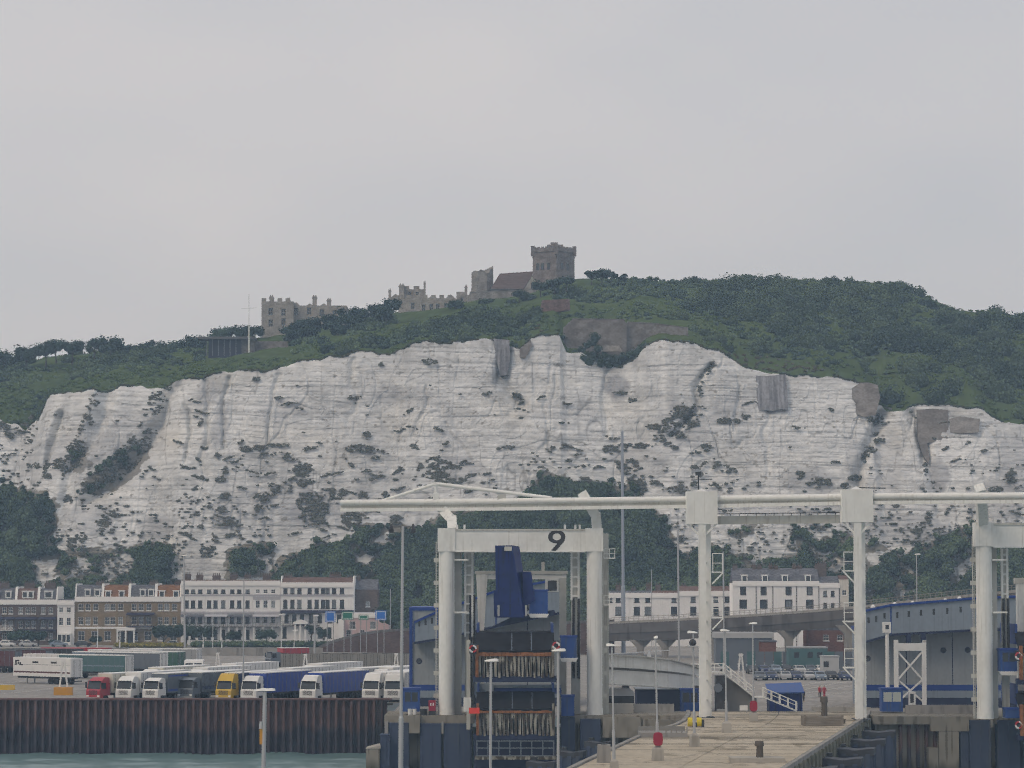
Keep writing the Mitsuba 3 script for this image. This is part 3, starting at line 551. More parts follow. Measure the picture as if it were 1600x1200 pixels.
for i, (px, py, w) in enumerate([(6, 575, 30), (40, 572, 34), (72, 566, 30), (88, 560, 26), (113, 562, 28), (148, 562, 24), (172, 562, 30), (200, 565, 22), (224, 562, 26), (250, 562, 26), (276, 558, 24), (308, 548, 26), (345, 541, 30), (368, 534, 26), (396, 532, 24)]):
    Yt = 965; b = at(px, py + 6, Yt); top = [553, 544, 536, 532, 533, 529, 528, 540, 533, 538, 534, 527, 514, 510, 512][i]
    h = ZA(top, Yt) - b[2]
    tree(b, h, w * PX(Yt) * .74, leaf_a * .85 if i % 3 else leaf_a * 1.2, f'{ORD[i]} tree from the left edge in the dark skyline row left of the castle', 'trees along the left skyline', seed=i, cards=620, blobs=12)
for i, (px, top, base, w) in enumerate([(466, 498, 534, 26), (490, 497, 530, 28), (516, 492, 528, 28), (541, 482, 524, 30), (566, 476, 518, 28), (590, 470, 512, 28), (612, 466, 502, 26), (481, 508, 540, 26), (528, 502, 534, 26), (556, 494, 526, 26), (600, 482, 512, 24), (452, 512, 545, 22)]):
    Yt = 945 if i < 7 else 925; b = at(px, base + 5, Yt)
    tree(b, ZA(top, Yt) - b[2], w * PX(Yt) * .68, leaf_a * .75, f'dark tree between the castle ranges, {ORD[i if i < 7 else i - 7]} from the left in the {"back" if i < 7 else "front"} of the clump', 'trees between the castle ranges', seed=40 + i, cards=520, blobs=10)
for i, (px, top, base, w) in enumerate([(924, 425, 444, 18), (940, 423, 444, 22), (955, 425, 444, 18), (974, 430, 444, 10)]):
    b = at(px, base, 985); tree(b, ZA(top, 985) - b[2], w * PX(985) * .62, leaf_a * .8, ['dark clipped bushy tree right of the church tower on the skyline', 'widest dark tree on the skyline right of the church', 'dark tree ending the skyline clump right of the church', 'small lone bush on the skyline right of the church clump'][i], seed=60 + i, flat=1.1, blobs=14)
for i, (px, py, w) in enumerate([(758, 478, 22), (711, 484, 26), (800, 476, 18), (845, 455, 26), (866, 448, 24), (885, 444, 22), (824, 472, 24), (812, 462, 18)]):
    b = at(px, py + 10, 955); tree(b, w * PX(955) * .95, w * PX(955) * .6, leaf_a * .9, 'dark round bush on the castle bank ' + ['below the ruined round tower', 'below the long castle range', 'below the church roof', 'at the foot of the church tower, left', 'at the foot of the church tower, middle', 'at the foot of the church tower, right', 'below the church gable', 'left of the church gable'][i], 'bushes under the castle wall', seed=70 + i, flat=.8, cards=360, name='bush', cat='bush')

# scrub at the cliff foot: masses and clumps standing on the slope before the chalk
sp = scatter(MASS, 6600, g); sp = sp + (np.c_[meshkit.fbm(np.c_[sp / 13, sp[:, :1] * 0], 3, 27), meshkit.fbm(np.c_[sp / 13, sp[:, :1] * 0 + 7], 3, 28)] - .5) * [34, 26]; sp = sp[shapely.contains_xy(MASS.buffer(7), sp[:, 0], sp[:, 1])]; sp = sp[meshkit.fbm(np.c_[sp / [26, 15], sp[:, :1] * 0], 3, 29) > np.where(sp[:, 0] > 1125, .345, np.where((sp[:, 0] > 85) & (sp[:, 0] < 275) & (sp[:, 1] < 800), .455, .30)) - np.clip(shapely.distance(shapely.points(sp), MASS.boundary) - 8, 0, 20) * .006]; q = cliff_pt(sp[:, 0], sp[:, 1], 0.0)
depth_off = np.interp(sp[:, 1], [730, 800, 940], [1.2, 4.0, 9.0])[:, None] * np.array([0, 1, 0]); edge_d = shapely.distance(shapely.points(sp), MASS.boundary)
r = np.clip(g.uniform(1.2, 3.4, len(sp)) * np.where((sp[:, 0] > 85) & (sp[:, 0] < 275) & (sp[:, 1] < 800), .42, 1), .45, .45 + edge_d * SC * .8)
q = q - depth_off * np.clip(edge_d / 25, .12, 1)[:, None]; q[:, 2] = CAMZ + (q[:, 2] - CAMZ) * q[:, 1] / (q[:, 1] + depth_off[:, 1] * np.clip(edge_d / 25, .12, 1))
t = np.clip(meshkit.fbm(q / 16, 3, 15) * 2.2 - .65 + g.normal(size=len(q)) * .2, 0, 1)[:, None]
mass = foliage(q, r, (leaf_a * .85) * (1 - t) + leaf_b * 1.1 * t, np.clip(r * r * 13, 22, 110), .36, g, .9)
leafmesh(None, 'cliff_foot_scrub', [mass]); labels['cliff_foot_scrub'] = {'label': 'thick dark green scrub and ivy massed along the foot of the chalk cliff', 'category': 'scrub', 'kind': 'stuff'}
# tufts on the ledges
TU = [(400, 593, 12, 6), (436, 623, 14, 4), (556, 622, 26, 4), (385, 703, 14, 7), (405, 700, 22, 7), (435, 696, 36, 4), (442, 709, 26, 4), (341, 713, 7, 9), (352, 735, 7, 14), (345, 749, 17, 9), (368, 731, 10, 12), (378, 726, 10, 5), (307, 763, 14, 7), (316, 746, 4, 9), (349, 775, 26, 9), (297, 782, 14, 9),
    (408, 778, 22, 15), (405, 795, 20, 9), (430, 767, 18, 5), (347, 798, 12, 8), (355, 817, 30, 8), (318, 822, 14, 6), (293, 835, 18, 6), (361, 836, 14, 7), (376, 833, 12, 8), (325, 854, 28, 12), (328, 866, 28, 8), (562, 701, 45, 10), (575, 680, 12, 12), (475, 735, 34, 20), (478, 755, 24, 11), (487, 787, 40, 34), (497, 800, 30, 40), (586, 716, 12, 5),
    (574, 737, 12, 5), (601, 738, 14, 4), (625, 734, 10, 8), (658, 731, 12, 10), (650, 698, 24, 8), (535, 770, 12, 15), (568, 774, 16, 9), (604, 773, 14, 9), (550, 812, 30, 26), (671, 565, 28, 7), (690, 735, 46, 32), (737, 745, 20, 8), (712, 752, 40, 8), (807, 617, 12, 10), (815, 628, 6, 10), (787, 588, 12, 6), (763, 615, 22, 4), (955, 703, 24, 14), (993, 697, 40, 6), (980, 726, 40, 16),
    (1000, 762, 18, 26), (970, 614, 22, 5), (989, 626, 14, 8), (1066, 645, 40, 20), (1050, 660, 30, 16), (1075, 652, 26, 14), (1084, 663, 18, 6), (1058, 680, 30, 12), (1048, 698, 22, 12), (1005, 697, 14, 10), (1022, 667, 24, 9), (1103, 700, 20, 11), (1088, 731, 14, 6), (1120, 727, 12, 5), (1093, 742, 10, 8), (1063, 762, 12, 15), (1085, 756, 8, 6), (1114, 570, 7, 12), (1106, 580, 7, 12), (1098, 592, 6, 14),
    (1094, 612, 5, 22), (1140, 658, 40, 8), (1165, 650, 10, 10), (1230, 698, 14, 5), (1280, 755, 40, 14), (1250, 742, 10, 14), (1368, 655, 24, 16), (1375, 690, 18, 9), (1362, 702, 18, 10), (1352, 712, 14, 12), (1336, 747, 22, 8), (1321, 760, 12, 10), (1445, 733, 6, 20), (1450, 807, 8, 20), (1369, 810, 6, 24), (1510, 692, 10, 5), (1538, 705, 6, 5), (1580, 745, 16, 22), (1555, 765, 20, 10),
    (118, 712, 28, 40), (140, 762, 30, 16), (165, 742, 36, 26), (108, 780, 14, 12), (160, 820, 20, 16), (172, 806, 20, 12), (128, 838, 16, 18), (114, 850, 14, 16), (88, 724, 26, 18), (60, 728, 40, 8), (15, 680, 14, 14), (8, 660, 30, 24), (40, 655, 24, 24), (45, 690, 12, 10), (150, 868, 60, 6), (240, 870, 40, 20), (250, 890, 40, 16), (130, 858, 10, 10), (190, 858, 12, 6), (75, 745, 14, 8),
    (1160, 868, 14, 8), (480, 700, 6, 5), (640, 640, 8, 10), (595, 570, 6, 5), (745, 700, 10, 5), (863, 700, 8, 5), (905, 712, 12, 5), (890, 720, 8, 5), (1300, 640, 5, 6), (620, 812, 20, 14), (520, 770, 8, 12), (1400, 790, 10, 8), (1430, 830, 30, 8), (1480, 800, 14, 10)]
cs, rs = [], []
for px, py, w, h in TU:
    n = int(np.clip(w * h / 3, 6, 240)); ang = g.uniform(0, 6.283, n); rr = np.sqrt(g.random(n)) * .5
    if n > 12: okm = meshkit.noise(np.c_[(px + w * rr * np.cos(ang)) / 5, (py + h * rr * np.sin(ang)) / 2.6, ang * 0], 33) > .46; ang, rr = ang[okm], rr[okm]; n = len(ang)
    cs.append(np.c_[px + w * rr * np.cos(ang) + g.normal(size=n) * 1.0, py + h * rr * np.sin(ang) + g.normal(size=n) * .7]); rs.append(np.minimum(g.uniform(.14, .42, n), h * SC * .4))
for _ in range(230):
    px, py = (g.uniform(280, 1130), g.uniform(690, 880)) if g.random() < .72 else (g.uniform(0, 1600), g.uniform(620, 860))
    n_ = int(g.integers(5, 18)); L_ = g.uniform(6, 30); t_ = np.sort(g.random(n_)); cs.append(np.c_[px + L_ * t_, py + 3 * np.sin(t_ * 3 + px) + g.normal(size=n_) * .6]); rs.append(g.uniform(.14, .36, n_) * (.5 + np.sin(t_ * 3.1)))
n = 2300; rx, ry = g.uniform(-30, 1640, n * 3), g.uniform(600, 900, n * 3)
pr = np.clip((ry - 690) / 160, .03, 1) * (meshkit.fbm(np.c_[rx / 38, ry / 26, rx * 0], 3, 19) > .54); s_ = g.random(n * 3) < pr
cs.append(np.c_[rx[s_], np.round(ry[s_] / 4.6) * 4.6]); rs.append(g.uniform(.2, .6, s_.sum()))
for pl_, n_ in (([(148, 606), (166, 606), (150, 650), (136, 690), (132, 720), (106, 740), (88, 735), (112, 700), (128, 650)], 330), ([(236, 612), (266, 604), (262, 628), (240, 690), (214, 730), (180, 752), (150, 768), (120, 775), (128, 748), (170, 715), (210, 680), (228, 640)], 620), ([(30, 640), (66, 640), (56, 700), (20, 740), (0, 720), (0, 680)], 160), ([(70, 720), (110, 725), (100, 750), (60, 752)], 90), ([(150, 822), (170, 800), (198, 790), (194, 812), (176, 832), (150, 838)], 130), ([(100, 850), (275, 850), (275, 900), (100, 900)], 330), ([(1030, 668), (1094, 625), (1092, 668), (1050, 690), (1012, 700)], 150), ([(660, 715), (700, 712), (745, 748), (700, 762), (655, 745)], 120), ([(470, 775), (510, 775), (515, 825), (475, 825)], 150), ([(1345, 830), (1440, 815), (1520, 820), (1520, 850), (1345, 850)], 140), ([(1120, 822), (1600, 822), (1600, 960), (1120, 940)], 1100)):
    s2 = scatter(poly(pl_), n_, g); s2 = s2[meshkit.fbm(np.c_[s2 / 9, s2[:, :1] * 0], 3, 23) > .49]; cs.append(s2); rs.append(g.uniform(.14, .46, len(s2)))
cs, rs = np.vstack(cs), np.concatenate(rs); edge_py = np.interp(cs[:, 0], EDGE[:, 0], EDGE[:, 1]); ok = cs[:, 1] > edge_py + 2; cs, rs = cs[ok], rs[ok]
q = cliff_pt(cs[:, 0], cs[:, 1], .55)
t = g.random((len(q), 1)); tc = np.array([.085, .098, .078]) * (1 - t) + np.array([.18, .178, .16]) * t
leafmesh(None, 'cliff_tufts', [foliage(q, np.c_[rs * 1.5, rs * .8, rs * .7], tc, 12, .2, g, core=.8)]); labels['cliff_tufts'] = {'label': 'dark tufts of scrub clinging to ledges and cracks of the white cliff', 'category': 'scrub', 'kind': 'stuff'}
# fringe of turf hanging over the cliff edge
ex = g.uniform(-200, 210, 2600); ey, ez = np.interp(ex, gx, cliff_top_y), np.interp(ex, gx, cliff_top_z)
er = g.uniform(.25, .75, len(ex)); epx = 800 + ex / SC; okk = ~((epx > 1182) & (epx < 1230)) & (meshkit.fbm(np.c_[ex / 9, ex * 0, ex * 0], 3, 8) > .36)
leafmesh(None, 'edge_turf', [foliage(np.c_[ex, ey + g.uniform(-.1, 1.2, len(ex)), ez + .05][okk], er[okk], hues(okk.sum(), np.c_[ex, ey, ez][okk], leaf_a, leaf_c * .8), 14, .24, g, .6)]); labels['edge_turf'] = {'label': 'ragged fringe of turf along the top edge of the chalk cliff', 'category': 'turf', 'kind': 'stuff'}
# ---------------------------------------------------------------- the sea-front houses
def paint(name, c, dirt=(.45, .44, .42), amt=.35, rough=.7):
    return mat(name, proc(lambda p, n, uv: mix(c, dirt, amt * dr.maximum(smoothstep(.45, .85, fbm(p.x * .9 + 3., p.z * .35, p.y * .9, 3)), 1.3 * smoothstep(.62, .85, noise(p.x * 5. + 9., p.z * .22, p.y * 5.)))) * (.93 + .1 * noise(p.x * 5., p.z * 3., p.y * 5.))), rough)
paint('white_render', (.77, .77, .77), (.5, .5, .49), .12); paint('cream_render', (.60, .58, .53)); paint('grey_render', (.40, .40, .44)); paint('pink_render', (.55, .40, .40))
matte('brown_brick', proc(lambda p, n, uv: mix((.20, .152, .098), (.285, .22, .145), noise(p.x * 3.1, p.z * 7.3, 0.)) * (.75 + .4 * fbm(p.x * .6, p.z * .5, 0., 3))))
matte('dark_brick', proc(lambda p, n, uv: mix((.105, .085, .08), (.165, .13, .115), noise(p.x * 3.1, p.z * 7.3, 0.)) * (.75 + .4 * fbm(p.x * .6, p.z * .5, 0., 3))))
matte('red_brick', proc(lambda p, n, uv: mix((.15, .075, .065), (.21, .115, .095), noise(p.x * 3.1, p.z * 7.3, 0.)) * (.75 + .4 * fbm(p.x * .6, p.z * .5, p.y * .3, 3))))
def tiles(name, a, b): return matte(name, proc(lambda p, n, uv: mix(a, b, cell_rand(p.x * 2.2, 0., p.z * 3.3)) * (.7 + .5 * fbm(p.x * .7, p.z * .7, p.y * .7, 3))))
tiles('slate', (.10, .105, .125), (.17, .175, .20)); tiles('orange_tile', (.20, .10, .055), (.27, .15, .085)); tiles('brown_tile', (.14, .09, .08), (.19, .13, .115))
matte('navy_canopy', (.05, .05, .085)); mat('white_trim', (.76, .76, .75), .55); mat('black_iron', (.03, .03, .035), .5, .2)
HB = YZ
def house(label, Y, x0, x1, eave, m, rows, roof=None, depth=11, cornice='white_trim', base=1003, dormers=(), chim=(), name='terraced_house', group=None, bands=(), party=True, win_w=1.05, frame='white_trim', parapet=.5, cat='house', surround=0):
    """rows: (list of window centres px, top py, bottom py). roof: (material, ridge py, style)."""
    k = thing(name, label, cat, group); s_ = PX(Y); a, b = at(x0, 900, Y)[0], at(x1, 900, Y)[0]; zt = ZA(eave, Y); O = [a, Y, 0]; e = [1, 0, 0]
    hs = []
    for xs, t, bt, *w in rows:
        ww = (w[0] if w else win_w)
        for px in xs: c = at(px, 900, Y)[0] - a; hs.append((c - ww / 2, c + ww / 2, ZA(bt, Y), ZA(t, Y)))
    hs = [h for h in hs if h[0] > .05 and h[1] < b - a - .05]
    mb = facade(MB(), O, e, b - a, HB - .3, zt, hs)
    for X in (a, b): mb.add([[X, Y, HB - .3], [X, Y + depth, HB - .3], [X, Y + depth, zt], [X, Y, zt]], [[0, 1, 2, 3]])
    mb.add([[a, Y + depth, HB - .3], [b, Y + depth, HB - .3], [b, Y + depth, zt], [a, Y + depth, zt]], [[0, 1, 2, 3]]).part(k, 'wall', m)
    for i, h in enumerate(hs): window(k, O, e, *h, frame, 'sky_glass' if (i * 7 + int(x0)) % 5 == 0 else 'dark_glass', mull=1, trans=1, sill=True, surround=surround)
    if cornice: MB().box(a - .02, b + .02, Y - .35, Y - .003, zt - .75, zt - .15).box(a, b, Y - .16, Y + .3, zt - .147, zt + parapet).part(k, 'cornice', cornice)
    for bt_, h_, out, bm in bands:
        z = ZA(bt_, Y); MB().box(a + .01, b - .01, Y - out, Y - .004, z - h_ / 2, z + h_ / 2).part(k, 'string_course', bm)
    if roof:
        rm, ry, style = roof; zr = ZA(ry, Y + 2); y0 = Y + .35
        if style == 'mansard':
            MB().add([[a + .2, y0, zt - .1], [b - .2, y0, zt - .1], [b - .2, y0 + 1.5, zr], [a + .2, y0 + 1.5, zr], [a + .2, Y + depth, zr + .2], [b - .2, Y + depth, zr + .2]], [[0, 1, 2, 3], [3, 2, 5, 4]]).part(k, 'roof', rm)
            if party:
                for X in (a, b - .3): MB().prism([(y0 - .3, zt - .2), (Y + depth, zt - .2), (Y + depth, zr + .55), (y0 + 1.3, zr + .5)], 0, X, X + .3).part(k, 'party_wall', 'white_trim')
        elif style == 'pitch':
            ym = Y + depth / 2; MB().add([[a, y0 - .5, zt - .1], [b, y0 - .5, zt - .1], [b, ym, zr], [a, ym, zr], [a, Y + depth, zt - .1], [b, Y + depth, zt - .1]], [[0, 1, 2, 3], [3, 2, 5, 4]]).add([[a, y0 - .5, zt - .1], [a, ym, zr], [a, Y + depth, zt - .1]], [[0, 1, 2]]).add([[b, y0 - .5, zt - .1], [b, ym, zr], [b, Y + depth, zt - .1]], [[0, 1, 2]]).part(k, 'roof', rm)
        else: MB().box(a + .2, b - .2, Y + .3, Y + depth, zt - .3, zr).part(k, 'roof', rm)
        for px, py in dormers:
            q = at(px, py, Y + .6); D = MB(); D.box(q[0] - .7, q[0] + .7, Y + .5, Y + 3, q[2] - .9, q[2] + .75); D.box(q[0] - .85, q[0] + .85, Y + .4, Y + 3, q[2] + .75, q[2] + .95)
            dk = D.part(k, 'dormer', 'white_trim'); MB().box(q[0] - .5, q[0] + .5, Y + .44, Y + .49, q[2] - .7, q[2] + .6).part(dk, 'pane', 'dark_glass')
    for px, py, w in chim:
        q = at(px, py, Y + 5); w = w * s_ / 2; c = MB().box(q[0] - w, q[0] + w, Y + 4.6, Y + 5.8, zt - .5, q[2]).box(q[0] - w - .12, q[0] + w + .12, Y + 4.5, Y + 5.9, q[2] - .45, q[2] - .2)
        n = max(2, int(w * 2 / .45))
        for i in range(n): X = q[0] - w + (i + .5) * 2 * w / n; c.tube([X, Y + 5.2, q[2]], [X, Y + 5.2, q[2] + .55], .15, .12, 7)
        c.part(k, 'chimney', 'dark_brick')
    return k, a, b, zt
HY0 = 740
def canopy(k, Y, x0, x1, top, bot, m, out=1.5, rail=None):
    a, b = at(x0, 900, Y)[0], at(x1, 900, Y)[0]; zt, zb = ZA(top, Y), ZA(bot, Y)
    MB().add([[a, Y - out, zt - .45], [b, Y - out, zt - .45], [b, Y - .005, zt], [a, Y - .005, zt], [a, Y - out, zt - .6], [b, Y - out, zt - .6], [b, Y - .005, zt - .15], [a, Y - .005, zt - .15]], [[0, 1, 2, 3], [4, 5, 6, 7], [0, 1, 5, 4], [0, 3, 7, 4], [1, 2, 6, 5]]).part(k, 'canopy', m)
    r = MB().box(a, b, Y - out, Y - .006, zb - .18, zb).box(a, b, Y - out, Y - out + .06, zb + .95, zb + 1.03)
    for i in range(int((b - a) / .35)): r.box(a + i * .35, a + i * .35 + .06, Y - out + .004, Y - out + .05, zb, zb + .95)
    for i in range(int((b - a) / 2.4) + 1): x = min(a + i * 2.4, b - .08); r.box(x, x + .08, Y - out + .06, Y - out + .14, zb, zt - .5)
    r.part(k, 'balcony', rail or m)
# far-left dark brick terrace
for i, (x0, x1, ws, lab) in enumerate([(-62, -20, [-52, -41, -30], 'dark brick terraced house cut off by the left edge of the view'), (-20, 25, [-10, 7.5, 17.5], 'dark brick terraced house with low white balcony front at the left edge'), (25, 60, [33, 44, 53], 'dark brick terraced house with navy balcony canopy, second from the left edge'), (60, 89.6, [68, 80], 'dark brick terraced house beside the narrow white end house')]):
    k, *_ = house(lab, HY0, x0, x1, 940, 'dark_brick', [(ws, 948.5, 959), (ws, 970, 981), (ws, 989, 1000)], ('slate' if i % 2 else 'brown_tile', 920, 'mansard'), chim=[((x0 + x1) / 2 + 4, 911, 16)], dormers=[(x0 + 14, 929), (x1 - 12, 929)], group='dark brick houses of the sea-front terrace')
    canopy(k, HY0, x0 + 1, x1 - 1, 964, 984, 'navy_canopy', rail='white_trim' if i in (0, 1) else 'navy_canopy')
k, a, b, zt = house('narrow white-rendered end house between dark brick and brown brick terraces', HY0 - .6, 90, 116.6, 941, 'white_render', [([96, 108], 949, 957), ([96, 108], 965, 977)], ('slate', 936, 'flat'), group=None)
q0, q1 = at(93, 900, HY0)[0], at(113, 900, HY0)[0]; MB().box(q0, q1, HY0 - 2.2, HY0 - .61, HB - .2, HB + 3.0).part(k, 'bay', 'white_trim')
for j in range(3): c = q0 + (q1 - q0) * (j + .5) / 3; MB().box(c - .42, c + .42, HY0 - 2.26, HY0 - 2.21, HB + .8, HB + 2.6).part(k, 'bay_window', 'dark_glass')
# brown brick terrace with alternating roofs
for x0, x1, ws, rm, dm, lab in [(117.2, 160, [127, 138, 150], 'slate', [(137, 926), (152, 926)], 'brown brick terraced house with blue slate mansard, next to the white end house'),
        (160.2, 202, [168, 177, 189], 'orange_tile', [(169, 928), (190, 928)], 'brown brick terraced house with orange tiled mansard, left of the two orange roofs'),
        (202.2, 243.5, [210, 221, 233], 'slate', [(223, 926), (236, 926)], 'brown brick terraced house with blue slate mansard and dark verandah balcony'),
        (243.7, 282.6, [251, 261, 273], 'orange_tile', [(253, 928), (275, 928)], 'brown brick terraced house with orange tiled mansard, against the tall white terrace')]:
    k, a, b, zt = house(lab, HY0, x0, x1, 935.5, 'brown_brick', [(ws, 943.5, 954, 1.25), (ws, 964, 976, 1.2), ([ws[0] + 1, ws[2] - 1], 986, 1001, 1.7)], (rm, 915, 'mansard'), dormers=dm, chim=[(x1 - 3, 909, 13)], group='brown brick houses of the sea-front terrace', bands=[(958.5, .25, .06, 'brown_brick'), (981, .5, .12, 'white_trim')])
    if 'verandah' in lab: canopy(k, HY0, 199, 242, 957, 978, 'navy_canopy', 1.7)
k = thing('porch', 'white columned double porch in front of the brown brick terrace', 'porch'); Yp = HY0 - 3; P = MB()
a, b, z1 = at(183, 900, Yp)[0], at(211, 900, Yp)[0], ZA(981, Yp); P.box(a, b, Yp, HY0 - .2, z1 - .7, z1)
for t in (0, .46, .92): P.box(a + (b - a) * t, a + (b - a) * (t + .08), Yp, Yp + .4, HB - .2, z1 - .7)
P.part(k, 'frame', 'white_trim')
for t in (.1, .56): MB().box(a + (b - a) * t, a + (b - a) * (t + .34), HY0 - .3, HY0 - .25, HB, z1 - .9).part(k, 'door', 'dark_glass')
# tall white stucco terrace
for i, (x0, x1, ws, m, lab) in enumerate([(283, 320, [292, 302, 313], 'white_render', 'tall white stucco terraced house adjoining the orange-roofed brick terrace'), (320.2, 356.5, [327, 337, 349], 'white_render', 'tall white stucco terraced house, second from the left of the white row'),
        (356.7, 395, [363, 374, 387], 'white_render', 'tall white stucco terraced house left of the lilac-grey one'), (395.2, 438, [403, 415, 427], 'grey_render', 'tall terraced house with lilac-grey middle storeys in the white row')]):
    k, a, b, zt = house(lab, HY0, x0, x1, 910.5, m if i < 3 else 'white_render', [(ws, 921, 927), (ws, 938, 950), (ws, 963, 974), (ws, 984, 999)], ('brown_tile', 906, 'flat'), chim=[(x0 + 9, 897, 12), (x1 - 8, 898, 10)] if i in (0, 2) else [((x0 + x1) / 2, 899, 12)], frame='white_trim' if i == 3 else 'black_iron', group='tall white houses of the sea-front terrace', bands=[(930, .35, .2, 'grey_render'), (957, .5, .25, 'grey_render')])
    if i == 3: MB().box(a + .05, b - .05, HY0 - .12, HY0 - .005, ZA(937, HY0), ZA(932, HY0)).part(k, 'painted_band', 'grey_render')
    canopy(k, HY0, x0 + .5, x1 - .5, 960, 979, 'grey_render' if i % 2 else 'slate', 1.8, 'black_iron')
    for j in range(3): x = a + (b - a) * (j + .2) / 3; MB().tube([x, HY0 - 1.7, HB - .2], [x, HY0 - 1.7, ZA(980, HY0)], .2, .17, 8).part(k, 'column', 'white_trim')
k, a, b, zt = house('white stucco corner building with long parapet roof at the right end of the terrace', HY0 - .8, 438.6, 553, 913, 'white_render', [([446, 457, 468, 484, 495, 505, 512, 522, 534.5], 919, 927.5), ([446, 457, 468, 484, 495, 505, 512, 522, 534.5], 937, 950.5), ([448, 460, 472, 486, 500, 516, 530], 960, 973), ([445, 500, 515, 545], 980, 997)],
    ('brown_tile', 903, 'mansard'), chim=[(450, 899, 14), (478, 901, 10), (524, 897, 18), (545, 902, 10)], name='corner_building', frame='black_iron', bands=[(930, .4, .25, 'grey_render'), (955.5, .7, .9, 'navy_canopy')], cat='building')
canopy(k, HY0 - .8, 440, 500, 956, 977, 'black_iron', 1.6)
P = MB(); Yp = HY0 - 3.6; a2, b2 = at(460, 900, Yp)[0], at(479, 900, Yp)[0]; P.prism([(a2 - .3, ZA(975, Yp)), (b2 + .3, ZA(975, Yp)), (b2 + .3, ZA(972, Yp)), ((a2 + b2) / 2, ZA(968, Yp)), (a2 - .3, ZA(972, Yp))], 1, Yp, HY0 - 1)
for t in (0, .42, .84): P.tube([a2 + (b2 - a2) * (t + .08), Yp + .4, HB - .2], [a2 + (b2 - a2) * (t + .08), Yp + .4, ZA(975, Yp)], .28, .22, 9)
P.part(k, 'portico', 'white_trim')
k, *_ = house('dark brick gabled building behind the end of the white terrace', HY0 + 4, 555, 590, 921, 'dark_brick', [([575], 940, 948)], ('slate', 905, 'pitch'), cornice=None, chim=[(560, 901, 6)], name='gabled_building', cat='building')
k, a, b, zt = house('low pink-washed building with white fascia right of the white terrace', HY0 - 6, 538, 606, 961, 'pink_render', [([551, 583, 601], 971, 983, 1.5), ([545, 566], 984, 998, 1.2)], ('grey_render', 957, 'flat'), name='pink_building', cat='building')
MB().box(at(529, 900, 733)[0], at(538, 900, 733)[0], 732.5, 737, HB - .2, ZA(968, 733)).part(k, 'entrance_block', 'white_trim')
# white houses right of the portal
for i, (x0, x1, ws, lab) in enumerate([(928, 958, [942, 953], 'white two-storey cottage glimpsed right of the portal column'), (958.2, 984, [966], 'white cottage behind the tall blue-grey mast'), (984.2, 1020, [995, 1012], 'white cottage with paired dark windows between the two masts'), (1020.2, 1060, [1024, 1053], 'white cottage behind the thin lamp mast'), (1060.2, 1100, [1083], 'white cottage with brown tiled roof left of the slim gantry column'), (1100.2, 1144, [1118, 1136], 'white cottage with brown tiled roof right of the slim gantry column')]):
    house(lab, 728, x0, x1, 929.5 if i < 4 else 926.5, 'white_render', [(ws, 932.5, 941, 1.2), (ws, 948, 961, 1.5)], ('brown_tile' if i >= 3 else 'slate', 916 if i >= 4 else 923, 'pitch'), chim=[(x0 + 8, 914, 8)] if i != 2 else [(1014, 913, 9), (990, 919, 7)], depth=9, group='white cottages along the raised road', base=970, frame='black_iron')
for i, (x0, x1, ws, lab) in enumerate([(1144.6, 1182, [1161], 'white rendered house with a white-capped chimney at the left end of the slate-roofed row'), (1182.2, 1208, [1193], 'narrow white rendered house with a roof light in the slate-roofed row'), (1208.2, 1245, [1232], 'white rendered house in the middle of the slate-roofed row'), (1245.2, 1280, [1265], 'white rendered house with a dark door, third along the slate-roofed row'), (1280.2, 1312, [1289, 1301], 'white rendered house with paired small windows at the right end of the slate-roofed row')]):
    ey = 911 if i < 4 else 914
    k, *_ = house(lab, 716, x0, x1, ey, 'white_render', [(ws, 918 if i < 4 else 923, 929 if i < 4 else 932, 1.15 if i < 4 else .9), (ws, 938 if i < 4 else 942, 950, 1.5 if i < 4 else .9)], ('slate', 887.5 if i < 4 else 900, 'pitch'), dormers=[((x0 + x1) / 2, 904)] if i < 4 else [], chim=[(x0 + 4, 884, 7), (x1 - 4, 883, 6)] if i < 4 else [(1284, 880, 14)], depth=10, group='white slate-roofed houses by the raised road', frame='black_iron', surround=.16 if i < 4 else 0, bands=())
    MB().box(at(x1 - 1.2, 900, 716)[0], at(x1 - .5, 900, 716)[0], 715.8, 715.99, HB, ZA(ey + 4, 716)).part(k, 'downpipe', 'black_iron')
k, *_ = house('pale grey chalk-coloured cottage end beside the slate-roofed row', 716, 1312.4, 1326, 905, 'cream_render', [([1319], 922, 930)], ('brown_tile', 899, 'pitch'), cornice=None)

# trees and hedges before the houses
for i, (px, top, base, w, lab) in enumerate([(30, 985, 1005, 36, 'green tree in front of the dark brick terrace at the left edge'), (60, 987, 1004, 26, 'low green tree before the narrow white house'), (255, 978, 1005, 40, 'dark leafy tree before the right-hand orange-roofed house'), (290, 974, 1005, 46, 'broad dark tree hiding the foot of the white terrace'), (320, 978, 1005, 36, 'dark tree right of the broad one before the white terrace'), (364, 985, 1005, 22, 'small dark shrub between the columns of the white terrace'), (417, 984, 1006, 26, 'bushy shrub in front of the lilac-grey house'), (485, 974, 1004, 16, 'narrow dark tree beside the portico of the corner building'), (505, 980, 1005, 18, 'small dark tree right of the portico'), (612, 940, 1000, 46, 'tall dark tree beside the pink building'), (85, 1000, 1008, 12, 'tiny shrub by the bay of the white end house'), (150, 995, 1006, 16, 'shrub before the blue-slate brick house')]):
    Yt = 727 - (i % 3) * 3; b_ = np.array([at(px, 1005, Yt)[0], Yt, YZ]); tree(b_, ZA(top, Yt) - YZ, w * PX(Yt) * .62, leaf_a * (.8 if i % 3 else 1.1), lab, seed=100 + i, cards=520, flat=.75, size=.22, blobs=11)
HEDGE = []
hx_ = g.uniform(at(185, 900, 715)[0], at(290, 900, 715)[0], 160)
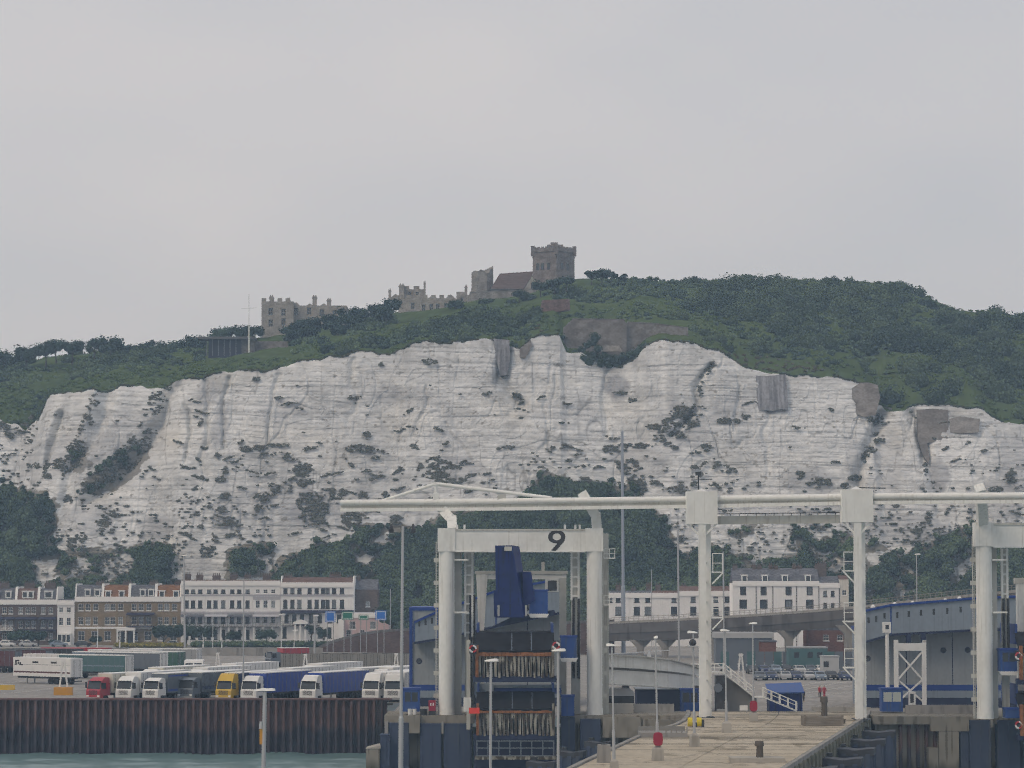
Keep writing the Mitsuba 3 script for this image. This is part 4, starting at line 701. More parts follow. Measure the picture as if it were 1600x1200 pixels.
leafmesh(None, 'yellow_hedge', [foliage(np.c_[hx_, g.uniform(712, 716, 160), np.full(160, YZ + .5)], g.uniform(.5, .95, 160), np.array([.24, .21, .045]) * g.uniform(.7, 1.2, (160, 1)), 30, .2, g, .8)]); labels['yellow_hedge'] = {'label': 'low yellow-flowering hedge along the road below the brick terrace', 'category': 'hedge'}
hx_ = g.uniform(at(300, 900, 715)[0], at(640, 900, 715)[0], 420)
leafmesh(None, 'roadside_shrubs', [foliage(np.c_[hx_, g.uniform(714, 722, 420), np.full(420, YZ + .6)], g.uniform(.4, 1.3, 420), hues(420, np.c_[hx_, hx_ * 0, hx_ * 0], leaf_a, leaf_b), 34, .22, g, .8)]); labels['roadside_shrubs'] = {'label': 'mixed low shrubs in the front gardens along the sea-front road', 'category': 'shrubs', 'kind': 'stuff'}
# ---------------------------------------------------------------- lorry yard, road and car park
def coat(name, c, rough=.35, dirt=.25):
    d = [v * .5 + .09 for v in c]
    return mat(name, proc(lambda p, n, uv: mix(c, d, dirt * smoothstep(.4, .8, fbm(p.x * 1.3, p.z * 1.1, p.y * 1.3, 3)))), rough, 0, .4)
COL = {n: coat('paint_' + n, c) for n, c in dict(white=(.68, .68, .67), red=(.36, .035, .05), yellow=(.55, .36, .04), blue=(.03, .065, .32), navy=(.03, .045, .11), teal=(.06, .13, .14), slate=(.12, .14, .17), grey=(.30, .31, .32), black=(.03, .03, .034), maroon=(.09, .03, .035), silver=(.42, .43, .44), cream=(.6, .58, .5), green=(.05, .12, .09), orange=(.55, .27, .03), bluegrey=(.19, .24, .31)).items()}
mat('rubber', (.018, .018, .02), .85); mat('lamp_glass', (.7, .7, .68), .15)
def place(x, y, z, yaw): return T().translate([float(x), float(y), float(z)]).rotate([0, 0, 1], math.degrees(yaw))
def parts_to(k, items, M):
    for name, shape in items:
        s = dict(shape); s['to_world'] = M
        if '>' in name:
            a, b = name.split('>'); put(k + '__' + a, b, s)
        else: put(k, name, s)
def P_(mb, m, smooth=False): return mikit.ply(mb.get(), m, smooth=smooth)
def wheel_mb(x, y, r, w): return MB().tube([x - w / 2, y, r], [x + w / 2, y, r], r, None, 14)
SHAPES_ = {}
def memo(key, fn):
    if key not in SHAPES_: SHAPES_[key] = fn()
    return SHAPES_[key]
def cab_items(col, tall=3.75):                # a lorry cab, front at y=0 facing -y
    def make():
        b = MB(); prof = [(.06, .45), (.0, .6), (.0, 1.55), (.12, 1.75), (.42, 2.85), (1.1, tall - .12), (1.45, tall), (2.2, tall - .1), (2.2, .9), (.75, .9), (.7, .45)]
        m = trimesh.creation.extrude_polygon(Polygon(prof), 2.46, engine='earcut'); v = np.array(m.vertices)
        w = np.c_[v[:, 2] - 1.23, v[:, 0], v[:, 1]]; taper = np.interp(w[:, 2], [0, 2.7, tall], [1, 1, .86]); w[:, 0] *= taper; b.add(w, m.faces)
        it = [('cab', P_(b, COL[col]))]
        s = MB().add([[-1.12, .12, 1.85], [1.12, .12, 1.85], [1.05, .395, 2.8], [-1.05, .395, 2.8]], [[0, 1, 2, 3]]).box(-1.12, 1.12, .1, .16, 1.8, 1.86); it.append(('windscreen', P_(s, 'dark_glass')))
        it.append(('sun_visor', P_(MB().box(-1.05, 1.05, .1, .4, 2.82, 2.9), COL['black'])))
        for s_ in (-1, 1):
            it.append(('side_window', P_(MB().add([[s_ * 1.236, .42, 1.8], [s_ * 1.236, 1.3, 1.8], [s_ * 1.225, 1.25, 2.6], [s_ * 1.225, .55, 2.6]], [[0, 1, 2, 3]]), 'dark_glass')))
            it.append(('mirror', P_(MB().box(min(s_ * 1.27, s_ * 1.5), max(s_ * 1.27, s_ * 1.5), .1, .25, 1.9, 2.7), COL['black'])))
            it.append(('headlight', P_(MB().box(s_ * .95 - .2, s_ * .95 + .2, -.03, .03, .72, .95), 'lamp_glass')))
        g_ = MB()
        for i in range(5): g_.box(-.72, .72, -.025, .02, .98 + .13 * i, 1.06 + .13 * i)
        it.append(('grille', P_(g_, COL['black']))); it.append(('bumper', P_(MB().box(-1.22, 1.22, -.06, .25, .35, .66), COL['grey'])))
        for s_ in (-1, 1): it.append(('wheel', P_(wheel_mb(s_ * 1.02, 1.35, .5, .32), 'rubber')))
        return it
    return memo(('cab', col, tall), make)
def trailer_items(col, rear='white', L=13.6, y0=2.6, h=4.0, stripes=None, roof='white', curtain=True):
    def make():
        it = []; b = MB().box(-1.26, 1.26, y0, y0 + L, 1.2, h - .12); it.append(('body', P_(b, COL[col])))
        it.append(('roof', P_(MB().box(-1.29, 1.29, y0 - .03, y0 + L + .03, h - .118, h), COL[roof])))
        r = MB()
        if curtain:
            for s_ in (-1, 1):
                for i in range(int(L / 1.1)): r.box(s_ * 1.28 - .015, s_ * 1.28 + .015, y0 + .5 + i * 1.1, y0 + .56 + i * 1.1, 1.22, h - .14)
            it.append(('strap', {**P_(r, COL['slate'])}))
        for i, (z0, z1, c) in enumerate(stripes or []):
            it.append(('stripe', P_(MB().box(-1.272 - i * .003, -1.262, y0 + .15, y0 + L - .15, z0, z1).box(1.262, 1.272 + i * .003, y0 + .15, y0 + L - .15, z0, z1), COL[c])))
        for s_ in (-1, 1):
            d = MB().box(min(s_ * .02, s_ * 1.2), max(s_ * .02, s_ * 1.2), y0 + L + .003, y0 + L + .06, 1.25, h - .2); it.append(('rear_door', P_(d, COL[rear])))
            q = MB(); q.tube([s_ * .45, y0 + L + .1, 1.2], [s_ * .45, y0 + L + .1, h - .25], .03, None, 6).tube([s_ * .8, y0 + L + .1, 1.2], [s_ * .8, y0 + L + .1, h - .25], .03, None, 6); it.append(('rear_door>lock_rod', P_(q, COL['grey'])))
        it.append(('chassis', P_(MB().box(-.5, .5, y0 + .3, y0 + L - .2, .85, 1.19).box(-1.2, 1.2, y0 + L - .15, y0 + L, .45, .62), COL['black'])))
        for s_ in (-1, 1):
            for i in range(3): it.append(('wheel', P_(wheel_mb(s_ * 1.02, y0 + L - 2.2 - 1.32 * i, .5, .4), 'rubber')))
            it.append(('landing_leg', P_(MB().box(s_ * .8 - .08, s_ * .8 + .08, y0 + 2.8, y0 + 2.96, .05, 1.0), COL['grey'])))
        return it
    return memo(('tr', col, rear, L, y0, h, str(stripes), roof), make)
def lorry(px, Y, yaw, cab, label, trailer=None, tall=3.75, group='lorries parked along the quay edge', **kw):
    k = thing('articulated_lorry' if trailer else 'lorry_tractor', label, 'lorry', group); x = at(px, 900, Y)[0]
    it = cab_items(cab, tall) + (trailer_items(trailer, **kw) if trailer else [('chassis', P_(MB().box(-.5, .5, .8, 5.6, .7, 1.0), COL['black'])), *[('wheel', P_(wheel_mb(s_ * 1.02, yy, .5, .4), 'rubber')) for s_ in (-1, 1) for yy in (4.3,)]])
    parts_to(k, it, place(x, Y, YZ, yaw)); return k
yw = math.radians(-24)
lorry(147, 405.5, math.radians(-32), 'red', 'lorry with red cab, leftmost along the quay edge', 'cream', tall=3.4, h=3.9)
lorry(194, 405.5, yw, 'white', 'lorry with white cab just right of the red one', 'white', tall=3.5)
lorry(236, 405, yw, 'white', 'second white-cabbed lorry from the red one, pulling a dark trailer with blue bands', 'slate', stripes=[(1.4, 1.7, 'blue'), (3.4, 3.6, 'blue')], tall=3.3, h=3.9)
lorry(290, 409, yw, 'slate', 'lorry with dull slate cab behind the dark trailer with blue bands', 'slate', stripes=[(1.5, 2.0, 'navy')], tall=3.2, h=3.9)
lorry(350, 405, yw, 'yellow', 'lorry with bright yellow cab in the quayside row', 'navy', tall=3.9)
lorry(389, 404.5, yw, 'white', 'white-cabbed lorry with blue curtain trailer, right of the yellow cab', 'blue', rear='blue', h=4.0, tall=3.6)
lorry(481, 404.5, yw, 'white', 'white-cabbed lorry with bright blue curtain trailer, second of the two blue trailers', 'blue', rear='blue', h=4.05, tall=3.7)
lorry(579, 405, yw * .8, 'white', 'big white-cabbed lorry between the blue trailers and the last cab', 'white', tall=3.95)
lorry(614, 404.5, yw * .3, 'white', 'white-cabbed lorry at the right end of the row beside the blue shed', 'white', tall=3.9)
for i, (px, Y, c, lab) in enumerate([(432, 424, 'white', 'white-roofed trailer lorry behind the first blue trailer'), (540, 424, 'grey', 'grey trailer lorry behind the second blue trailer'), (300, 427, 'white', 'white trailer lorry behind the dark blue-banded one'), (345, 446, 'white', 'white-roofed lorry in the back file above the yellow cab'), (480, 446, 'white', 'white-roofed lorry in the back file between the two blue trailers'), (590, 428, 'white', 'white-roofed lorry close behind the last two white cabs'), (230, 428, 'cream', 'cream trailer lorry behind the second white cab')]):
    lorry(px, Y, yw, 'white', lab, c)
def trailer(px, Y, yaw, col, label, name='trailer', group=None, **kw):
    k = thing(name, label, 'trailer', group); parts_to(k, trailer_items(col, y0=0, **kw), place(at(px, 900, Y)[0], Y, YZ, yaw)); return k
ya = math.radians(180 + 42)
k = trailer(21, 473, math.radians(180 + 52) + 0, 'white', 'white refrigerated trailer with a dark brown stripe and dark lettering, standing alone in the yard', stripes=[(1.75, 2.0, 'maroon')], curtain=False) if False else None
def trailer_rear(px, Y, yaw, col, label, group=None, **kw):
    """px, Y: the middle of the rear end; the trailer runs away from it along the direction yaw."""
    L = kw.get('L', 13.6); x = at(px, 900, Y)[0]; k = thing('trailer', label, 'trailer', group)
    M = place(x, Y, YZ, yaw) @ T().translate([0, -L, 0]); parts_to(k, trailer_items(col, y0=0, **kw), M); return k, M
# yaw: local +y (rear direction) turned towards the right and the viewer
yr = math.radians(-118)
for px, Y, c, rear, lab in [(146, 500, 'white', 'white', 'white-doored trailer second in the back row of the yard'), (203, 496, 'teal', 'white', 'dark teal trailer with white rear doors in the middle of the back row'), (220, 515, 'bluegrey', 'white', 'blue-grey trailer with white rear doors behind the teal one'), (257, 512, 'slate', 'white', 'dark slate trailer with white rear doors near the right of the back row'), (284, 520, 'green', 'green', 'green trailer ending the back row beside the white van')]:
    trailer_rear(px, Y, yr, c, lab, 'trailers in the back row of the yard', rear=rear, stripes=[(2.1, 2.25, 'bluegrey')] if c == 'teal' else None)
k, M = trailer_rear(121, 470, math.radians(-129), 'white', 'white box trailer with a dark stripe and small dark markings, front left of the yard', rear='white', curtain=False, stripes=[(1.75, 2.0, 'maroon'), (3.02, 3.1, 'grey')], h=4.2)
mk = MB()
for s_ in (1,):
    X = s_ * -1.275
    for j, (a, b, c, d) in enumerate([(12.2, 12.6, 2.9, 3.7), (11.7, 12.2, 3.5, 3.72), (11.2, 11.5, 2.9, 3.5), (11.5, 12.0, 3.1, 3.25), (10.8, 11.2, 2.9, 3.2)]): mk.box(X - .008 - .001 * j, X - .006, 13.6 - b, 13.6 - a, c, d)
    for a in (8.0, 4.2): mk.box(X - .008, X - .006, 13.6 - a - 1.6, 13.6 - a, 3.3, 3.65)
mkd = MB()
for s_ in (-1, 1):
    X = s_ * 1.282
    for a, b, c, d in [(.5, .9, 2.9, 3.75), (.9, 1.5, 3.55, 3.75), (1.1, 1.4, 3.1, 3.45), (1.5, 1.9, 2.9, 3.4), (1.9, 2.4, 2.9, 3.1), (4.6, 6.0, 3.3, 3.6), (9.0, 10.4, 3.3, 3.6)]: mkd.box(min(X, X + s_ * .012), max(X, X + s_ * .012), a, b, c, d)
put(k, 'marking', {**P_(mkd, COL['black']), 'to_world': M})
for i, (px, Y, c, lab) in enumerate([(30, 528, 'maroon', 'dark maroon trailer at the left edge behind the white box trailer'), (78, 533, 'maroon', 'dark maroon trailer behind the middle of the white box trailer'), (126, 538, 'black', 'black curtain trailer behind the right end of the white box trailer'), (170, 546, 'red', 'red-topped trailer far back in the yard below the brick houses')]):
    trailer_rear(px, Y, math.radians(-112), c, lab, 'dark trailers far back in the yard', rear='slate', roof='black' if i != 3 else 'red', h=4.0)
for i, (px, Y, c, lab) in enumerate([(250, 532, 'white', 'long white-roofed trailer far back behind the teal trailer'), (312, 540, 'grey', 'grey trailer far back in the yard behind the green one')]):
    trailer_rear(px, Y, math.radians(-108), c, lab, 'pale trailers far back in the yard', rear='white')
# van, red lorry
k = thing('van', 'white van with a big dark windscreen parked right of the green trailer', 'van'); Y0 = 508; x0 = at(303, 900, Y0)[0]
V = MB(); V.prism([(0, .35), (0, 1.1), (.35, 1.5), (.7, 2.35), (1.0, 2.75), (5.6, 2.8), (5.7, .35)], 0, -1.6, 1.6)
it = [('body', P_(V, COL['white'])), ('windscreen', P_(MB().add([[-1.4, .36, 1.56], [-.12, .36, 1.56], [-.12, .66, 2.3], [-1.4, .66, 2.3]], [[0, 1, 2, 3]]), 'dark_glass')), ('windscreen', P_(MB().add([[.12, .36, 1.56], [1.4, .36, 1.56], [1.4, .66, 2.3], [.12, .66, 2.3]], [[0, 1, 2, 3]]), 'dark_glass')), ('grille', P_(MB().box(-.8, .8, -.02, .02, .6, .95), COL['black']))] + [('wheel', P_(wheel_mb(s_ * 1.4, yy, .4, .3), 'rubber')) for s_ in (-1, 1) for yy in (1.0, 4.6)]
parts_to(k, it, place(x0, Y0, YZ, .05))
lorry(419, 560, math.radians(-60), 'slate', 'small red box lorry with white roof by the yard fence', 'red', group=None, L=5.5, h=3.7, tall=2.9, rear='red')
# trestles with coloured feet
def trestle(px, top, foot, label, base=None):
    b = ground(px, foot, YZ); Y = b[1]; s_ = PX(Y); zt = ZA(top, Y); k = thing('lamp_trestle', label, 'trestle', 'white A-shaped trestles in the yard'); zb = YZ + (1.15 if base else 0)
    for dx in (-1, 1): MB().bar([b[0] + dx * .12, Y, zt], [b[0] + dx * 5.5 * s_ * (zt - YZ) / 4.2, Y + .0, zb], .30, .22).part(k, 'leg', COL['white'])
    MB().bar([b[0] - 2.2 * s_, Y - .005, (zt + zb) / 2], [b[0] + 2.2 * s_, Y - .005, (zt + zb) / 2], .16, .14).part(k, 'crossbar', COL['white'])
    MB().box(b[0] - .3, b[0] + .3, Y - .16, Y + .16, zt - .05, zt + .25).part(k, 'cap', COL['white'])
    if base: MB().box(b[0] - 14 * s_, b[0] + 14 * s_, Y - .7, Y + .7, YZ, YZ + 1.15).part(k, 'foot', COL[base])
trestle(99, 1035, 1086, 'white A-shaped trestle on an orange block in the open yard', 'orange'); trestle(340, 1022, 1058, 'white A-shaped trestle above the dark trailers left of the yellow cab'); trestle(477, 1024, 1056, 'white A-shaped trestle in front of the middle of the grey fence'); trestle(619, 1023, 1054, 'white A-shaped trestle beside the blue shed')
for px, py, w, c, lab in [(10, 1078, 26, 'yellow', 'long low yellow barrier block at the left edge of the yard'), (262, 1060, 22, 'orange', 'orange barrier block in front of the white van'), (357, 1054, 18, 'yellow', 'yellow barrier block above the yellow cab')]:
    b = ground(px, py, YZ); s_ = PX(b[1]); k = thing('barrier_block', lab, 'barrier'); MB().prism([(b[1] - .3, YZ), (b[1] + .3, YZ), (b[1] + .18, YZ + .75), (b[1] - .18, YZ + .75)], 0, b[0] - w * s_ / 2, b[0] + w * s_ / 2).part(k, 'body', COL[c])
    MB().box(b[0] - w * s_ / 2, b[0] + w * s_ / 2, b[1] - .2, b[1] + .2, YZ + .753, YZ + .81).part(k, 'rail', COL['cream'])
# fence
matte('dark_fence', (.09, .088, .085))
matte('fence_grey', proc(lambda p, n, uv: mix((.20, .195, .18), (.30, .29, .27), fbm(p.x * .8, p.z * .6, 0., 3))))
k = thing('yard_fence', 'grey ribbed panel fence along the back of the yard', 'fence'); Yf = 545; x0, x1 = at(440, 900, Yf)[0], at(650, 900, Yf)[0]; n = 20
for i in range(n):
    a, b = x0 + (x1 - x0) * i / n, x0 + (x1 - x0) * (i + 1) / n; MB().box(a + .04, b - .04, Yf, Yf + .06, YZ, YZ + 2.95 + .1 * (i % 3 == 0)).part(k, 'panel', 'dark_fence'); m = MB()
    for j in range(3): c = a + (b - a) * (j + .5) / 3; m.box(c - .16, c + .16, Yf - .16, Yf - .003, YZ + .1, YZ + 2.9)
    m.part(k, 'ribs', 'fence_grey'); MB().box(a - .06, a + .037, Yf - .18, Yf + .1, YZ, YZ + 3.1).part(k, 'post', 'fence_grey')
# road edge wall, ramp wall, viaduct
matte('concrete', proc(lambda p, n, uv: mix((.25, .24, .23), (.36, .35, .33), fbm(p.x * .5, p.z * .9, p.y * .5, 4)) * (1 - .35 * smoothstep(.5, .8, fbm(p.x * 1.7, p.z * .25, p.y * 1.7, 3)))))
matte('dark_concrete', proc(lambda p, n, uv: mix((.105, .10, .105), (.155, .15, .15), fbm(p.x * .4, p.z * .8, p.y * .3, 4)) * (1 - .3 * smoothstep(.5, .8, fbm(p.x * 1.2, p.z * .2, 0., 3)))))
matte('pale_concrete', proc(lambda p, n, uv: mix((.33, .31, .275), (.45, .425, .38), fbm(p.x * .6, p.y * .6, p.z * .9, 4)) * (1 - .3 * smoothstep(.55, .8, fbm(p.x * 1.7, p.z * .3, p.y * 1.7, 3)))))
k = thing('road_wall', 'low grey concrete wall between the yard and the sea-front road', 'wall'); Yw = 640; a, b = at(-80, 900, Yw)[0], at(505, 900, Yw)[0]
n = 26
for i in range(n): MB().box(a + (b - a) * i / n + .04, a + (b - a) * (i + 1) / n - .04, Yw, Yw + .4, YZ - .1, YZ + 1.5).part(k, 'panel', 'concrete')
MB().box(a, b, Yw - .08, Yw + .48, YZ + 1.503, YZ + 1.7).part(k, 'coping', 'concrete')
matte('ramp_brick', proc(lambda p, n, uv: mix((.085, .06, .06), (.13, .095, .09), noise(p.x * 2., p.z * 5., 0.)) * (.75 + .4 * fbm(p.x * .4, p.z * .5, 0., 3))))
k = thing('road_ramp', 'dark brown brick wall of the road ramp rising to the right from the pink building', 'ramp')
pl = [(500, 1013, 672), (525, 1003, 670), (560, 993, 668), (600, 988, 664), (650, 985, 660), (760, 980, 655), (960, 972, 648)]
T3 = [at(*q) for q in pl]; R = MB()
for p, q in zip(T3[:-1], T3[1:]):
    R.add([[p[0], p[1], YZ - .3], [q[0], q[1], YZ - .3], q, p, p + [0, 9, 0], q + [0, 9, 0]], [[0, 1, 2, 3], [3, 2, 5, 4]])
R.part(k, 'wall', 'ramp_brick')
C_ = MB()
for p, q in zip(T3[:-1], T3[1:]): C_.bar(p + [0, .1, .3], q + [0, .1, .3], .35, .6)
C_.part(k, 'parapet', 'dark_concrete')
gr = MB(); Yg = 600; a, b = at(505, 900, Yg)[0], at(640, 900, Yg)[0]
k = thing('guard_rail', 'pale road guard rail with posts in front of the dark ramp wall', 'guard rail'); MB().box(a, b, Yg, Yg + .06, YZ + 1.35, YZ + 1.65).part(k, 'rail', 'fence_grey')
for i in range(14): x = a + (b - a) * i / 13.0; MB().box(x - .06, x + .06, Yg + .063, Yg + .2, YZ, YZ + 1.6).part(k, 'post', COL['white'] if i % 2 else 'fence_grey')
# viaduct
V0, V1 = 648., 548.; k = thing('viaduct', 'dark grey concrete road viaduct sloping up to the right below the white houses', 'viaduct')
def vpt(px, py): return at(px, py, V0 + (V1 - V0) * (px - 930) / 430.)
tops = [(925, 977), (960, 973.5), (1060, 969), (1180, 962), (1280, 955), (1345, 949), (1420, 941), (1480, 935), (1720, 912)]; bots = [(925, 1003), (960, 1002), (1060, 1000), (1180, 991), (1280, 983), (1345, 977), (1420, 969), (1480, 963), (1720, 940)]
D = MB(); A = [vpt(*q) for q in tops]; B = [vpt(*q) for q in bots]
for i in range(len(A) - 1):
    a0, a1, b0, b1 = A[i], A[i + 1], B[i], B[i + 1]; w = np.array([0, 10., 0]); m0, m1 = a0 * .45 + b0 * .55, a1 * .45 + b1 * .55
    ins = np.array([0, 1.6, 0]); b0, b1 = b0 + ins, b1 + ins
    D.add([m0, m1, a1, a0, b0, b1, a0 + w, a1 + w, b0 + w * .8, b1 + w * .8, m0 + [0, .5, 0], m1 + [0, .5, 0]], [[0, 1, 2, 3], [10, 11, 1, 0], [4, 5, 11, 10], [3, 2, 7, 6], [4, 5, 9, 8], [8, 9, 7, 6]])
D.part(k, 'deck', 'dark_concrete')
pr_ = MB()
for i in range(len(A) - 1):
    p, q = A[i], A[i + 1]; pr_.bar(p + [0, .15, .1], q + [0, .15, .1], .3, .5)
pr_.part(k, 'parapet', 'concrete')
rl = MB()
for i in range(len(A) - 1):
    p, q = A[i], A[i + 1]; rl.bar(p + [0, .15, 1.15], q + [0, .15, 1.15], .1, .1); rl.bar(p + [0, .15, .75], q + [0, .15, .75], .07, .07); L = np.linalg.norm(q - p)
    for j in range(int(L / 2)): c = p + (q - p) * j / int(L / 2); rl.bar(c + [0, .15, .3], c + [0, .15, 1.15], .08, .08)
rl.part(k, 'railing', 'fence_grey')
for px in (1002, 1041, 1120, 1236, 1330, 1420, 1560):
    b = vpt(px, np.interp(px, [q[0] for q in bots], [q[1] for q in bots])) + [0, 4.5, 0]; p = MB(); w = 1.1
    p.prism([(b[0] - w * .5, YZ - .2), (b[0] + w * .5, YZ - .2), (b[0] + w * .7, b[2] - 1.6), (b[0] + w * 2.2, b[2] + .1), (b[0] - w * 2.2, b[2] + .1), (b[0] - w * .7, b[2] - 1.6)], 1, b[1] - 1.2, b[1] + 1.6); p.part(k, 'pier', 'concrete')
# brick buildings under the viaduct
k, *_ = house('long dark red brick building half hidden under the viaduct', 585, 1262, 1352, 985, 'red_brick', [([1290, 1312, 1334], 992, 1001, 1.1)], ('slate', 979, 'flat'), cornice=None, name='brick_building', cat='building', depth=10)
k = thing('site_hut', 'long low grey flat-roofed hut under the viaduct', 'hut'); Yh_ = 575; a, b = at(1118, 900, Yh_)[0], at(1206, 900, Yh_)[0]; z1 = ZA(997, Yh_)
MB().box(a, b, Yh_, Yh_ + 6, YZ, z1).part(k, 'wall', COL['slate']); MB().box(a - .3, b + .3, Yh_ - .4, Yh_ + 6.3, z1 + .003, z1 + 1.1).part(k, 'roof', COL['silver'])
k = thing('brown_hut', 'small red-brown cabin beside the long grey hut', 'hut'); a, b = at(1188, 900, 566)[0], at(1212, 900, 566)[0]; MB().box(a, b, 566, 570, YZ, ZA(1003, 566)).part(k, 'wall', 'red_brick'); MB().box(a - .2, b + .2, 565.8, 570.2, ZA(1003, 566) + .002, ZA(1001, 566)).part(k, 'roof', 'slate')
k = thing('boundary_fence', 'green-grey mesh fence behind the parked cars', 'fence'); Yf = 540; a, b = at(1125, 900, Yf)[0], at(1345, 900, Yf)[0]; n = 16
for i in range(n): MB().box(a + (b - a) * i / n + .05, a + (b - a) * (i + 1) / n - .05, Yf, Yf + .05, YZ, ZA(1018, Yf)).part(k, 'panel', COL['slate'] if i % 3 else COL['teal'])
for px0, px1, t, c, Yx, nm, lab in [(1232, 1292, 1013, 'teal', 530, 'welfare_cabin', 'flat-roofed dull green cabin behind the parked cars'), (1285, 1310, 1027, 'silver', 512, 'box_van', 'pale box van parked behind the car rows')]:
    k = thing(nm, lab, nm.split('_')[-1]); a, b = at(px0, 900, Yx)[0], at(px1, 900, Yx)[0]; zt = ZA(t, Yx); MB().box(a, b, Yx, Yx + 5, YZ + .4, zt).part(k, 'wall' if c == 'teal' else 'body', COL[c])
    MB().box(a - .1, b + .1, Yx - .1, Yx + 5.1, zt + .003, zt + .25).part(k, 'roof', COL['grey'])
    for t_ in (.2, .55, .8)[: 3 if c == 'teal' else 1]: MB().box(a + (b - a) * t_ - .45, a + (b - a) * t_ + .45, Yx - .03, Yx - .002, zt - 1.7, zt - .7).part(k, 'window', 'dark_glass')
    if c == 'silver':
        for s_ in (a + .5, b - .5): MB().tube([s_ - .15, Yx + .8, YZ + .4], [s_ + .15, Yx + .8, YZ + .4], .4, None, 12).part(k, 'wheel', 'rubber')
b = ground(1212, 1049, YZ); k = thing('yellow_barrier', 'long pale yellow barrier in the car park under the viaduct', 'barrier'); s_ = PX(b[1]); MB().box(b[0] - 24 * s_, b[0] + 24 * s_, b[1], b[1] + .4, YZ, YZ + .7).part(k, 'body', COL['cream']); MB().box(b[0] - 24 * s_, b[0] + 24 * s_, b[1] - .02, b[1] + .42, YZ + .703, YZ + .85).part(k, 'rail', COL['yellow'])
# cars
def car_items(col):
    def make():
        b = MB(); prof = [(-2.1, .35), (-2.15, .62), (-2.05, .86), (-1.2, .98), (-.55, 1.42), (-.2, 1.47), (1.1, 1.46), (1.75, 1.02), (2.1, .95), (2.15, .6), (2.1, .35)]
        m = trimesh.creation.extrude_polygon(Polygon(prof), 1.76, engine='earcut'); v = np.array(m.vertices); w = np.c_[v[:, 2] - .88, v[:, 0], v[:, 1]]; w[:, 0] *= np.interp(w[:, 2], [.3, .9, 1.47], [.97, 1, .78]); b.add(w, m.faces)
        it = [('body', P_(b, COL[col]))]
        it.append(('windscreen', P_(MB().add([[-.74, -1.16, 1.02], [.74, -1.16, 1.02], [.62, -.62, 1.40], [-.62, -.62, 1.40]], [[0, 1, 2, 3]]), 'dark_glass')))
        it.append(('rear_window', P_(MB().add([[-.70, 1.74, 1.05], [.70, 1.74, 1.05], [.6, 1.2, 1.42], [-.6, 1.2, 1.42]], [[0, 1, 2, 3]]), 'dark_glass')))
        for s_ in (-1, 1):
            it.append(('side_window', P_(MB().add([[s_ * .865, -.95, 1.02], [s_ * .865, 1.3, 1.02], [s_ * .735, 1.0, 1.38], [s_ * .735, -.45, 1.38]], [[0, 1, 2, 3]]), 'dark_glass')))
            it.append(('headlight', P_(MB().box(s_ * .62 - .17, s_ * .62 + .17, -2.17, -2.08, .62, .76), 'lamp_glass')))
            for y in (-1.35, 1.35): it.append(('wheel', P_(wheel_mb(s_ * .78, y, .31, .22), 'rubber')))
        return it
    return memo(('car', col), make)
def car(px, py, yaw, col, label, group, name='parked_car'):
    b = ground(px, py, YZ); k = thing(name, label, 'car', group); parts_to(k, car_items(col), place(b[0], b[1], YZ, yaw))
words = dict(white='white', grey='grey', silver='silver', black='black', navy='dark navy', slate='slate-grey', red='red', bluegrey='blue-grey')
cc = random.Random(5)
for row, (py, xs) in enumerate([(1062.5, range(1186, 1322, 19)), (1052, range(1176, 1318, 18)), (1045.5, range(1150, 1318, 18))]):
    for i, px in enumerate(xs):
        c = cc.choice(['silver', 'grey', 'black', 'navy', 'slate', 'white', 'bluegrey', 'black', 'navy'])
        car(px + cc.uniform(-2, 2), py + cc.uniform(-.5, .5), cc.choice([.12, 3.2, .05]), c, f'{words[c]} car, {ORD[i]} from the left in the {["front", "middle", "back"][row]} row under the viaduct', 'cars parked under the viaduct')
lm = MB(); z_ = YZ + .004
for a, b in [((1248, 1079), (1330, 1063)), ((1252, 1084), (1335, 1071)), ((1262, 1089), (1340, 1080)), ((1240, 1074), (1320, 1058)), ((20, 1083), (80, 1076)), ((0, 1068), (40, 1064)), ((60, 1068), (150, 1063)), ((-20, 1085), (20, 1082)), ((300, 1062), (420, 1060))]:
    p, q = ground(*a, YZ), ground(*b, YZ); d = (q - p) / np.linalg.norm(q - p); n_ = np.array([-d[1], d[0], 0]) * .12; lm.add([[*(p - n_)[:2], z_], [*(p + n_)[:2], z_], [*(q + n_)[:2], z_], [*(q - n_)[:2], z_]], [[0, 1, 2, 3]])
solo('lane_markings', lm.get(), matte('road_paint', (.5, .49, .46)), 'worn white lane lines painted on the yard tarmac', None, kind='structure')
for px, py, c, lab in [(1064, 1047, 'white', 'white car parked beyond the top of the curved ramp girder'), (1088, 1050, 'white', 'second white car beyond the curved ramp girder, nearer the slim column'), (1118, 1050, 'silver', 'silver car seen behind the slim gantry column'), (960, 1040, 'slate', 'slate-grey car behind the portal column under the viaduct'), (985, 1040, 'silver', 'silver car under the viaduct behind the ramp'), (1020, 1041, 'black', 'black car under the viaduct behind the ramp')]: car(px, py, 1.3, c, lab, None)
for px, c, lab in [(10, 'white', 'white car on the sea-front road at the left edge'), (44, 'silver', 'silver car on the sea-front road before the brick terrace'), (92, 'bluegrey', 'blue-grey car parked before the narrow white house'), (130, 'black', 'black car on the road before the blue-slate house'), (272, 'white', 'white car beside the yellow hedge'), (400, 'white', 'white car on the road below the lilac-grey house'), (445, 'slate', 'slate-grey car on the road below the corner building')]: car(px, 1010.5, 1.55, c, lab, None)
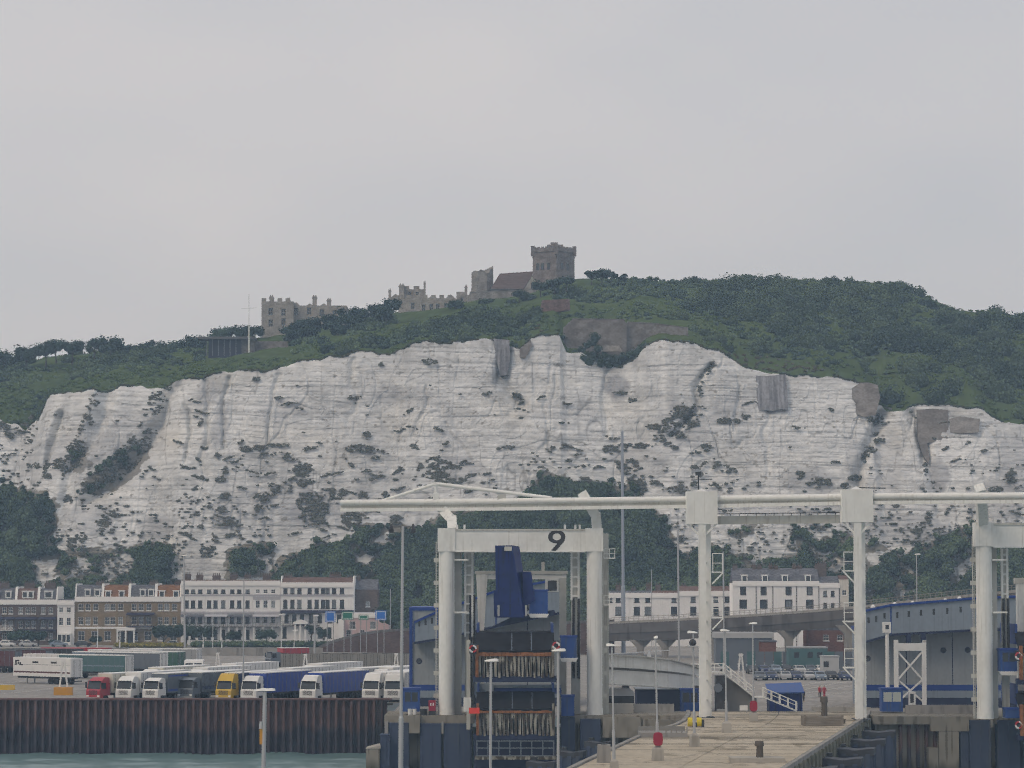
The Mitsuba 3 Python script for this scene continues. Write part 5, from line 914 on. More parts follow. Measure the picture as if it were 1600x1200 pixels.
# road signs
def sign(px, py, w, h, m, label, Y=650):
    k = thing('road_sign', label, 'road sign'); c = at(px, py, Y); s_ = PX(Y); w, h = w * s_ / 2, h * s_ / 2
    MB().box(c[0] - w, c[0] + w, Y, Y + .1, c[2] - h, c[2] + h).part(k, 'panel', m)
    f = MB(); b = .14
    f.box(c[0] - w + b, c[0] + w - b, Y - .012, Y - .002, c[2] + h - 2 * b, c[2] + h - b).box(c[0] - w + b, c[0] + w - b, Y - .012, Y - .002, c[2] - h + b, c[2] - h + 2 * b).box(c[0] - w + b, c[0] - w + 2 * b, Y - .011, Y - .002, c[2] - h + 2 * b, c[2] + h - 2 * b).box(c[0] + w - 2 * b, c[0] + w - b, Y - .011, Y - .002, c[2] - h + 2 * b, c[2] + h - 2 * b)
    f.part(k, 'border', COL['white'])
    for s2 in (-.6, .6): MB().tube([c[0] + s2 * w, Y + .2, YZ], [c[0] + s2 * w, Y + .2, c[2] + h], .09, None, 8).part(k, 'post', COL['grey'])
mat('sign_blue', (.025, .14, .52), .4); mat('sign_green', (.02, .16, .11), .4)
sign(516, 963.5, 16, 17, 'sign_blue', 'square blue road sign, left of the four over the ramp'); sign(543, 962, 18, 13, 'sign_green', 'green road sign beside the left blue one'); sign(568, 964.5, 15, 8, 'sign_green', 'small low green road sign between the two larger signs'); sign(595, 961.5, 17, 15, 'sign_blue', 'square blue road sign, right of the four by the pink building')
# ---------------------------------------------------------------- quay wall of sheet piles
mat('pile_rust', proc(lambda p, n, uv: mix(mix((.085, .05, .05), (.15, .095, .09), fbm(p.x * 1.1, p.z * .35, p.y, 3)), mix((.035, .034, .05), (.06, .055, .07), noise(p.x * 1.7, p.z * .5, 0.)), smoothstep(4.9, 3.6, p.z + 1.6 * noise(p.x * .9, 0., 2.))) * (.75 + .45 * noise(p.x * 4., p.z * 1.2, p.y * 4.))), .8)
k = thing('quay_wall', 'rust-brown steel sheet-pile quay wall standing in the water below the lorry yard', 'quay wall')
pw = 1.02; pm = MB(); pf = [(0, .75), (.14, 0), (.42, 0), (.56, .75), (pw, .75)]
v = [[a, b, z] for z in (-3, QZ - .25) for a, b in pf]; pm.add(v, [[i, i + 1, i + 6, i + 5] for i in range(4)])
pile_shape = mikit.ply(pm.get(), 'pile_rust'); qx0, qx1 = XA(-110, 401), XA(606, 401)
for i in range(int((qx1 - qx0) / pw)): put(k, 'pile', {**pile_shape, 'to_world': T().translate([qx0 + i * pw, 401.0, 0])})
MB().box(qx0, qx1 + .6, 400.85, 402.4, QZ - .246, QZ).part(k, 'capping_beam', 'pile_rust')
MB().box(qx0, qx1 + .6, 402.41, 404.5, YZ - .3, YZ + .02).part(k, 'kerb', 'concrete')
lad = MB(); lx = XA(592, 400.7)
for s_ in (-.25, .25): lad.box(lx + s_ - .04, lx + s_ + .04, 400.55, 400.65, .5, QZ)
for i in range(22): lad.box(lx - .21, lx + .21, 400.56, 400.62, .7 + i * .3, .76 + i * .3)
lad.part(k, 'ladder', 'dark_metal')

# ---------------------------------------------------------------- terminal sheds with raised walkways
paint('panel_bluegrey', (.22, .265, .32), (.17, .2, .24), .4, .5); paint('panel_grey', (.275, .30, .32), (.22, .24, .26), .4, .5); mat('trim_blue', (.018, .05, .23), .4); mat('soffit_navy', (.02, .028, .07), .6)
def shed(name, label, Y, xs, top, foot, wtop, wbot, joints, holes, slits, lamps, trim_left=False):
    """xs: left, right px. wtop / wbot: outlines of the raised walkway in front (px, py)."""
    k = thing(name, label, 'shed'); a, b = at(xs[0], 900, Y)[0], at(xs[1], 900, Y)[0]; n = len(joints) + 1; js = [xs[0], *joints, xs[1]]; zt = ZA(top, Y); zb1, zb0 = ZA(1070, Y), ZA(1079, Y)
    for p, q in zip(js[:-1], js[1:]): MB().box(at(p, 900, Y)[0] + .03, at(q, 900, Y)[0] - .03, Y, Y + .2, zb1, zt).part(k, 'wall_panel', 'panel_grey')
    MB().box(a, b, Y + .21, Y + 14, YZ, zt).part(k, 'core', 'panel_bluegrey')
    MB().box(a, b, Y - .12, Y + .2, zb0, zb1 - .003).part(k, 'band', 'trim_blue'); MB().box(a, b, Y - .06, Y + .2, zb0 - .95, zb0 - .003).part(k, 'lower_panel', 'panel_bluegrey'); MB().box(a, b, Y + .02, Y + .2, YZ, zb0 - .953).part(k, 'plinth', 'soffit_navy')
    MB().box(a - .15, b + .15, Y - .2, Y + 14.2, zt + .003, zt + .45).part(k, 'roof', 'trim_blue')
    for p, q in zip(js[1:-1], js[1:-1]): MB().box(at(p, 900, Y)[0] - .06, at(p, 900, Y)[0] + .06, Y - .03, Y + .02, zb1, zt).part(k, 'joint', 'soffit_navy')
    for px, py in holes:
        c = at(px, py, Y); t = np.arange(20) * 2 * np.pi / 20; r = 4.6 * PX(Y); ring = MB()
        ring.add(np.vstack([np.c_[c[0] + r * np.cos(t), t * 0 + Y - .05, c[2] + r * np.sin(t)], np.c_[c[0] + r * .72 * np.cos(t), t * 0 + Y - .05, c[2] + r * .72 * np.sin(t)], np.c_[c[0] + r * np.cos(t), t * 0 + Y, c[2] + r * np.sin(t)]]), [[i, (i + 1) % 20, (i + 1) % 20 + 20, i + 20] for i in range(20)] + [[i, (i + 1) % 20, (i + 1) % 20 + 40, i + 40] for i in range(20)])
        wk = ring.part(k, 'porthole', 'soffit_navy'); MB().add(np.vstack([np.c_[c[0] + r * .72 * np.cos(t), t * 0 + Y - .02, c[2] + r * .72 * np.sin(t)], [[c[0], Y - .02, c[2]]]]), [[i, (i + 1) % 20, 20] for i in range(20)]).part(wk, 'pane', 'dark_glass')
    if wtop:
        A, B = [at(*p, Y - 3.4) for p in wtop], [at(*p, Y - 3.4) for p in wbot]; d = np.array([0, 3.0, 0])
        for i in range(len(A) - 1):
            w = MB().add([B[i], B[i + 1], A[i + 1], A[i]], [[0, 1, 2, 3]]).add([A[i], A[i + 1], A[i + 1] + d, A[i] + d], [[0, 1, 2, 3]]).add([A[i], B[i], B[i] + d, A[i] + d], [[0, 1, 2, 3]]).add([A[i + 1], B[i + 1], B[i + 1] + d, A[i + 1] + d], [[0, 1, 2, 3]]); wk = w.part(k, 'walkway', 'panel_bluegrey')
            MB().bar(A[i] + [0, -.05, .12], A[i + 1] + [0, -.05, .12], .5, .3).part(wk, 'roof_trim', 'trim_blue')
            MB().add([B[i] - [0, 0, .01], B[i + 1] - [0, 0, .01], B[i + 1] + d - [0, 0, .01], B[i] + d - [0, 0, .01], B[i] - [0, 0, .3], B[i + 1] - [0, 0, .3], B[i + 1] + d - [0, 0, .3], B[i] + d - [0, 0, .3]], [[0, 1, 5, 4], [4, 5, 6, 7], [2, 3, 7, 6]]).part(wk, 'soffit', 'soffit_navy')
            MB().bar(A[i] + [0, -.04, .0], B[i] + [0, -.04, 0], .16, .1, up=(0, 1, 0)).part(wk, 'joint', 'trim_blue')
        for px, py in slits: c = at(px, py, Y - 3.4); MB().box(c[0] - .14, c[0] + .14, Y - 3.46, Y - 3.405, c[2] - .38, c[2] + .38).part(k, 'slit_window', 'dark_glass')
        for px, py in lamps: c = at(px, py, Y - 2.0); MB().box(c[0] - .28, c[0] + .28, Y - 2.3, Y - 1.8, c[2] - .4, c[2] - .05).tube([c[0], Y - 2.05, c[2] - .05], [c[0], Y - 2.05, c[2] + .2], .3, .1, 8).part(k, 'roof_vent', COL['white'])
    if trim_left: MB().box(a - .1, a + .32, Y - .3, Y + .1, YZ, zt + .2).part(k, 'corner_trim', 'trim_blue')
    return k
shed('terminal_shed', 'grey-blue panelled shed with raised walkway and portholes, right of the pier', 388, (1350, 1640), 986, 1096, [(1350, 956), (1392, 947), (1520, 936.5), (1640, 931)], [(1350, 1002), (1392, 990), (1480, 985), (1640, 977)][:1] + [(1392, 990), (1520, 983), (1640, 977)], [1415, 1487, 1545], [(1356, 1029), (1474, 1016), (1512, 1015.5)],
     [(1357, 969), (1369, 967), (1382, 962), (1402, 961), (1420, 959.5), (1439, 957.5), (1459, 956), (1480, 954.5), (1501, 952.5)], [(1364, 947), (1398, 943), (1426, 941), (1477, 937), (1499, 934)])
shed('terminal_shed', 'grey-blue shed with royal-blue corner trim, left of and behind the numbered portal', 392, (641, 880), 954, 1096, [(647, 974), (684, 957), (775, 925), (880, 905)], [(647, 1003), (684, 997), (775, 977), (880, 955)], [700, 760, 824], [(655, 1033)], [(655, 974), (665, 972), (675, 970)], [(700, 944)], True)
k = thing('trestle_tower', 'white braced trestle carrying the raised walkway of the right-hand shed', 'support frame'); Yt = 382
xa, xb = at(1399.5, 900, Yt)[0], at(1443, 900, Yt)[0]; zc = [ZA(p, Yt) for p in (1096, 1062, 1018, 1001)]
for X in (xa, xb): MB().box(X - .27, X + .27, Yt, Yt + .55, YZ, ZA(1000, Yt)).part(k, 'leg', COL['white'])
MB().box(xa + .273, xb - .273, Yt + .05, Yt + .5, ZA(1017, Yt), ZA(1005, Yt)).part(k, 'crossbeam', COL['white'])
for z0, z1, f in ((zc[1], zc[2], 1), (zc[0], zc[1], 1)):
    MB().bar([xa + .2, Yt + .2, z0], [xb - .2, Yt + .2, z1], .22, .16, up=(0, 1, 0)).part(k, 'brace', COL['white']); MB().bar([xa + .2, Yt + .38, z1], [xb - .2, Yt + .38, z0], .22, .16, up=(0, 1, 0)).part(k, 'brace', COL['white'])
for px in (1420, 1443): c = at(px, 994, Yt); MB().box(c[0] - .3, c[0] + .3, Yt, Yt + .5, ZA(1004, Yt), ZA(990, Yt)).part(k, 'bearing', 'soffit_navy')
k = thing('camera_post', 'white post topped by a square camera housing before the right-hand shed', 'camera post'); p0, p1 = at(1387, 1086, 376), at(1386, 988, 376); p0[2] = YZ
MB().tube(p0, p1, .26, .24, 10).part(k, 'post', COL['white']); c = at(1385.5, 980, 376); hk = MB().box(c[0] - .5, c[0] + .5, 375.6, 376.6, c[2] - .7, c[2] + .65).part(k, 'housing', COL['white']); MB().box(c[0] - .22, c[0] + .22, 375.55, 375.6, c[2] - .25, c[2] + .3).part(hk, 'lens', 'dark_glass')

# ---------------------------------------------------------------- portals, boom and gantry columns
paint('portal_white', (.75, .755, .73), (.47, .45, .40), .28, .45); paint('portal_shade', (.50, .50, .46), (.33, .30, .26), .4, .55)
PY0 = 354.0
def portal(px0, px1, top, botb, foot, Y, num, label):
    k = thing('linkspan_portal', label, 'portal'); s_ = PX(Y); z0 = QZ; zt = ZA(top, Y); zb = ZA(botb, Y); xs = []
    for px in (px0, px1):
        X = at(px, 970, Y)[0]; xs.append(X); MB().tube([X, Y, z0], [X, Y, zt - 2.6], .94, .94, 28).part(k, 'column', 'portal_white', smooth=40)
        MB().box(X - 1.08, X + 1.02, Y - 1.02, Y + 1.3, zt - 2.6, zt + .2).part(k, 'column_head', 'portal_white'); MB().tube([X, Y, z0 + .01], [X, Y, z0 + .8], 1.0, .98, 28).part(k, 'base_collar', 'portal_white', smooth=40)
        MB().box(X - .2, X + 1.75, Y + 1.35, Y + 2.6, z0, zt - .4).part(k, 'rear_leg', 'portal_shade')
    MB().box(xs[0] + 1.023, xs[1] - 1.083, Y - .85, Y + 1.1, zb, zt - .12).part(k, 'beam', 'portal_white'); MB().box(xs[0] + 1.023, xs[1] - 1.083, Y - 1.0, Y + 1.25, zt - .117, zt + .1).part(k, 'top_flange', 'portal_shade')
    MB().box(xs[0] + 1.023, xs[1] - 1.083, Y - .98, Y + 1.2, zb - .14, zb - .003).part(k, 'bottom_flange', 'portal_white')
    for X, sd in ((xs[0] - 1.15, -1), (xs[1] + 1.2, 1)):
        L = MB()
        for o in (-.22, .22): L.box(X + o * .6 - .05, X + o * .6 + .05, Y + .4 + o, Y + .5 + o, z0, zt - 1.4)
        for i in range(62): L.box(X - .1, X + .1, Y + .25, Y + .65, z0 + .4 + i * .31, z0 + .44 + i * .31)
        for i in range(7): L.box(X - .42, X + .3, Y + .2, Y + .28, z0 + 2 + i * 2.7, z0 + 2.5 + i * 2.7)
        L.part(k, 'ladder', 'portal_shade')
        for py in () if sd < 0 else (873, 946):
            z = ZA(py, Y); q = MB(); x0 = X - (1.2 if sd < 0 else .1); q.box(x0, x0 + 1.4, Y - .2, Y + 1.3, z, z + .12)
            for t in (0, .65, 1.3): q.box(x0 + t, x0 + t + .07, Y - .2, Y - .13, z + .12, z + 1.15)
            q.box(x0, x0 + 1.4, Y - .196, Y - .134, z + 1.15, z + 1.22).box(x0, x0 + 1.4, Y - .196, Y - .134, z + .6, z + .66); q.part(k, 'platform', 'portal_white')
    for o, py in ((.5, 876), (.5, 958)):
        z = ZA(py, Y); MB().box(xs[0] + .9, xs[0] + 2.6, Y - .6, Y + .8, z, z + .18).part(k, 'bracket', 'portal_white')
    for t in (.07, .12, .8, .87, .9): x = xs[0] + (xs[1] - xs[0]) * t; MB().box(x - .13, x + .13, Y - .6, Y - .35, zt + .1, zt + .62).part(k, 'lamp', COL['white'])
    if num:
        t = meshkit.text_mesh(num, 2.32, .05, bold=True); v = np.array(t.vertices); v[:, 0] = (v[:, 0] - v[:, 0].mean()) * 1.28; v[:, 1] -= (v[:, 1].max() + v[:, 1].min()) / 2; c = at(870, 844.5, Y)
        put(k, 'number', mikit.ply(trimesh.Trimesh(np.c_[c[0] + v[:, 0], Y - .86 - v[:, 2], c[2] + v[:, 1]], t.faces, process=False), COL['black']))
    return k, xs, zt
pk, pxs, pzt = portal(698, 929, 828, 861, 1115, PY0, '9', 'white steel linkspan portal with a black number 9 on its crossbeam')
pk2, pxs2, pzt2 = portal(1538, 1790, 819, 854, 1112, 344, None, 'white steel linkspan portal cut off by the right edge')
def boomY(px): return 360 - 24 * (px - 533) / 1067.0
k = thing('overhead_boom', 'long white overhead tube boom running across the portals and gantry columns', 'boom')
tc = [(533, 785.5), (800, 783), (1073, 780), (1361, 775.5), (1600, 774), (1760, 772.5)]; lc = [(533, 797), (800, 795), (1073, 791.5), (1361, 785.5), (1600, 783.5), (1760, 782)]
for i in range(len(tc) - 1):
    a, b = at(*tc[i], boomY(tc[i][0])), at(*tc[i + 1], boomY(tc[i + 1][0])); MB().tube(a, b, .36, .36, 16).part(k, 'tube', 'portal_white', smooth=40)
    a, b = at(*lc[i], boomY(lc[i][0])), at(*lc[i + 1], boomY(lc[i + 1][0])); MB().bar(a, b, .5, .40).part(k, 'lower_rail', 'portal_white'); a, b = a + [0, .3, .12], b + [0, .3, .12]
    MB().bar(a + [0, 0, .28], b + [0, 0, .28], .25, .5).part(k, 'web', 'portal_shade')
a0 = at(534, 790, boomY(534)); MB().tube(a0 + [-.06, 0, .33], a0 + [.0, 0, .33], .42, .42, 16).part(k, 'end_cap', 'portal_white')
km = at(681, 756, boomY(681)); kl, kr, kb = at(596, 783, boomY(596)), at(862, 778, boomY(862)), at(681, 782, boomY(681))
MB().tube(kl, km, .2, .2, 9).part(k, 'stay', 'portal_white', smooth=40); MB().tube(km, kr, .24, .2, 9).part(k, 'stay', 'portal_white', smooth=40); MB().tube(kb, km, .17, .17, 8).part(k, 'king_post', 'portal_white')
MB().box(kb[0] - .35, kb[0] + .35, kb[1] - .3, kb[1] + .3, kb[2], kb[2] + .9).part(k, 'post_foot', 'portal_white')
MB().box(km[0] - .3, km[0] + .3, km[1] - .25, km[1] + .25, km[2] - .2, km[2] + .2).part(k, 'post_cap', 'portal_white')
c = at(784, 779, boomY(784)); MB().box(c[0] - .5, c[0] + .5, c[1] - .2, c[1] + .2, c[2] - .4, c[2] + .5).part(k, 'stay_bracket', 'portal_shade')
for pkk, pts, Yq in ((pk, [(707, 830), (706, 812), (690, 795)], PY0), (pk, [(933, 829), (931, 806), (917, 783), (910, 771)], PY0), (pk2, [(1535, 822), (1534, 795), (1531, 764)], 344)):
    B_ = [at(*q, Yq + (boomY(q[0]) + .9 - Yq) * min(1, i / 2)) for i, q in enumerate(pts)]; m = MB()
    for p, q in zip(B_[:-1], B_[1:]): m.bar(p, q + (q - p) * .08, 1.15, 1.1, up=(0, 1, 0))
    m.part(pkk, 'boom_arm', 'portal_white')
def gantry_column(px, Y, top, label, side):
    k = thing('gantry_column', label, 'gantry column'); X = at(px, 900, Y)[0]; zt, zb = ZA(top, Y), ZA(top + 51, Y); w = 24 * PX(Y)
    MB().box(X - w, X - .012, Y - 1.3, Y + 1.3, zb, zt).box(X + .012, X + w, Y - 1.3, Y + 1.3, zb, zt).box(X - .02, X + .02, Y - 1.28, Y + 1.28, zb, zt - .02).part(k, 'head_box', 'portal_white')
    MB().tube([X, Y, zt], [X, Y, zt + .35], .7, .12, 12).part(k, 'cap', COL['white'])
    for sd in (-1, 1): MB().bar([X + sd * (w - .15), Y - .9, zb], [X + sd * .35, Y - .9, zb - 1.3], .22, .2, up=(0, 1, 0)).part(k, 'gusset', 'portal_white')
    MB().box(X - .42, X + .42, Y - 1.2, Y - .45, QZ, zb).part(k, 'leg', 'portal_white'); xr = X + (11.5 * PX(Y))
    MB().box(xr - .33, xr + .33, Y + 1.6, Y + 2.3, QZ, zb + .5).part(k, 'leg', 'portal_white'); MB().box(X - .5, xr + .5, Y - 1.3, Y + 2.4, QZ + .004, QZ + .09).part(k, 'base_plate', 'dark_metal')
    for i in range(8): z = QZ + 2 + i * 2.3; MB().bar([X + .2, Y - .44, z], [xr - .2, Y + 1.6, z], .14, .18).part(k, 'tie', 'portal_shade')
    for py in side[1]:
        z = ZA(py, Y); x0 = xr + .3 if side[0] > 0 else X - .42; x1 = x0 + side[0] * 1.25; q = MB(); lo, hi = min(x0, x1), max(x0, x1)
        q.box(lo, hi, Y - 1.0, Y + .6, z, z + .14)
        for xx in (lo + .02, hi - .1): q.box(xx, xx + .09, Y - 1.0, Y - .9, z + .14, z + 2.2)
        q.box(lo, hi, Y - .996, Y - .904, z + 2.2, z + 2.3).box(lo, hi, Y - .996, Y - .904, z + 1.1, z + 1.17); q.bar([x1, Y - .9, z], [x0, Y - .9, z - 1.3], .16, .14, up=(0, 1, 0)); q.part(k, 'platform', 'portal_white')
    return k, X, zt
k1, X1, z1 = gantry_column(1096.5, 347, 768, 'slim white gantry column with square head box on the left edge of the pier end', (1, [895, 966]))
k2, X2, z2 = gantry_column(1339, 342, 765, 'slim white gantry column with square head box at the right edge of the pier end', (-1, [893, 972, 1044]))
q = MB().bar([X1 - .35, 347, z1], [X1 - .35, 347, z1 + 2.2], .14); q.bar([X1 - 1.2, 347, z1 + 1.35], [X1 + 1.3, 347, z1 + 1.45], .1, .09); q.box(X1 - .7, X1 - .05, 346.8, 347.2, z1 + 1.9, z1 + 2.3); q.part(k1, 'wind_vane', 'dark_metal')
MB().bar([X2 + .2, 342, z2 + .25], [X2 + 3.4, 342, z2 + .15], .1, .1).part(k2, 'antenna', 'dark_metal')
k = thing('gantry_beam', 'weathered pale green beam joining the two gantry head boxes below the boom', 'beam'); a, b = at(1121, 813, 349), at(1312, 811, 344.5)
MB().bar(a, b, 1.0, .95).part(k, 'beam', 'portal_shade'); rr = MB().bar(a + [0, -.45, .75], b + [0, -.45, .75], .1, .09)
for i in range(14): c = a + (b - a) * (i + .5) / 14; rr.bar(c + [0, -.45, .47], c + [0, -.45, .72], .07)
rr.part(k, 'rail', 'dark_metal')

# ---------------------------------------------------------------- inside the numbered portal: lifting frame, guides, gangway, ramps
k = thing('lifting_frame', 'pale inner lifting frame standing behind the blue gangway', 'frame'); Yl = 362
def fx(px, Y=Yl): return at(px, 900, Y)[0]
m = MB(); A = [(fx(744), ZA(897, Yl)), (fx(762), ZA(897, Yl)), (fx(756), ZA(990, Yl)), (fx(748), ZA(990, Yl))]; m.prism(A, 1, Yl, Yl + 1); m.part(k, 'leg', 'portal_white')
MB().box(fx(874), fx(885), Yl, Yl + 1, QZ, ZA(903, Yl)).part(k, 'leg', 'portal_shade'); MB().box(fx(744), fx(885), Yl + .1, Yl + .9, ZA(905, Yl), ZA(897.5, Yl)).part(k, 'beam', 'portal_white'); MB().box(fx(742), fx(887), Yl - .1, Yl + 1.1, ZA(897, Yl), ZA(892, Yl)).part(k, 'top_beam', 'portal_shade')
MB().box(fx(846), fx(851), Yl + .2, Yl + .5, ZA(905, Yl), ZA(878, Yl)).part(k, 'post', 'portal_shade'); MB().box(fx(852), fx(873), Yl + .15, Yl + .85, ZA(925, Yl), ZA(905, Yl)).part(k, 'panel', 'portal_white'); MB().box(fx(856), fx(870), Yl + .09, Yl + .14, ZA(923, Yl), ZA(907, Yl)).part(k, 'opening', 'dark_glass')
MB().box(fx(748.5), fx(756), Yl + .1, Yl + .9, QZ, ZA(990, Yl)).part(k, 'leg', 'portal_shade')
for nm, x0, x1, top, bot, rod, lab, Yg in (('guide_tower', 727, 738, 862, 995, (735, 741, 930, 1115), 'lattice guide tower with dark hydraulic rods inside the left portal column', 355.5), ('guide_tower', 893, 904, 862, 938, (896, 904, 935, 1060), 'lattice guide tower with dark hydraulic rods inside the right portal column', 355.5), ('guide_tower', 1566, 1574, 857, 935, (1568, 1575, 935, 1050), 'lattice guide tower inside the right-edge portal', 345.5)):
    k = thing(nm, lab, 'guide tower'); a, b = at(x0, 900, Yg)[0], at(x1, 900, Yg)[0]; zt, zb = ZA(top, Yg), ZA(bot, Yg)
    for X in (a, b): MB().box(X - .12, X + .12, Yg, Yg + .3, zb, zt).part(k, 'rail', 'portal_white')
    for i in range(int((zt - zb) / 1.15)): MB().box(a + .123, b - .123, Yg + .04, Yg + .26, zb + .4 + i * 1.15, zb + .62 + i * 1.15).part(k, 'rung', 'portal_white')
    for px in rod[:2]: X = at(px, 900, Yg)[0]; MB().tube([X, Yg + .1, ZA(rod[3], Yg)], [X, Yg + .1, ZA(rod[2], Yg)], .17, .15, 8).part(k, 'rod', COL['black'])
    MB().box(a - .05, b + .2, Yg + .35, Yg + .9, QZ, zt).part(k, 'back_post', 'portal_shade')
k = thing('guide_post', 'pale vertical guide post left of the ramps, reaching down to the water', 'post'); Yg = 350.5; a, b = at(729, 900, Yg)[0], at(735, 900, Yg)[0]; MB().box(a, b, Yg, Yg + .5, ZA(1140, Yg), ZA(1000, Yg)).part(k, 'post', 'portal_shade'); MB().box(a - .35, b + .1, Yg - .02, Yg + .6, ZA(1112, Yg), ZA(1090, Yg)).part(k, 'box', 'portal_white')
paint('gangway_blue', (.009, .024, .135), (.02, .026, .05), .5, .5); paint('cabin_blue', (.025, .07, .26), (.05, .08, .16), .5, .45)
k = thing('boarding_gangway', 'tall royal-blue boarding gangway stowed upright in front of the portal', 'gangway'); Yq = 349
A = [at(p, q, Yq) for p, q in ((777, 965), (817, 965), (799, 852), (775, 852.5))]; B = [v + np.array([(.7, .75, .95, .95)[i], 3.2, (.5, .9, -.1, -.1)[i]]) for i, v in enumerate(A)]
MB().loft(A, B).part(k, 'shell', 'gangway_blue')
st = MB()
for p, q in ((A[0], A[3]), (A[1], A[2])): st.bar(p + [0, -.12, 0], q + [0, -.12, 0], .22, .2, up=(0, 1, 0))
for t in (.02, .2, .4, .6, .8, .98): st.bar(A[0] + (A[3] - A[0]) * t + [.1, -.08, 0], A[1] + (A[2] - A[1]) * t + [-.1, -.08, 0], .16, .12, up=(0, 1, 0))
st.part(k, 'rib', 'gangway_blue')
A = [at(p, q, Yq + .4) for p, q in ((772, 964), (779, 964), (777, 925), (771, 921))]; MB().loft(A, [v + [0, 2.5, 0] for v in A]).part(k, 'hinge_plate', 'gangway_blue')
A = [at(p, q, Yq + 1.2) for p, q in ((818, 950), (836, 938), (830, 893), (816, 893))]; MB().loft(A, [v + [0, 2, 0] for v in A]).part(k, 'shoulder', 'gangway_blue')
for px in (779, 822): c = at(px, 952, Yq - .15); MB().box(c[0] - .13, c[0] + .13, Yq - .3, Yq - .1, c[2] - .8, c[2] + .5).part(k, 'strut', COL['grey'])
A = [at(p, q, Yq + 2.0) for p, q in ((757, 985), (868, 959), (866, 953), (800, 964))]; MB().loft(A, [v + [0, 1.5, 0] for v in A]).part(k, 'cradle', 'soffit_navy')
k2_ = at(794, 854, Yq - .14); MB().box(k2_[0] - .45, k2_[0] + .45, Yq - .25, Yq - .13, k2_[2] - .5, k2_[2]).part(k, 'hatch', 'portal_shade')
def cabin(px0, px1, top, bot, Y, m, label, tray=True, win=True, glass='dark_glass'):
    k = thing('control_cabin', label, 'cabin'); a, b = at(px0, 900, Y)[0], at(px1, 900, Y)[0]; zt, zb = ZA(top, Y), ZA(bot, Y); h = zt - zb
    MB().box(a, b, Y, Y + 2.2, zb, zt - .25).part(k, 'body', m); MB().box(a - .08, b + .08, Y - .1, Y + 2.3, zt - .247, zt).part(k, 'roof', 'trim_blue')
    if win:
        wn = MB().box(a + .22, b - .22, Y - .03, Y - .003, zb + h * .42, zt - .5); wk = wn.part(k, 'window', glass); MB().box((a + b) / 2 - .05, (a + b) / 2 + .05, Y - .05, Y - .031, zb + h * .42, zt - .5).part(wk, 'mullion', m)
    if tray: MB().prism([(a - .15, zb - .003), (b + .15, zb - .003), (b - .1, zb - .45), (a + .1, zb - .45)], 1, Y - .12, Y + 2.3).part(k, 'tray', COL['white'])
mat('pale_glass', (.42, .46, .44), .2)
cabin(827, 856, 921, 959, 350.5, 'cabin_blue', 'blue cabin with white underside hanging right of the boarding gangway', win=False)
cabin(876, 901, 993, 1028, 351, 'cabin_blue', 'blue control cabin with white underside beside the upper ramp', win=False)
cabin(877, 897, 1086, 1119, 351, 'cabin_blue', 'blue control cabin beside the lower ramp', tray=False, win=False)
cabin(630, 656, 1075, 1112, 353, 'cabin_blue', 'blue kiosk with a grey door window on the left abutment', tray=False)
cabin(1376, 1409, 1075, 1112, 358, 'cabin_blue', 'blue kiosk with two pale windows in front of the right-hand shed', tray=False, glass='pale_glass')
cabin(1562, 1588, 1013, 1049, 343, 'cabin_blue', 'blue control cabin with white underside near the right edge', win=True)
cabin(1570, 1592, 1106, 1122, 342.5, 'cabin_blue', 'low blue cabin on the right-edge berth', tray=False, win=False)
cabin(1063, 1092, 1076, 1113, 366, 'cabin_blue', 'blue kiosk under the curved ramp girder', tray=False)
mat('ramp_dark', proc(lambda p, n, uv: mix((.010, .011, .015), (.024, .024, .03), fbm(p.x * 1.1, p.z * 2.2, p.y, 3))), .8, 0, .15); mat('rust', proc(lambda p, n, uv: mix((.10, .042, .022), (.36, .15, .06), fbm(p.x * 2.2, p.z * 2.6, p.y, 4))), .8)
matte('finger', proc(lambda p, n, uv: mix((.08, .07, .06), (.30, .285, .245), smoothstep(.35, .75, noise(p.x * 5., p.z * .9, 0.))) * (.65 + .6 * noise(p.x * 3., p.z * 2.4, 5.)))); mat('ramp_blue', (.03, .06, .22), .45)
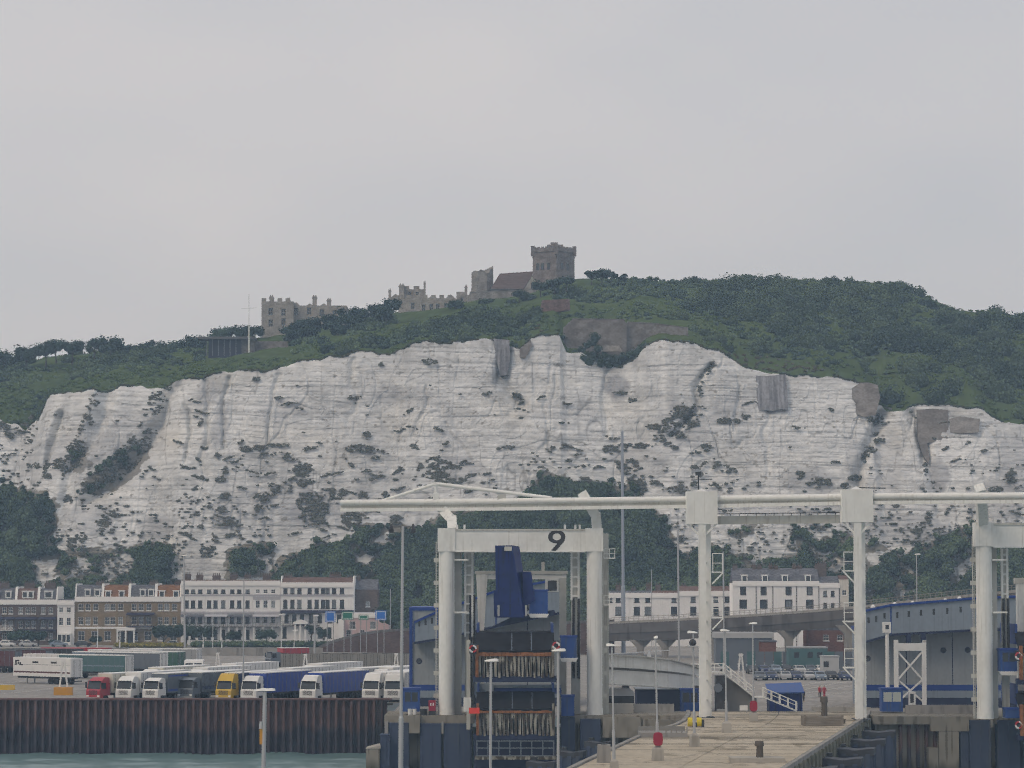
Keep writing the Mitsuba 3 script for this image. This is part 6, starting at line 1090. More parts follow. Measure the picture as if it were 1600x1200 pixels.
def ramp(label, x0, x1, t0, t1, f0, f1, b1, Y, rail):
    k = thing('vehicle_ramp', label, 'ramp'); a, b = at(x0, 900, Y)[0], at(x1, 900, Y)[0]; z = lambda p: ZA(p, Y)
    S = MB(); n = 14; xs = np.linspace(a, b, n + 1); sag = [.14 * math.sin(math.pi * i / n) for i in range(n + 1)]
    S.add([[x, Y + 3.4, z(t0)] for x in xs] + [[x, Y, z(t1) - s_ ] for x, s_ in zip(xs, sag)] + [[x, Y + 3.5, z(t0) - .4] for x in xs] + [[x, Y + .12, z(t1) - s_ - .3] for x, s_ in zip(xs, sag)],
          [[i, i + 1, i + n + 2, i + n + 1] for i in range(n)] + [[i + n + 1, i + n + 2, i + 3 * n + 4, i + 3 * n + 3] for i in range(n)] + [[i + 2 * n + 2, i + 2 * n + 3, i + 3 * n + 4, i + 3 * n + 3] for i in range(n)])
    S.part(k, 'flap', 'ramp_dark')
    for t in (.46, .71): X = a + (b - a) * t; MB().add([[X - .06, Y + 3.36, z(t0) + .01], [X + .06, Y + 3.36, z(t0) + .01], [X + .06, Y - .05, z(t1) - .1], [X - .06, Y - .05, z(t1) - .1]], [[0, 1, 2, 3]]).part(k, 'joint', COL['slate'])
    rg = np.random.default_rng(int(t0)); nf = 19
    for i in range(nf):
        X = a + .25 + (b - a - .5) * (i + .5) / nf; w = .13; L = z(f1) + rg.uniform(-.12, .14)
        m = MB(); zt_ = z(f0) + .1; zm = z(f0 + (f1 - f0) * .55); m.prism([(X - w * 1.7, zt_), (X + w * 1.7, zt_), (X + w * 1.2, zm), (X + w * 1.15 + .03, L), (X - w * .85, L), (X - w * 1.2, zm)], 1, Y + .22, Y + .42); m.part(k, 'finger', 'finger')
        m = MB(); m.box(X - .22, X + .22, Y + .05, Y + .35, z(f0) - .1, z(t1) - .33 + rg.uniform(-.05, .05)); m.part(k, 'hinge', 'rust')
    for X in (a, b - .35): MB().box(X, X + .35, Y - .1, Y + .5, z(f1), z(t1) + .5).part(k, 'end_plate', 'finger' if X > a else 'rust')
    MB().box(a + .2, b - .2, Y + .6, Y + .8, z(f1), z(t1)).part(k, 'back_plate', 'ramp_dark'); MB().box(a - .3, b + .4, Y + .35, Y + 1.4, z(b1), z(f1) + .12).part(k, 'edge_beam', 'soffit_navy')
    MB().box(a + .2, b - .1, Y + 3.6, Y + 14, z(t0) - .9, z(t0) + .02).part(k, 'deck', 'ramp_dark')
    for X in (a + .1, b - .3): MB().box(X, X + .25, Y + 3.55, Y + 14, z(t0) - 1.3, z(t0) + 1.05).part(k, 'side_girder', 'ramp_blue')
    return k, a, b
ra, xa_, xb_ = ramp('raised upper vehicle ramp with rust-edged lip and pale hanging fingers', 743, 866, 989, 1015, 1024, 1058, 1066, 347, False)
rb, _, _ = ramp('lower vehicle ramp with rust-edged lip and pale hanging fingers above the water', 744, 867, 1083, 1106, 1113, 1149, 1156, 347, True)
Yr = 347; m = MB()
for py in (1158, 1169, 1181): m.box(xa_ + .1, xb_, Yr + .3, Yr + .45, ZA(py + 1, Yr), ZA(py - .8, Yr))
for i in range(8): X = xa_ + .1 + (xb_ - xa_ - .25) * i / 7; m.box(X, X + .14, Yr + .31, Yr + .44, ZA(1181, Yr), ZA(1157, Yr))
m.part(rb, 'railing', COL['slate']); MB().box(xa_ - .2, xb_ + .2, Yr + 1.5, Yr + 2.5, .1, ZA(1153, Yr)).part(rb, 'fender_frame', 'soffit_navy'); MB().box(xa_ - .1, xb_ + .3, Yr + .1, Yr + 1.6, ZA(1187, Yr), ZA(1182, Yr)).part(rb, 'walkway', 'finger')
k = thing('ramp_girder', 'blue cross girder between the upper and lower ramps', 'girder'); Yb = 352; MB().box(at(742, 0, Yb)[0], at(876, 0, Yb)[0], Yb, Yb + .8, ZA(1084, Yb), ZA(1075, Yb)).part(k, 'web', 'ramp_blue'); MB().box(at(742, 0, Yb)[0], at(876, 0, Yb)[0], Yb - .2, Yb + .9, ZA(1074.6, Yb), ZA(1070, Yb)).part(k, 'flange', 'panel_bluegrey')
MB().box(at(742, 0, Yb)[0], at(772, 0, Yb)[0], Yb - .5, Yb - .25, ZA(1085, Yb), ZA(1068, Yb)).part(k, 'end_panel', 'panel_bluegrey')
def torus(c, R, r, n=20, m=8):
    t, p = np.meshgrid(np.arange(n) * 2 * np.pi / n, np.arange(m) * 2 * np.pi / m, indexing='ij'); v = np.stack([c[0] + (R + r * np.cos(p)) * np.cos(t), c[1] + r * np.sin(p), c[2] + (R + r * np.cos(p)) * np.sin(t)], -1).reshape(-1, 3)
    f = [[i * m + j, ((i + 1) % n) * m + j, ((i + 1) % n) * m + (j + 1) % m, i * m + (j + 1) % m] for i in range(n) for j in range(m)]; return v, np.array(f)
mat('cabinet_red0', (.40, .03, .04), .4); mat('signal_red', (.75, .06, .04), .4)
for px, py, Y, lab in ((739, 1014, 346, 'red and white lifebuoy at the left end of the upper ramp'), (869, 1009, 346, 'red and white lifebuoy at the right end of the upper ramp'), (1592, 1025, 341, 'red and white lifebuoy by the right-edge ramp'), (1592, 1133, 341, 'red and white lifebuoy low on the right-edge berth')):
    k = thing('lifebuoy', lab, 'lifebuoy'); c = at(px, py, Y); v, f = torus(c, .36, .11); tri = np.vstack([f[:, [0, 1, 2]], f[:, [0, 2, 3]]]); seg = np.tile((np.arange(len(f)) // 8 // 5) % 2, 2)
    put(k, 'ring', mikit.ply(trimesh.Trimesh(v, tri[seg == 0], process=False), COL['white'])); put(k, 'band', mikit.ply(trimesh.Trimesh(v, tri[seg == 1], process=False), 'cabinet_red0')); MB().box(c[0] - .42, c[0] + .42, Y + .12, Y + .2, c[2] - .6, c[2] + .6).part(k, 'holder', COL['black'])
k = thing('signal_lamp', 'bright red signal board at the left end of the lower ramp', 'signal'); c = at(741, 1110, 346); MB().box(c[0] - .62, c[0] + .62, 346, 346.2, c[2] - .38, c[2] + .3).part(k, 'board', 'signal_red'); MB().prism([(c[0] - .3, c[2] + .303), (c[0] + .3, c[2] + .303), (c[0], c[2] + .75)], 1, 346, 346.2).part(k, 'hood', COL['black'])

# partial ramp and frame of the right-edge berth
ramp('upper vehicle ramp of the right-edge berth, cut off by the frame', 1592, 1720, 990, 1016, 1024, 1062, 1070, 341, False)
ramp('lower vehicle ramp of the right-edge berth, cut off by the frame', 1592, 1720, 1085, 1108, 1114, 1150, 1157, 341, False)
k = thing('lifting_frame', 'pale inner lifting frame of the right-edge portal', 'frame'); Yl = 352
MB().box(at(1579, 0, Yl)[0], at(1597, 0, Yl)[0], Yl, Yl + 1, QZ, ZA(908, Yl)).part(k, 'leg', 'portal_white'); MB().box(at(1576, 0, Yl)[0], at(1730, 0, Yl)[0], Yl - .1, Yl + 1.1, ZA(912, Yl), ZA(903, Yl)).part(k, 'top_beam', 'portal_shade'); MB().box(at(1712, 0, Yl)[0], at(1730, 0, Yl)[0], Yl, Yl + 1, QZ, ZA(912, Yl)).part(k, 'leg', 'portal_white')
# ---------------------------------------------------------------- abutments, pier, fenders
paint('fender_navy', (.045, .062, .115), (.075, .085, .10), .6, .6); paint('fender_cap', (.05, .055, .068), (.04, .04, .045), .6, .7)
matte('wet_concrete', proc(lambda p, n, uv: mix((.20, .185, .16), (.31, .29, .25), fbm(p.x * .9, p.z * .6, p.y * .9, 4)) * mix((1., 1., 1.), (.35, .38, .36), smoothstep(3.4, 1.6, p.z + 1.3 * noise(p.x * 1.4, 0., p.y * 1.4))) * (1 - .45 * smoothstep(.52, .75, noise(p.x * 3.2, p.z * .22, p.y * 3.2)))))
deckm = proc(lambda p, n, uv: mix((.39, .34, .265), (.54, .485, .395), fbm(p.x * .16, p.y * .07, 0., 4)) * (1 - .42 * smoothstep(.48, .75, fbm(p.x * .05 + 4., p.y * .42, 2., 4))) * (1 - .3 * smoothstep(.62, .7, fbm(p.x * .5, p.y * .25, 8., 3))) * (.9 + .2 * noise(p.x * 2.5, p.y * 1.2)))
matte('pier_deck', deckm)
def fxx(px, Y): return at(px, 900, Y)[0]
def abut(name, label, Y, x0, x1, depth, panels, blocks=(), posts=(), top=QZ, cat='abutment'):
    k = thing(name, label, cat); a, b = fxx(x0, Y), fxx(x1, Y)
    MB().box(a, b, Y, Y + depth, top - .95, top).part(k, 'deck_beam', 'wet_concrete'); MB().box(a + .4, b - .4, Y + 1.4, Y + depth, -2, top - .953).part(k, 'core', 'wet_concrete')
    for p, q, t in panels:
        u, v = fxx(p, Y), fxx(q, Y); m = MB().box(u, v, Y - .5, Y + 1.39, -1.5, ZA(t, Y)); m.part(k, 'fender_panel', 'fender_navy')
        rb_ = MB()
        for f in (.04, .5, .9): rb_.box(u + (v - u) * f, u + (v - u) * f + .18, Y - .62, Y - .503, -1.5, ZA(t, Y) - .2)
        rb_.box(u, v, Y - .6, Y - .504, ZA(t, Y) - .17, ZA(t, Y) - .004); rb_.part(k, 'fender_rib', 'fender_navy')
    for p, q, t, bt in blocks: MB().box(fxx(p, Y), fxx(q, Y), Y - .9, Y + 1.3, ZA(bt, Y), ZA(t, Y)).part(k, 'block', 'wet_concrete')
    for p, q, t, bt in posts: MB().box(fxx(p, Y), fxx(q, Y), Y - .8, Y + 1.2, ZA(bt, Y), ZA(t, Y)).part(k, 'post', 'concrete')
    return k
abut('left_abutment' if False else 'abutment', 'concrete abutment with navy fender panels under the left portal column', 352, 601, 742, 12, [(608, 640, 1129), (657, 690, 1130), (694, 737, 1130)], [(640, 657, 1117, 1145)], [(690.5, 693.5, 1127, 1146), (602, 607.5, 1127, 1146)])
abut('mooring_post', 'navy pile cluster standing left of the left abutment', 350, 595, 609, 2.2, [(595, 609, 1147)], top=ZA(1148, 350), cat='pile')
k = thing('low_dolphin', 'low pale concrete block in the water left of the abutment', 'dolphin'); MB().box(fxx(573, 349), fxx(594, 349), 349, 354, -2, ZA(1170, 349)).part(k, 'body', 'wet_concrete'); MB().prism([(fxx(573, 349) - .1, ZA(1170, 349) + .003), (fxx(594, 349) + .1, ZA(1170, 349) + .003), (fxx(594, 349) + .1, ZA(1164, 349))], 1, 348.9, 354.1).part(k, 'cap', 'pale_concrete')
abut('abutment', 'concrete abutment with navy fenders under the right portal column', 352, 874, 1080, 11, [(876, 898, 1120), (906, 938, 1123)], [(941, 1001, 1120, 1152), (1003, 1078, 1124, 1146)], [])
abut('abutment', 'concrete berth edge with a stout pillar, right of the pier fenders', 350, 1362, 1640, 14, [(1497, 1508, 1140), (1511, 1545, 1125), (1555, 1590, 1125), (1594, 1640, 1128)], [(1451, 1510, 1119, 1142), (1463, 1494, 1142.5, 1215), (1447, 1462, 1168, 1215)], [(1544, 1548, 1121, 1136)])
sp = thing('sheet_piling', 'dark sheet piling set back under the right-hand berth edge', 'sheet piling'); sx0, sx1 = fxx(1400, 352), fxx(1500, 352)
for i in range(int((sx1 - sx0) / pw)): put(sp, 'pile', {**pile_shape, 'to_world': T().translate([sx0 + i * pw, 350.9, -.75])})
# the pier
LE = np.array([[-6.2, 190], [2.1, 236], ground(900, 1195, QZ)[:2], ground(1000, 1149, QZ)[:2], ground(1062, 1130, QZ)[:2], ground(1075, 1114, QZ)[:2]]); RE = np.array([ground(1232, 1200, QZ)[:2] - 60 * np.array([.192, .981]), ground(1232, 1200, QZ)[:2], ground(1357, 1120, QZ)[:2], ground(1362, 1112, QZ)[:2]])
def edge_x(E, y): return np.interp(y, E[:, 1], E[:, 0])
k = pier = thing('pier', 'long sandy concrete pier running towards the viewer, with worn kerbs and stained deck slabs', 'pier')
ys = np.linspace(196, 363, 21)
for y0, y1 in zip(ys[:-1], ys[1:]):
    for f0, f1 in ((0, .5), (.5, 1)):
        q = []
        for y, f in ((y0 + .04, f0), (y0 + .04, f1), (y1 - .04, f1), (y1 - .04, f0)):
            l, r = edge_x(LE, y) + .5, edge_x(RE, y) - .5; q.append([l + (r - l) * f + (.04 if f == f0 else -.04), y])
        MB().loft([[*a, QZ - .3] for a in q], [[*a, QZ + .006 * ((int(y0 * 7) % 3) - 1)] for a in q]).part(k, 'deck_slab', 'pier_deck')
for E, sgn in ((LE, 1), (RE, -1)):
    for i in range(20):
        y0, y1 = ys[i], ys[i + 1]; a, b = np.array([edge_x(E, y0 + .03) + sgn * .25, y0 + .03, QZ - .1]), np.array([edge_x(E, y1 - .03) + sgn * .25, y1 - .03, QZ - .1]); MB().bar(a, b, .48, .55).part(k, 'kerb', 'concrete')
sd = MB()
q0 = [[edge_x(LE, y) + .1, y] for y in ys] + [[edge_x(RE, y) - .1, y] for y in ys[::-1]]
sd.loft([[a, b, QZ - 2.4] for a, b in q0], [[a, b, QZ - .301] for a, b in q0]); sd.part(k, 'structure', 'wet_concrete')
for E, sgn in ((LE, -1), (RE, 1)):
    for y in np.arange(200, 362, 8.0):
        MB().tube([edge_x(E, y) - sgn * 1.2, y, -3], [edge_x(E, y) - sgn * 1.2, y, QZ - 2.4], .55, .55, 10).part(k, 'pile', 'wet_concrete')
matte('green_timber', proc(lambda p, n, uv: mix((.13, .135, .105), (.23, .215, .175), noise(p.x * 2., p.z * .8, p.y * 1.3)) * mix((1., 1., 1.), (.45, .5, .42), smoothstep(6.2, 5.0, p.z))))
for y in np.arange(200, 352, 3.8): x = edge_x(RE, y); MB().loft([[x - .1, y, QZ - 2.7], [x + .26, y, QZ - 2.7], [edge_x(RE, y + 1.7) + .26, y + 1.7, QZ - 2.7], [edge_x(RE, y + 1.7) - .1, y + 1.7, QZ - 2.7]], [[x - .1, y, QZ - .2], [x + .26, y, QZ - .2], [edge_x(RE, y + 1.7) + .26, y + 1.7, QZ - .2], [edge_x(RE, y + 1.7) - .1, y + 1.7, QZ - .2]]).part(k, 'timber', 'green_timber')
def fender(x, y, w, d, top, label, rot, group):
    k = thing('pier_fender', label, 'fender', group); M = T().translate([float(x), float(y), 0]).rotate([0, 0, 1], rot)
    def add(mb, nm, m): s = mikit.ply(mb.get(), m); s['to_world'] = M; put(k, nm, s)
    add(MB().box(-w / 2, w / 2, -d / 2, d / 2, -2, top - .35), 'body', 'fender_navy')
    for f in (-.36, 0, .36): add(MB().box(w * f - .22, w * f + .22, -d / 2 - .16, -d / 2 - .003, -2, top - .5), 'rib', 'fender_navy')
    for f in (-.3, .3): add(MB().box(w / 2 + .003, w / 2 + .2, d * f - .25, d * f + .25, -2, top - .5), 'rib', 'fender_navy')
    c = MB(); n = 9; xs = np.linspace(-w / 2 - .15, w / 2 + .15, n); zz = top - .12 + .14 * (np.abs(np.linspace(-1, 1, n)) ** 2) - .05 * np.cos(np.linspace(-5, 5, n))
    for i in range(n - 1): c.loft([[xs[i], -d / 2 - .15, top - .7], [xs[i + 1], -d / 2 - .15, top - .7], [xs[i + 1], d / 2 + .1, top - .7], [xs[i], d / 2 + .1, top - .7]], [[xs[i], -d / 2 - .15, zz[i]], [xs[i + 1], -d / 2 - .15, zz[i + 1]], [xs[i + 1], d / 2 + .1, zz[i + 1]], [xs[i], d / 2 + .1, zz[i]]])
    add(c, 'cap', 'fender_cap'); add(MB().box(-w / 2, -w / 2 + .55, d / 2 - .6, d / 2 + .1, top - .3, top + .35), 'bracket', 'dark_metal')
ordn = ['nearest', 'second', 'third', 'fourth', 'fifth', 'farthest']
for i, (px, py) in enumerate([(1275, 1196), (1316, 1182), (1337, 1167), (1355, 1153), (1372, 1140), (1390, 1129)]):
    c = ground(px, py, 6.5); fender(c[0] + .1, c[1], 3.4, 3.4, 6.4, f'{ordn[i]} navy fender block along the right edge of the pier', -10, None)
for i, (px, py) in enumerate([(848, 1189), (893, 1173), (936, 1158)]):
    c = ground(px, py, 4.9); fender(c[0], c[1], 2.7, 2.2, 4.9, ['nearest low black dolphin between ramp and pier', 'middle low black dolphin between ramp and pier', 'farthest low black dolphin beside the right abutment'][i], -14, None)

# ---------------------------------------------------------------- approach bridge, stairs and clutter behind the pier
k = thing('approach_bridge', 'cream double-girder approach bridge curving down behind the pier', 'bridge')
def band(pt, pb, Y0, Y1, m, nm, th=.5):
    n = len(pt); A = [at(*p, Y0 + (Y1 - Y0) * i / (n - 1)) for i, p in enumerate(pt)]; B = [at(*p, Y0 + (Y1 - Y0) * i / (n - 1)) for i, p in enumerate(pb)]; M_ = MB()
    for i in range(n - 1): M_.loft([B[i], B[i + 1], A[i + 1], A[i]], [v + [0, th, 0] for v in (B[i], B[i + 1], A[i + 1], A[i])])
    M_.part(k, nm, m); return A, B
A, B = band([(946, 1025), (1000, 1027), (1045, 1032), (1070, 1038), (1094, 1046)], [(946, 1042), (1000, 1045), (1045, 1049), (1070, 1052), (1094, 1056)], 361, 372, 'portal_white', 'upper_girder')
for p, q in zip(A[:-1], A[1:]): MB().bar(p + [0, .1, .08], q + [0, .1, .08], .9, .16).part(k, 'flange', 'portal_shade')
A2, B2 = band([(946, 1046), (1000, 1049), (1045, 1052), (1070, 1055), (1094, 1059)], [(946, 1068), (1000, 1071), (1045, 1074), (1070, 1076), (1094, 1080)], 361.6, 372.6, 'portal_white', 'lower_girder')
for p, q in zip(B2[:-1], B2[1:]): MB().bar(p + [0, .1, -.06], q + [0, .1, -.06], .8, .12).part(k, 'flange', 'portal_shade')
dk_ = MB()
for a, b in zip(A[:-1], A[1:]): dk_.add([a + [0, .6, -.5], b + [0, .6, -.5], b + [0, 8, -.5], a + [0, 8, -.5]], [[0, 1, 2, 3]])
dk_.part(k, 'deck', 'tarmac')
A3 = [v + np.array([0, 8.5, 0]) for v in A]; bb_ = MB()
for i in range(len(A) - 1): bb_.loft([B2[i] + [0, 8.5, 0], B2[i + 1] + [0, 8.5, 0], A3[i + 1], A3[i]], [v + [0, .4, 0] for v in (B2[i] + [0, 8.5, 0], B2[i + 1] + [0, 8.5, 0], A3[i + 1], A3[i])])
bb_.part(k, 'far_girder', 'portal_shade')
for px in (975, 1085): X = at(px, 0, 368)[0]; MB().box(X - .4, X + .4, 367, 370, YZ, ZA(1072, 368)).part(k, 'bearing_pier', 'dark_concrete')
hr = MB(); p0, p1 = at(950, 1025, 362) + [0, .3, 0], at(1050, 1018, 366) + [0, 6, 0]; hr.bar(p0 + [0, 0, .2], p1, .1, .1); hr.part(k, 'handrail', COL['white'])
k = thing('traffic_cone', 'small white cone standing on the approach bridge', 'cone'); c = at(1014, 1026, 364); MB().tube(c, c + [0, 0, .75], .28, .05, 12).tube(c - [0, 0, .05], c, .33, .33, 12).part(k, 'body', COL['white'])
for px, py, w, h, m, Yc, nm, lab in [(967, 1100, 46, 13, 'pale_concrete', 358, 'concrete_barrier', 'pale concrete barrier right of the portal foot'), (1022, 1103, 62, 6, 'concrete', 360, 'concrete_barrier', 'low grey concrete barrier under the approach bridge'), (1300, 1103, 60, 9, 'pale_concrete', 366, 'concrete_barrier', 'pale concrete barrier behind the wooden bollard'), (1345, 1104, 30, 10, 'pale_concrete', 364, 'concrete_barrier', 'pale concrete barrier beside the right gantry column'), (1470, 1106, 110, 6, 'concrete', 357, 'concrete_barrier', 'long grey concrete barrier in front of the right-hand shed')]:
    k = thing(nm, lab, 'barrier'); c = at(px, py, Yc); s_ = PX(Yc); hw, hh = w * s_ / 2, h * s_; z0 = QZ if Yc < 362 else YZ; MB().prism([(Yc - .35, z0), (Yc + .35, z0), (Yc + .15, z0 + .9 + hh * .3), (Yc - .15, z0 + .9 + hh * .3)], 0, c[0] - hw, c[0] + hw).part(k, 'body', m)
k = thing('covered_boat', 'white-covered load on the quay under the approach bridge', 'covered load'); c = at(967, 1083, 364); MB().prism([(c[0] - 1.8, YZ), (c[0] + 1.8, YZ), (c[0] + 1.9, c[2] + .1), (c[0] + 1.3, c[2] + .55), (c[0] - 1.3, c[2] + .55), (c[0] - 1.9, c[2] + .1)], 1, 364, 368).part(k, 'cover', COL['silver'])
MB().box(c[0] - 1.85, c[0] + 1.85, 363.9, 363.99, YZ, c[2] - .35).part(k, 'base', COL['black'])
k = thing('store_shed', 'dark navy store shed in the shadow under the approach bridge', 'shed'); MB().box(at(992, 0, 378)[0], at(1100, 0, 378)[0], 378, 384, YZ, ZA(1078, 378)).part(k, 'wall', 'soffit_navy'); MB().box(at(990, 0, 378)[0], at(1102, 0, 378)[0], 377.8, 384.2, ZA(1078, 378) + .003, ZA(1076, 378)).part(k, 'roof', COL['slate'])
k = thing('plant_machine', 'dark machinery block at the foot of the stairs behind the slim column', 'machinery'); MB().box(at(1114, 0, 362.5)[0], at(1130, 0, 362.5)[0], 362.5, 365, YZ, ZA(1056, 362.5)).part(k, 'body', COL['black']); MB().tube(at(1122, 1075, 362.3), at(1122, 1075, 362.0), .55, .5, 12).part(k, 'drum', COL['slate'])
MB().box(at(1115, 0, 362.5)[0], at(1128, 0, 362.5)[0], 362.2, 362.49, YZ, YZ + 1.0).part(k, 'panel', COL['grey'])
k = thing('access_stairs', 'white railed access stairs descending to the right behind the pier', 'stairs'); Ys = 364; p0, p1 = at(1131, 1050, Ys), at(1205, 1094, Ys); p2 = at(1240, 1112, Ys - 1)
def flight(a, b, nst):
    for o in (0, 1.3):
        MB().bar(a + [0, o, -.1], b + [0, o, -.1], .12, .34, up=(0, 1, 0)).part(k, 'stringer', 'portal_white'); r = MB()
        r.bar(a + [0, o, 1.05], b + [0, o, 1.05], .12, .12, up=(0, 1, 0)).bar(a + [0, o, .6], b + [0, o, .6], .09, .09, up=(0, 1, 0))
        for t in np.linspace(0, 1, 5): c = a + (b - a) * t; r.bar(c + [0, o, 0], c + [0, o, 1.1], .12)
        r.part(k, 'handrail', 'portal_white')
    for i in range(nst): c = a + (b - a) * (i + .5) / nst; MB().box(c[0] - .16, c[0] + .16, c[1] + .07, c[1] + 1.23, c[2] - .03, c[2] + .03).part(k, 'tread', 'portal_shade')
l0, l1 = at(1102, 1050, Ys), p0; MB().box(l0[0], l1[0], Ys, Ys + 1.4, l0[2] - .2, l0[2]).part(k, 'landing', 'portal_white'); r = MB().box(l0[0], l1[0], Ys - .06, Ys, l0[2] + 1.0, l0[2] + 1.1).box(l0[0], l1[0], Ys - .05, Ys, l0[2] + .5, l0[2] + .57)
for t in (0, .5, 1): X = l0[0] + (l1[0] - l0[0]) * t; r.box(X - .05, X + .05, Ys - .055, Ys, l0[2], l0[2] + 1.0)
r.part(k, 'handrail', 'portal_white'); flight(p0, at(1178, 1088, Ys), 14); a_ = at(1178, 1088, Ys); b2_ = at(1193, 1088, Ys); MB().box(a_[0], b2_[0], Ys, Ys + 1.4, a_[2] - .2, a_[2]).part(k, 'landing', 'portal_white'); flight(b2_, np.array([at(1238, 0, Ys)[0], Ys, QZ + .05]), 11)
MB().prism([(at(1131, 0, Ys)[0], YZ), (at(1178, 0, Ys)[0], YZ), (at(1178, 0, Ys)[0], ZA(1092, Ys)), (at(1131, 0, Ys)[0], ZA(1058, Ys))], 1, Ys + 1.45, Ys + 1.9).part(k, 'side_wall', 'concrete')
trestle(1158, 1024, 1093, 'white A-shaped trestle rising behind the access stairs')
k = thing('quay_shelter', 'low royal-blue shelter with sloping roof beside the access stairs', 'shelter'); Yq = 373; a, b = at(1196, 0, Yq)[0], at(1247, 0, Yq)[0]; z = lambda p: ZA(p, Yq)
MB().add([[a - .2, Yq - .4, z(1082)], [b + .2, Yq - .4, z(1081)], [b + .2, Yq + 4, z(1068)], [a - .2, Yq + 4, z(1070)], [a - .2, Yq - .4, z(1084)], [b + .2, Yq - .4, z(1083)]], [[0, 1, 2, 3], [4, 5, 1, 0]]).part(k, 'roof', 'cabin_blue')
for i in range(5): p, q = a + (b - a) * i / 5, a + (b - a) * (i + 1) / 5; MB().box(p + .03, q - .03, Yq, Yq + .1, YZ, z(1084)).part(k, 'wall_panel', 'gangway_blue')
MB().box(a, b, Yq + .11, Yq + 3.8, YZ, z(1083.5)).part(k, 'core', 'soffit_navy')
k = thing('notice_board', 'small white notice board at the back of the pier', 'sign'); c = at(1162, 1106, 358); MB().box(c[0] - .48, c[0] + .48, 358, 358.06, c[2] - .32, c[2] + .32).part(k, 'panel', COL['white'])
for s_ in (-.35, .35): MB().box(c[0] + s_ - .04, c[0] + s_ + .04, 358.063, 358.13, QZ, c[2] + .3).part(k, 'post', COL['grey'])
k = thing('kiosk_door', 'white door cabinet beside the blue kiosk with two windows', 'cabinet'); MB().box(at(1411, 0, 358)[0], at(1421, 0, 358)[0], 358, 359, QZ, ZA(1081, 358)).part(k, 'body', COL['white']); MB().box(at(1412.5, 0, 358)[0], at(1418, 0, 358)[0], 357.95, 357.997, ZA(1098, 358), ZA(1084, 358)).part(k, 'glass', 'dark_glass')

# bollards and blocks on the pier
mat('bollard_iron', (.10, .085, .07), .7); mat('drum_yellow', (.60, .48, .03), .45); mat('cabinet_red', (.30, .025, .05), .45); matte('timber', proc(lambda p, n, uv: mix((.16, .14, .12), (.30, .27, .23), noise(p.x * 1.3, p.z * 9., p.y * 9.))))
def bollard(px, py, w, h, label, plinth=None, m='bollard_iron'):
    c = ground(px, py, QZ); s_ = PX(c[1]); w, h = w * s_, h * s_; k = thing('bollard', label, 'bollard'); z0 = QZ + (.0)
    if plinth:
        pw_, ph, pd = plinth[0] * s_, plinth[1] * s_, 2.4; pm_ = MB().box(c[0] - pw_ * .55, c[0] + pw_ * .45, c[1] - .6, c[1] + pd, QZ, QZ + ph); pm_.part(k, 'plinth', plinth[2]); z0 = QZ + ph
        if plinth[2] == 'timber':
            for i in range(4): MB().box(c[0] - pw_ * .55, c[0] + pw_ * .45, c[1] - .68, c[1] - .603, QZ + ph * i / 4 + .03, QZ + ph * (i + 1) / 4 - .03).part(k, 'plank', 'timber')
            for i in range(2): MB().box(c[0] - pw_ * .55 + i * (pw_ - .25), c[0] - pw_ * .55 + i * (pw_ - .25) + .25, c[1] - .78, c[1] - .683, QZ, QZ + ph + .1).part(k, 'cleat', 'timber')
    MB().tube([c[0], c[1] + .6, z0], [c[0], c[1] + .6, z0 + h * .72], w * .42, w * .36, 14).part(k, 'stem', m, smooth=40); MB().tube([c[0] - w * .04, c[1] + .6, z0 + h * .7], [c[0] - w * .04, c[1] + .6, z0 + h], w * .54, w * .46, 14).part(k, 'head', m, smooth=40)
bollard(1188, 1191, 14, 25, 'iron bollard on a low concrete plinth at the bottom edge of the pier', (84, 7, 'pale_concrete')); bollard(1289, 1134, 12, 30, 'tall brown bollard on a timber plinth on the pier', (62, 15, 'timber')); bollard(1318, 1131, 10, 7, 'small black iron bollard near the right gantry column')
def block(px, py, w, h, label, m='concrete'):
    c = ground(px, py, QZ); s_ = PX(c[1]); w, h = w * s_, h * s_; k = thing('concrete_block', label, 'concrete block'); MB().loft([[c[0] - w / 2, c[1], QZ], [c[0] + w / 2, c[1], QZ], [c[0] + w / 2, c[1] + w, QZ], [c[0] - w / 2, c[1] + w, QZ]], [[c[0] - w * .45, c[1] + .06, QZ + h], [c[0] + w * .45, c[1] + .06, QZ + h], [c[0] + w * .45, c[1] + w * .94, QZ + h], [c[0] - w * .45, c[1] + w * .94, QZ + h]]).part(k, 'body', m)
    MB().box(c[0] - w * .2, c[0] + w * .2, c[1] + w * .3, c[1] + w * .7, QZ + h - .01, QZ + h + .06).part(k, 'lifting_eye', 'dark_metal')
block(944, 1192, 22, 28, 'grey tapered concrete block at the left kerb of the pier')
k = thing('pier_step', 'low grey concrete step with short rail posts at the left side of the pier', 'step'); A_ = ground(1000, 1152, QZ); B_ = ground(1070, 1148, QZ); MB().box(A_[0], B_[0], A_[1], A_[1] + 5, QZ, QZ + .45).part(k, 'step', 'concrete')
for i in range(5): X = A_[0] + (B_[0] - A_[0]) * (.55 + .11 * i); MB().box(X - .06, X + .06, A_[1] + .2, A_[1] + .32, QZ + .45, QZ + 1.0).part(k, 'post', 'fence_grey')
MB().box(A_[0], B_[0], A_[1] + 4.5, A_[1] + 4.7, QZ + .453, QZ + .9).part(k, 'rail', 'fence_grey')
k = thing('yellow_winch', 'yellow cable drum on a stand beside the middle lamp post of the pier', 'winch'); c = ground(1086, 1136, QZ); s_ = PX(c[1])
for o in (-.55, .45): MB().tube([c[0] + o - .25, c[1], QZ + .55], [c[0] + o + .25, c[1], QZ + .55], .5, .5, 14).part(k, 'drum', 'drum_yellow')
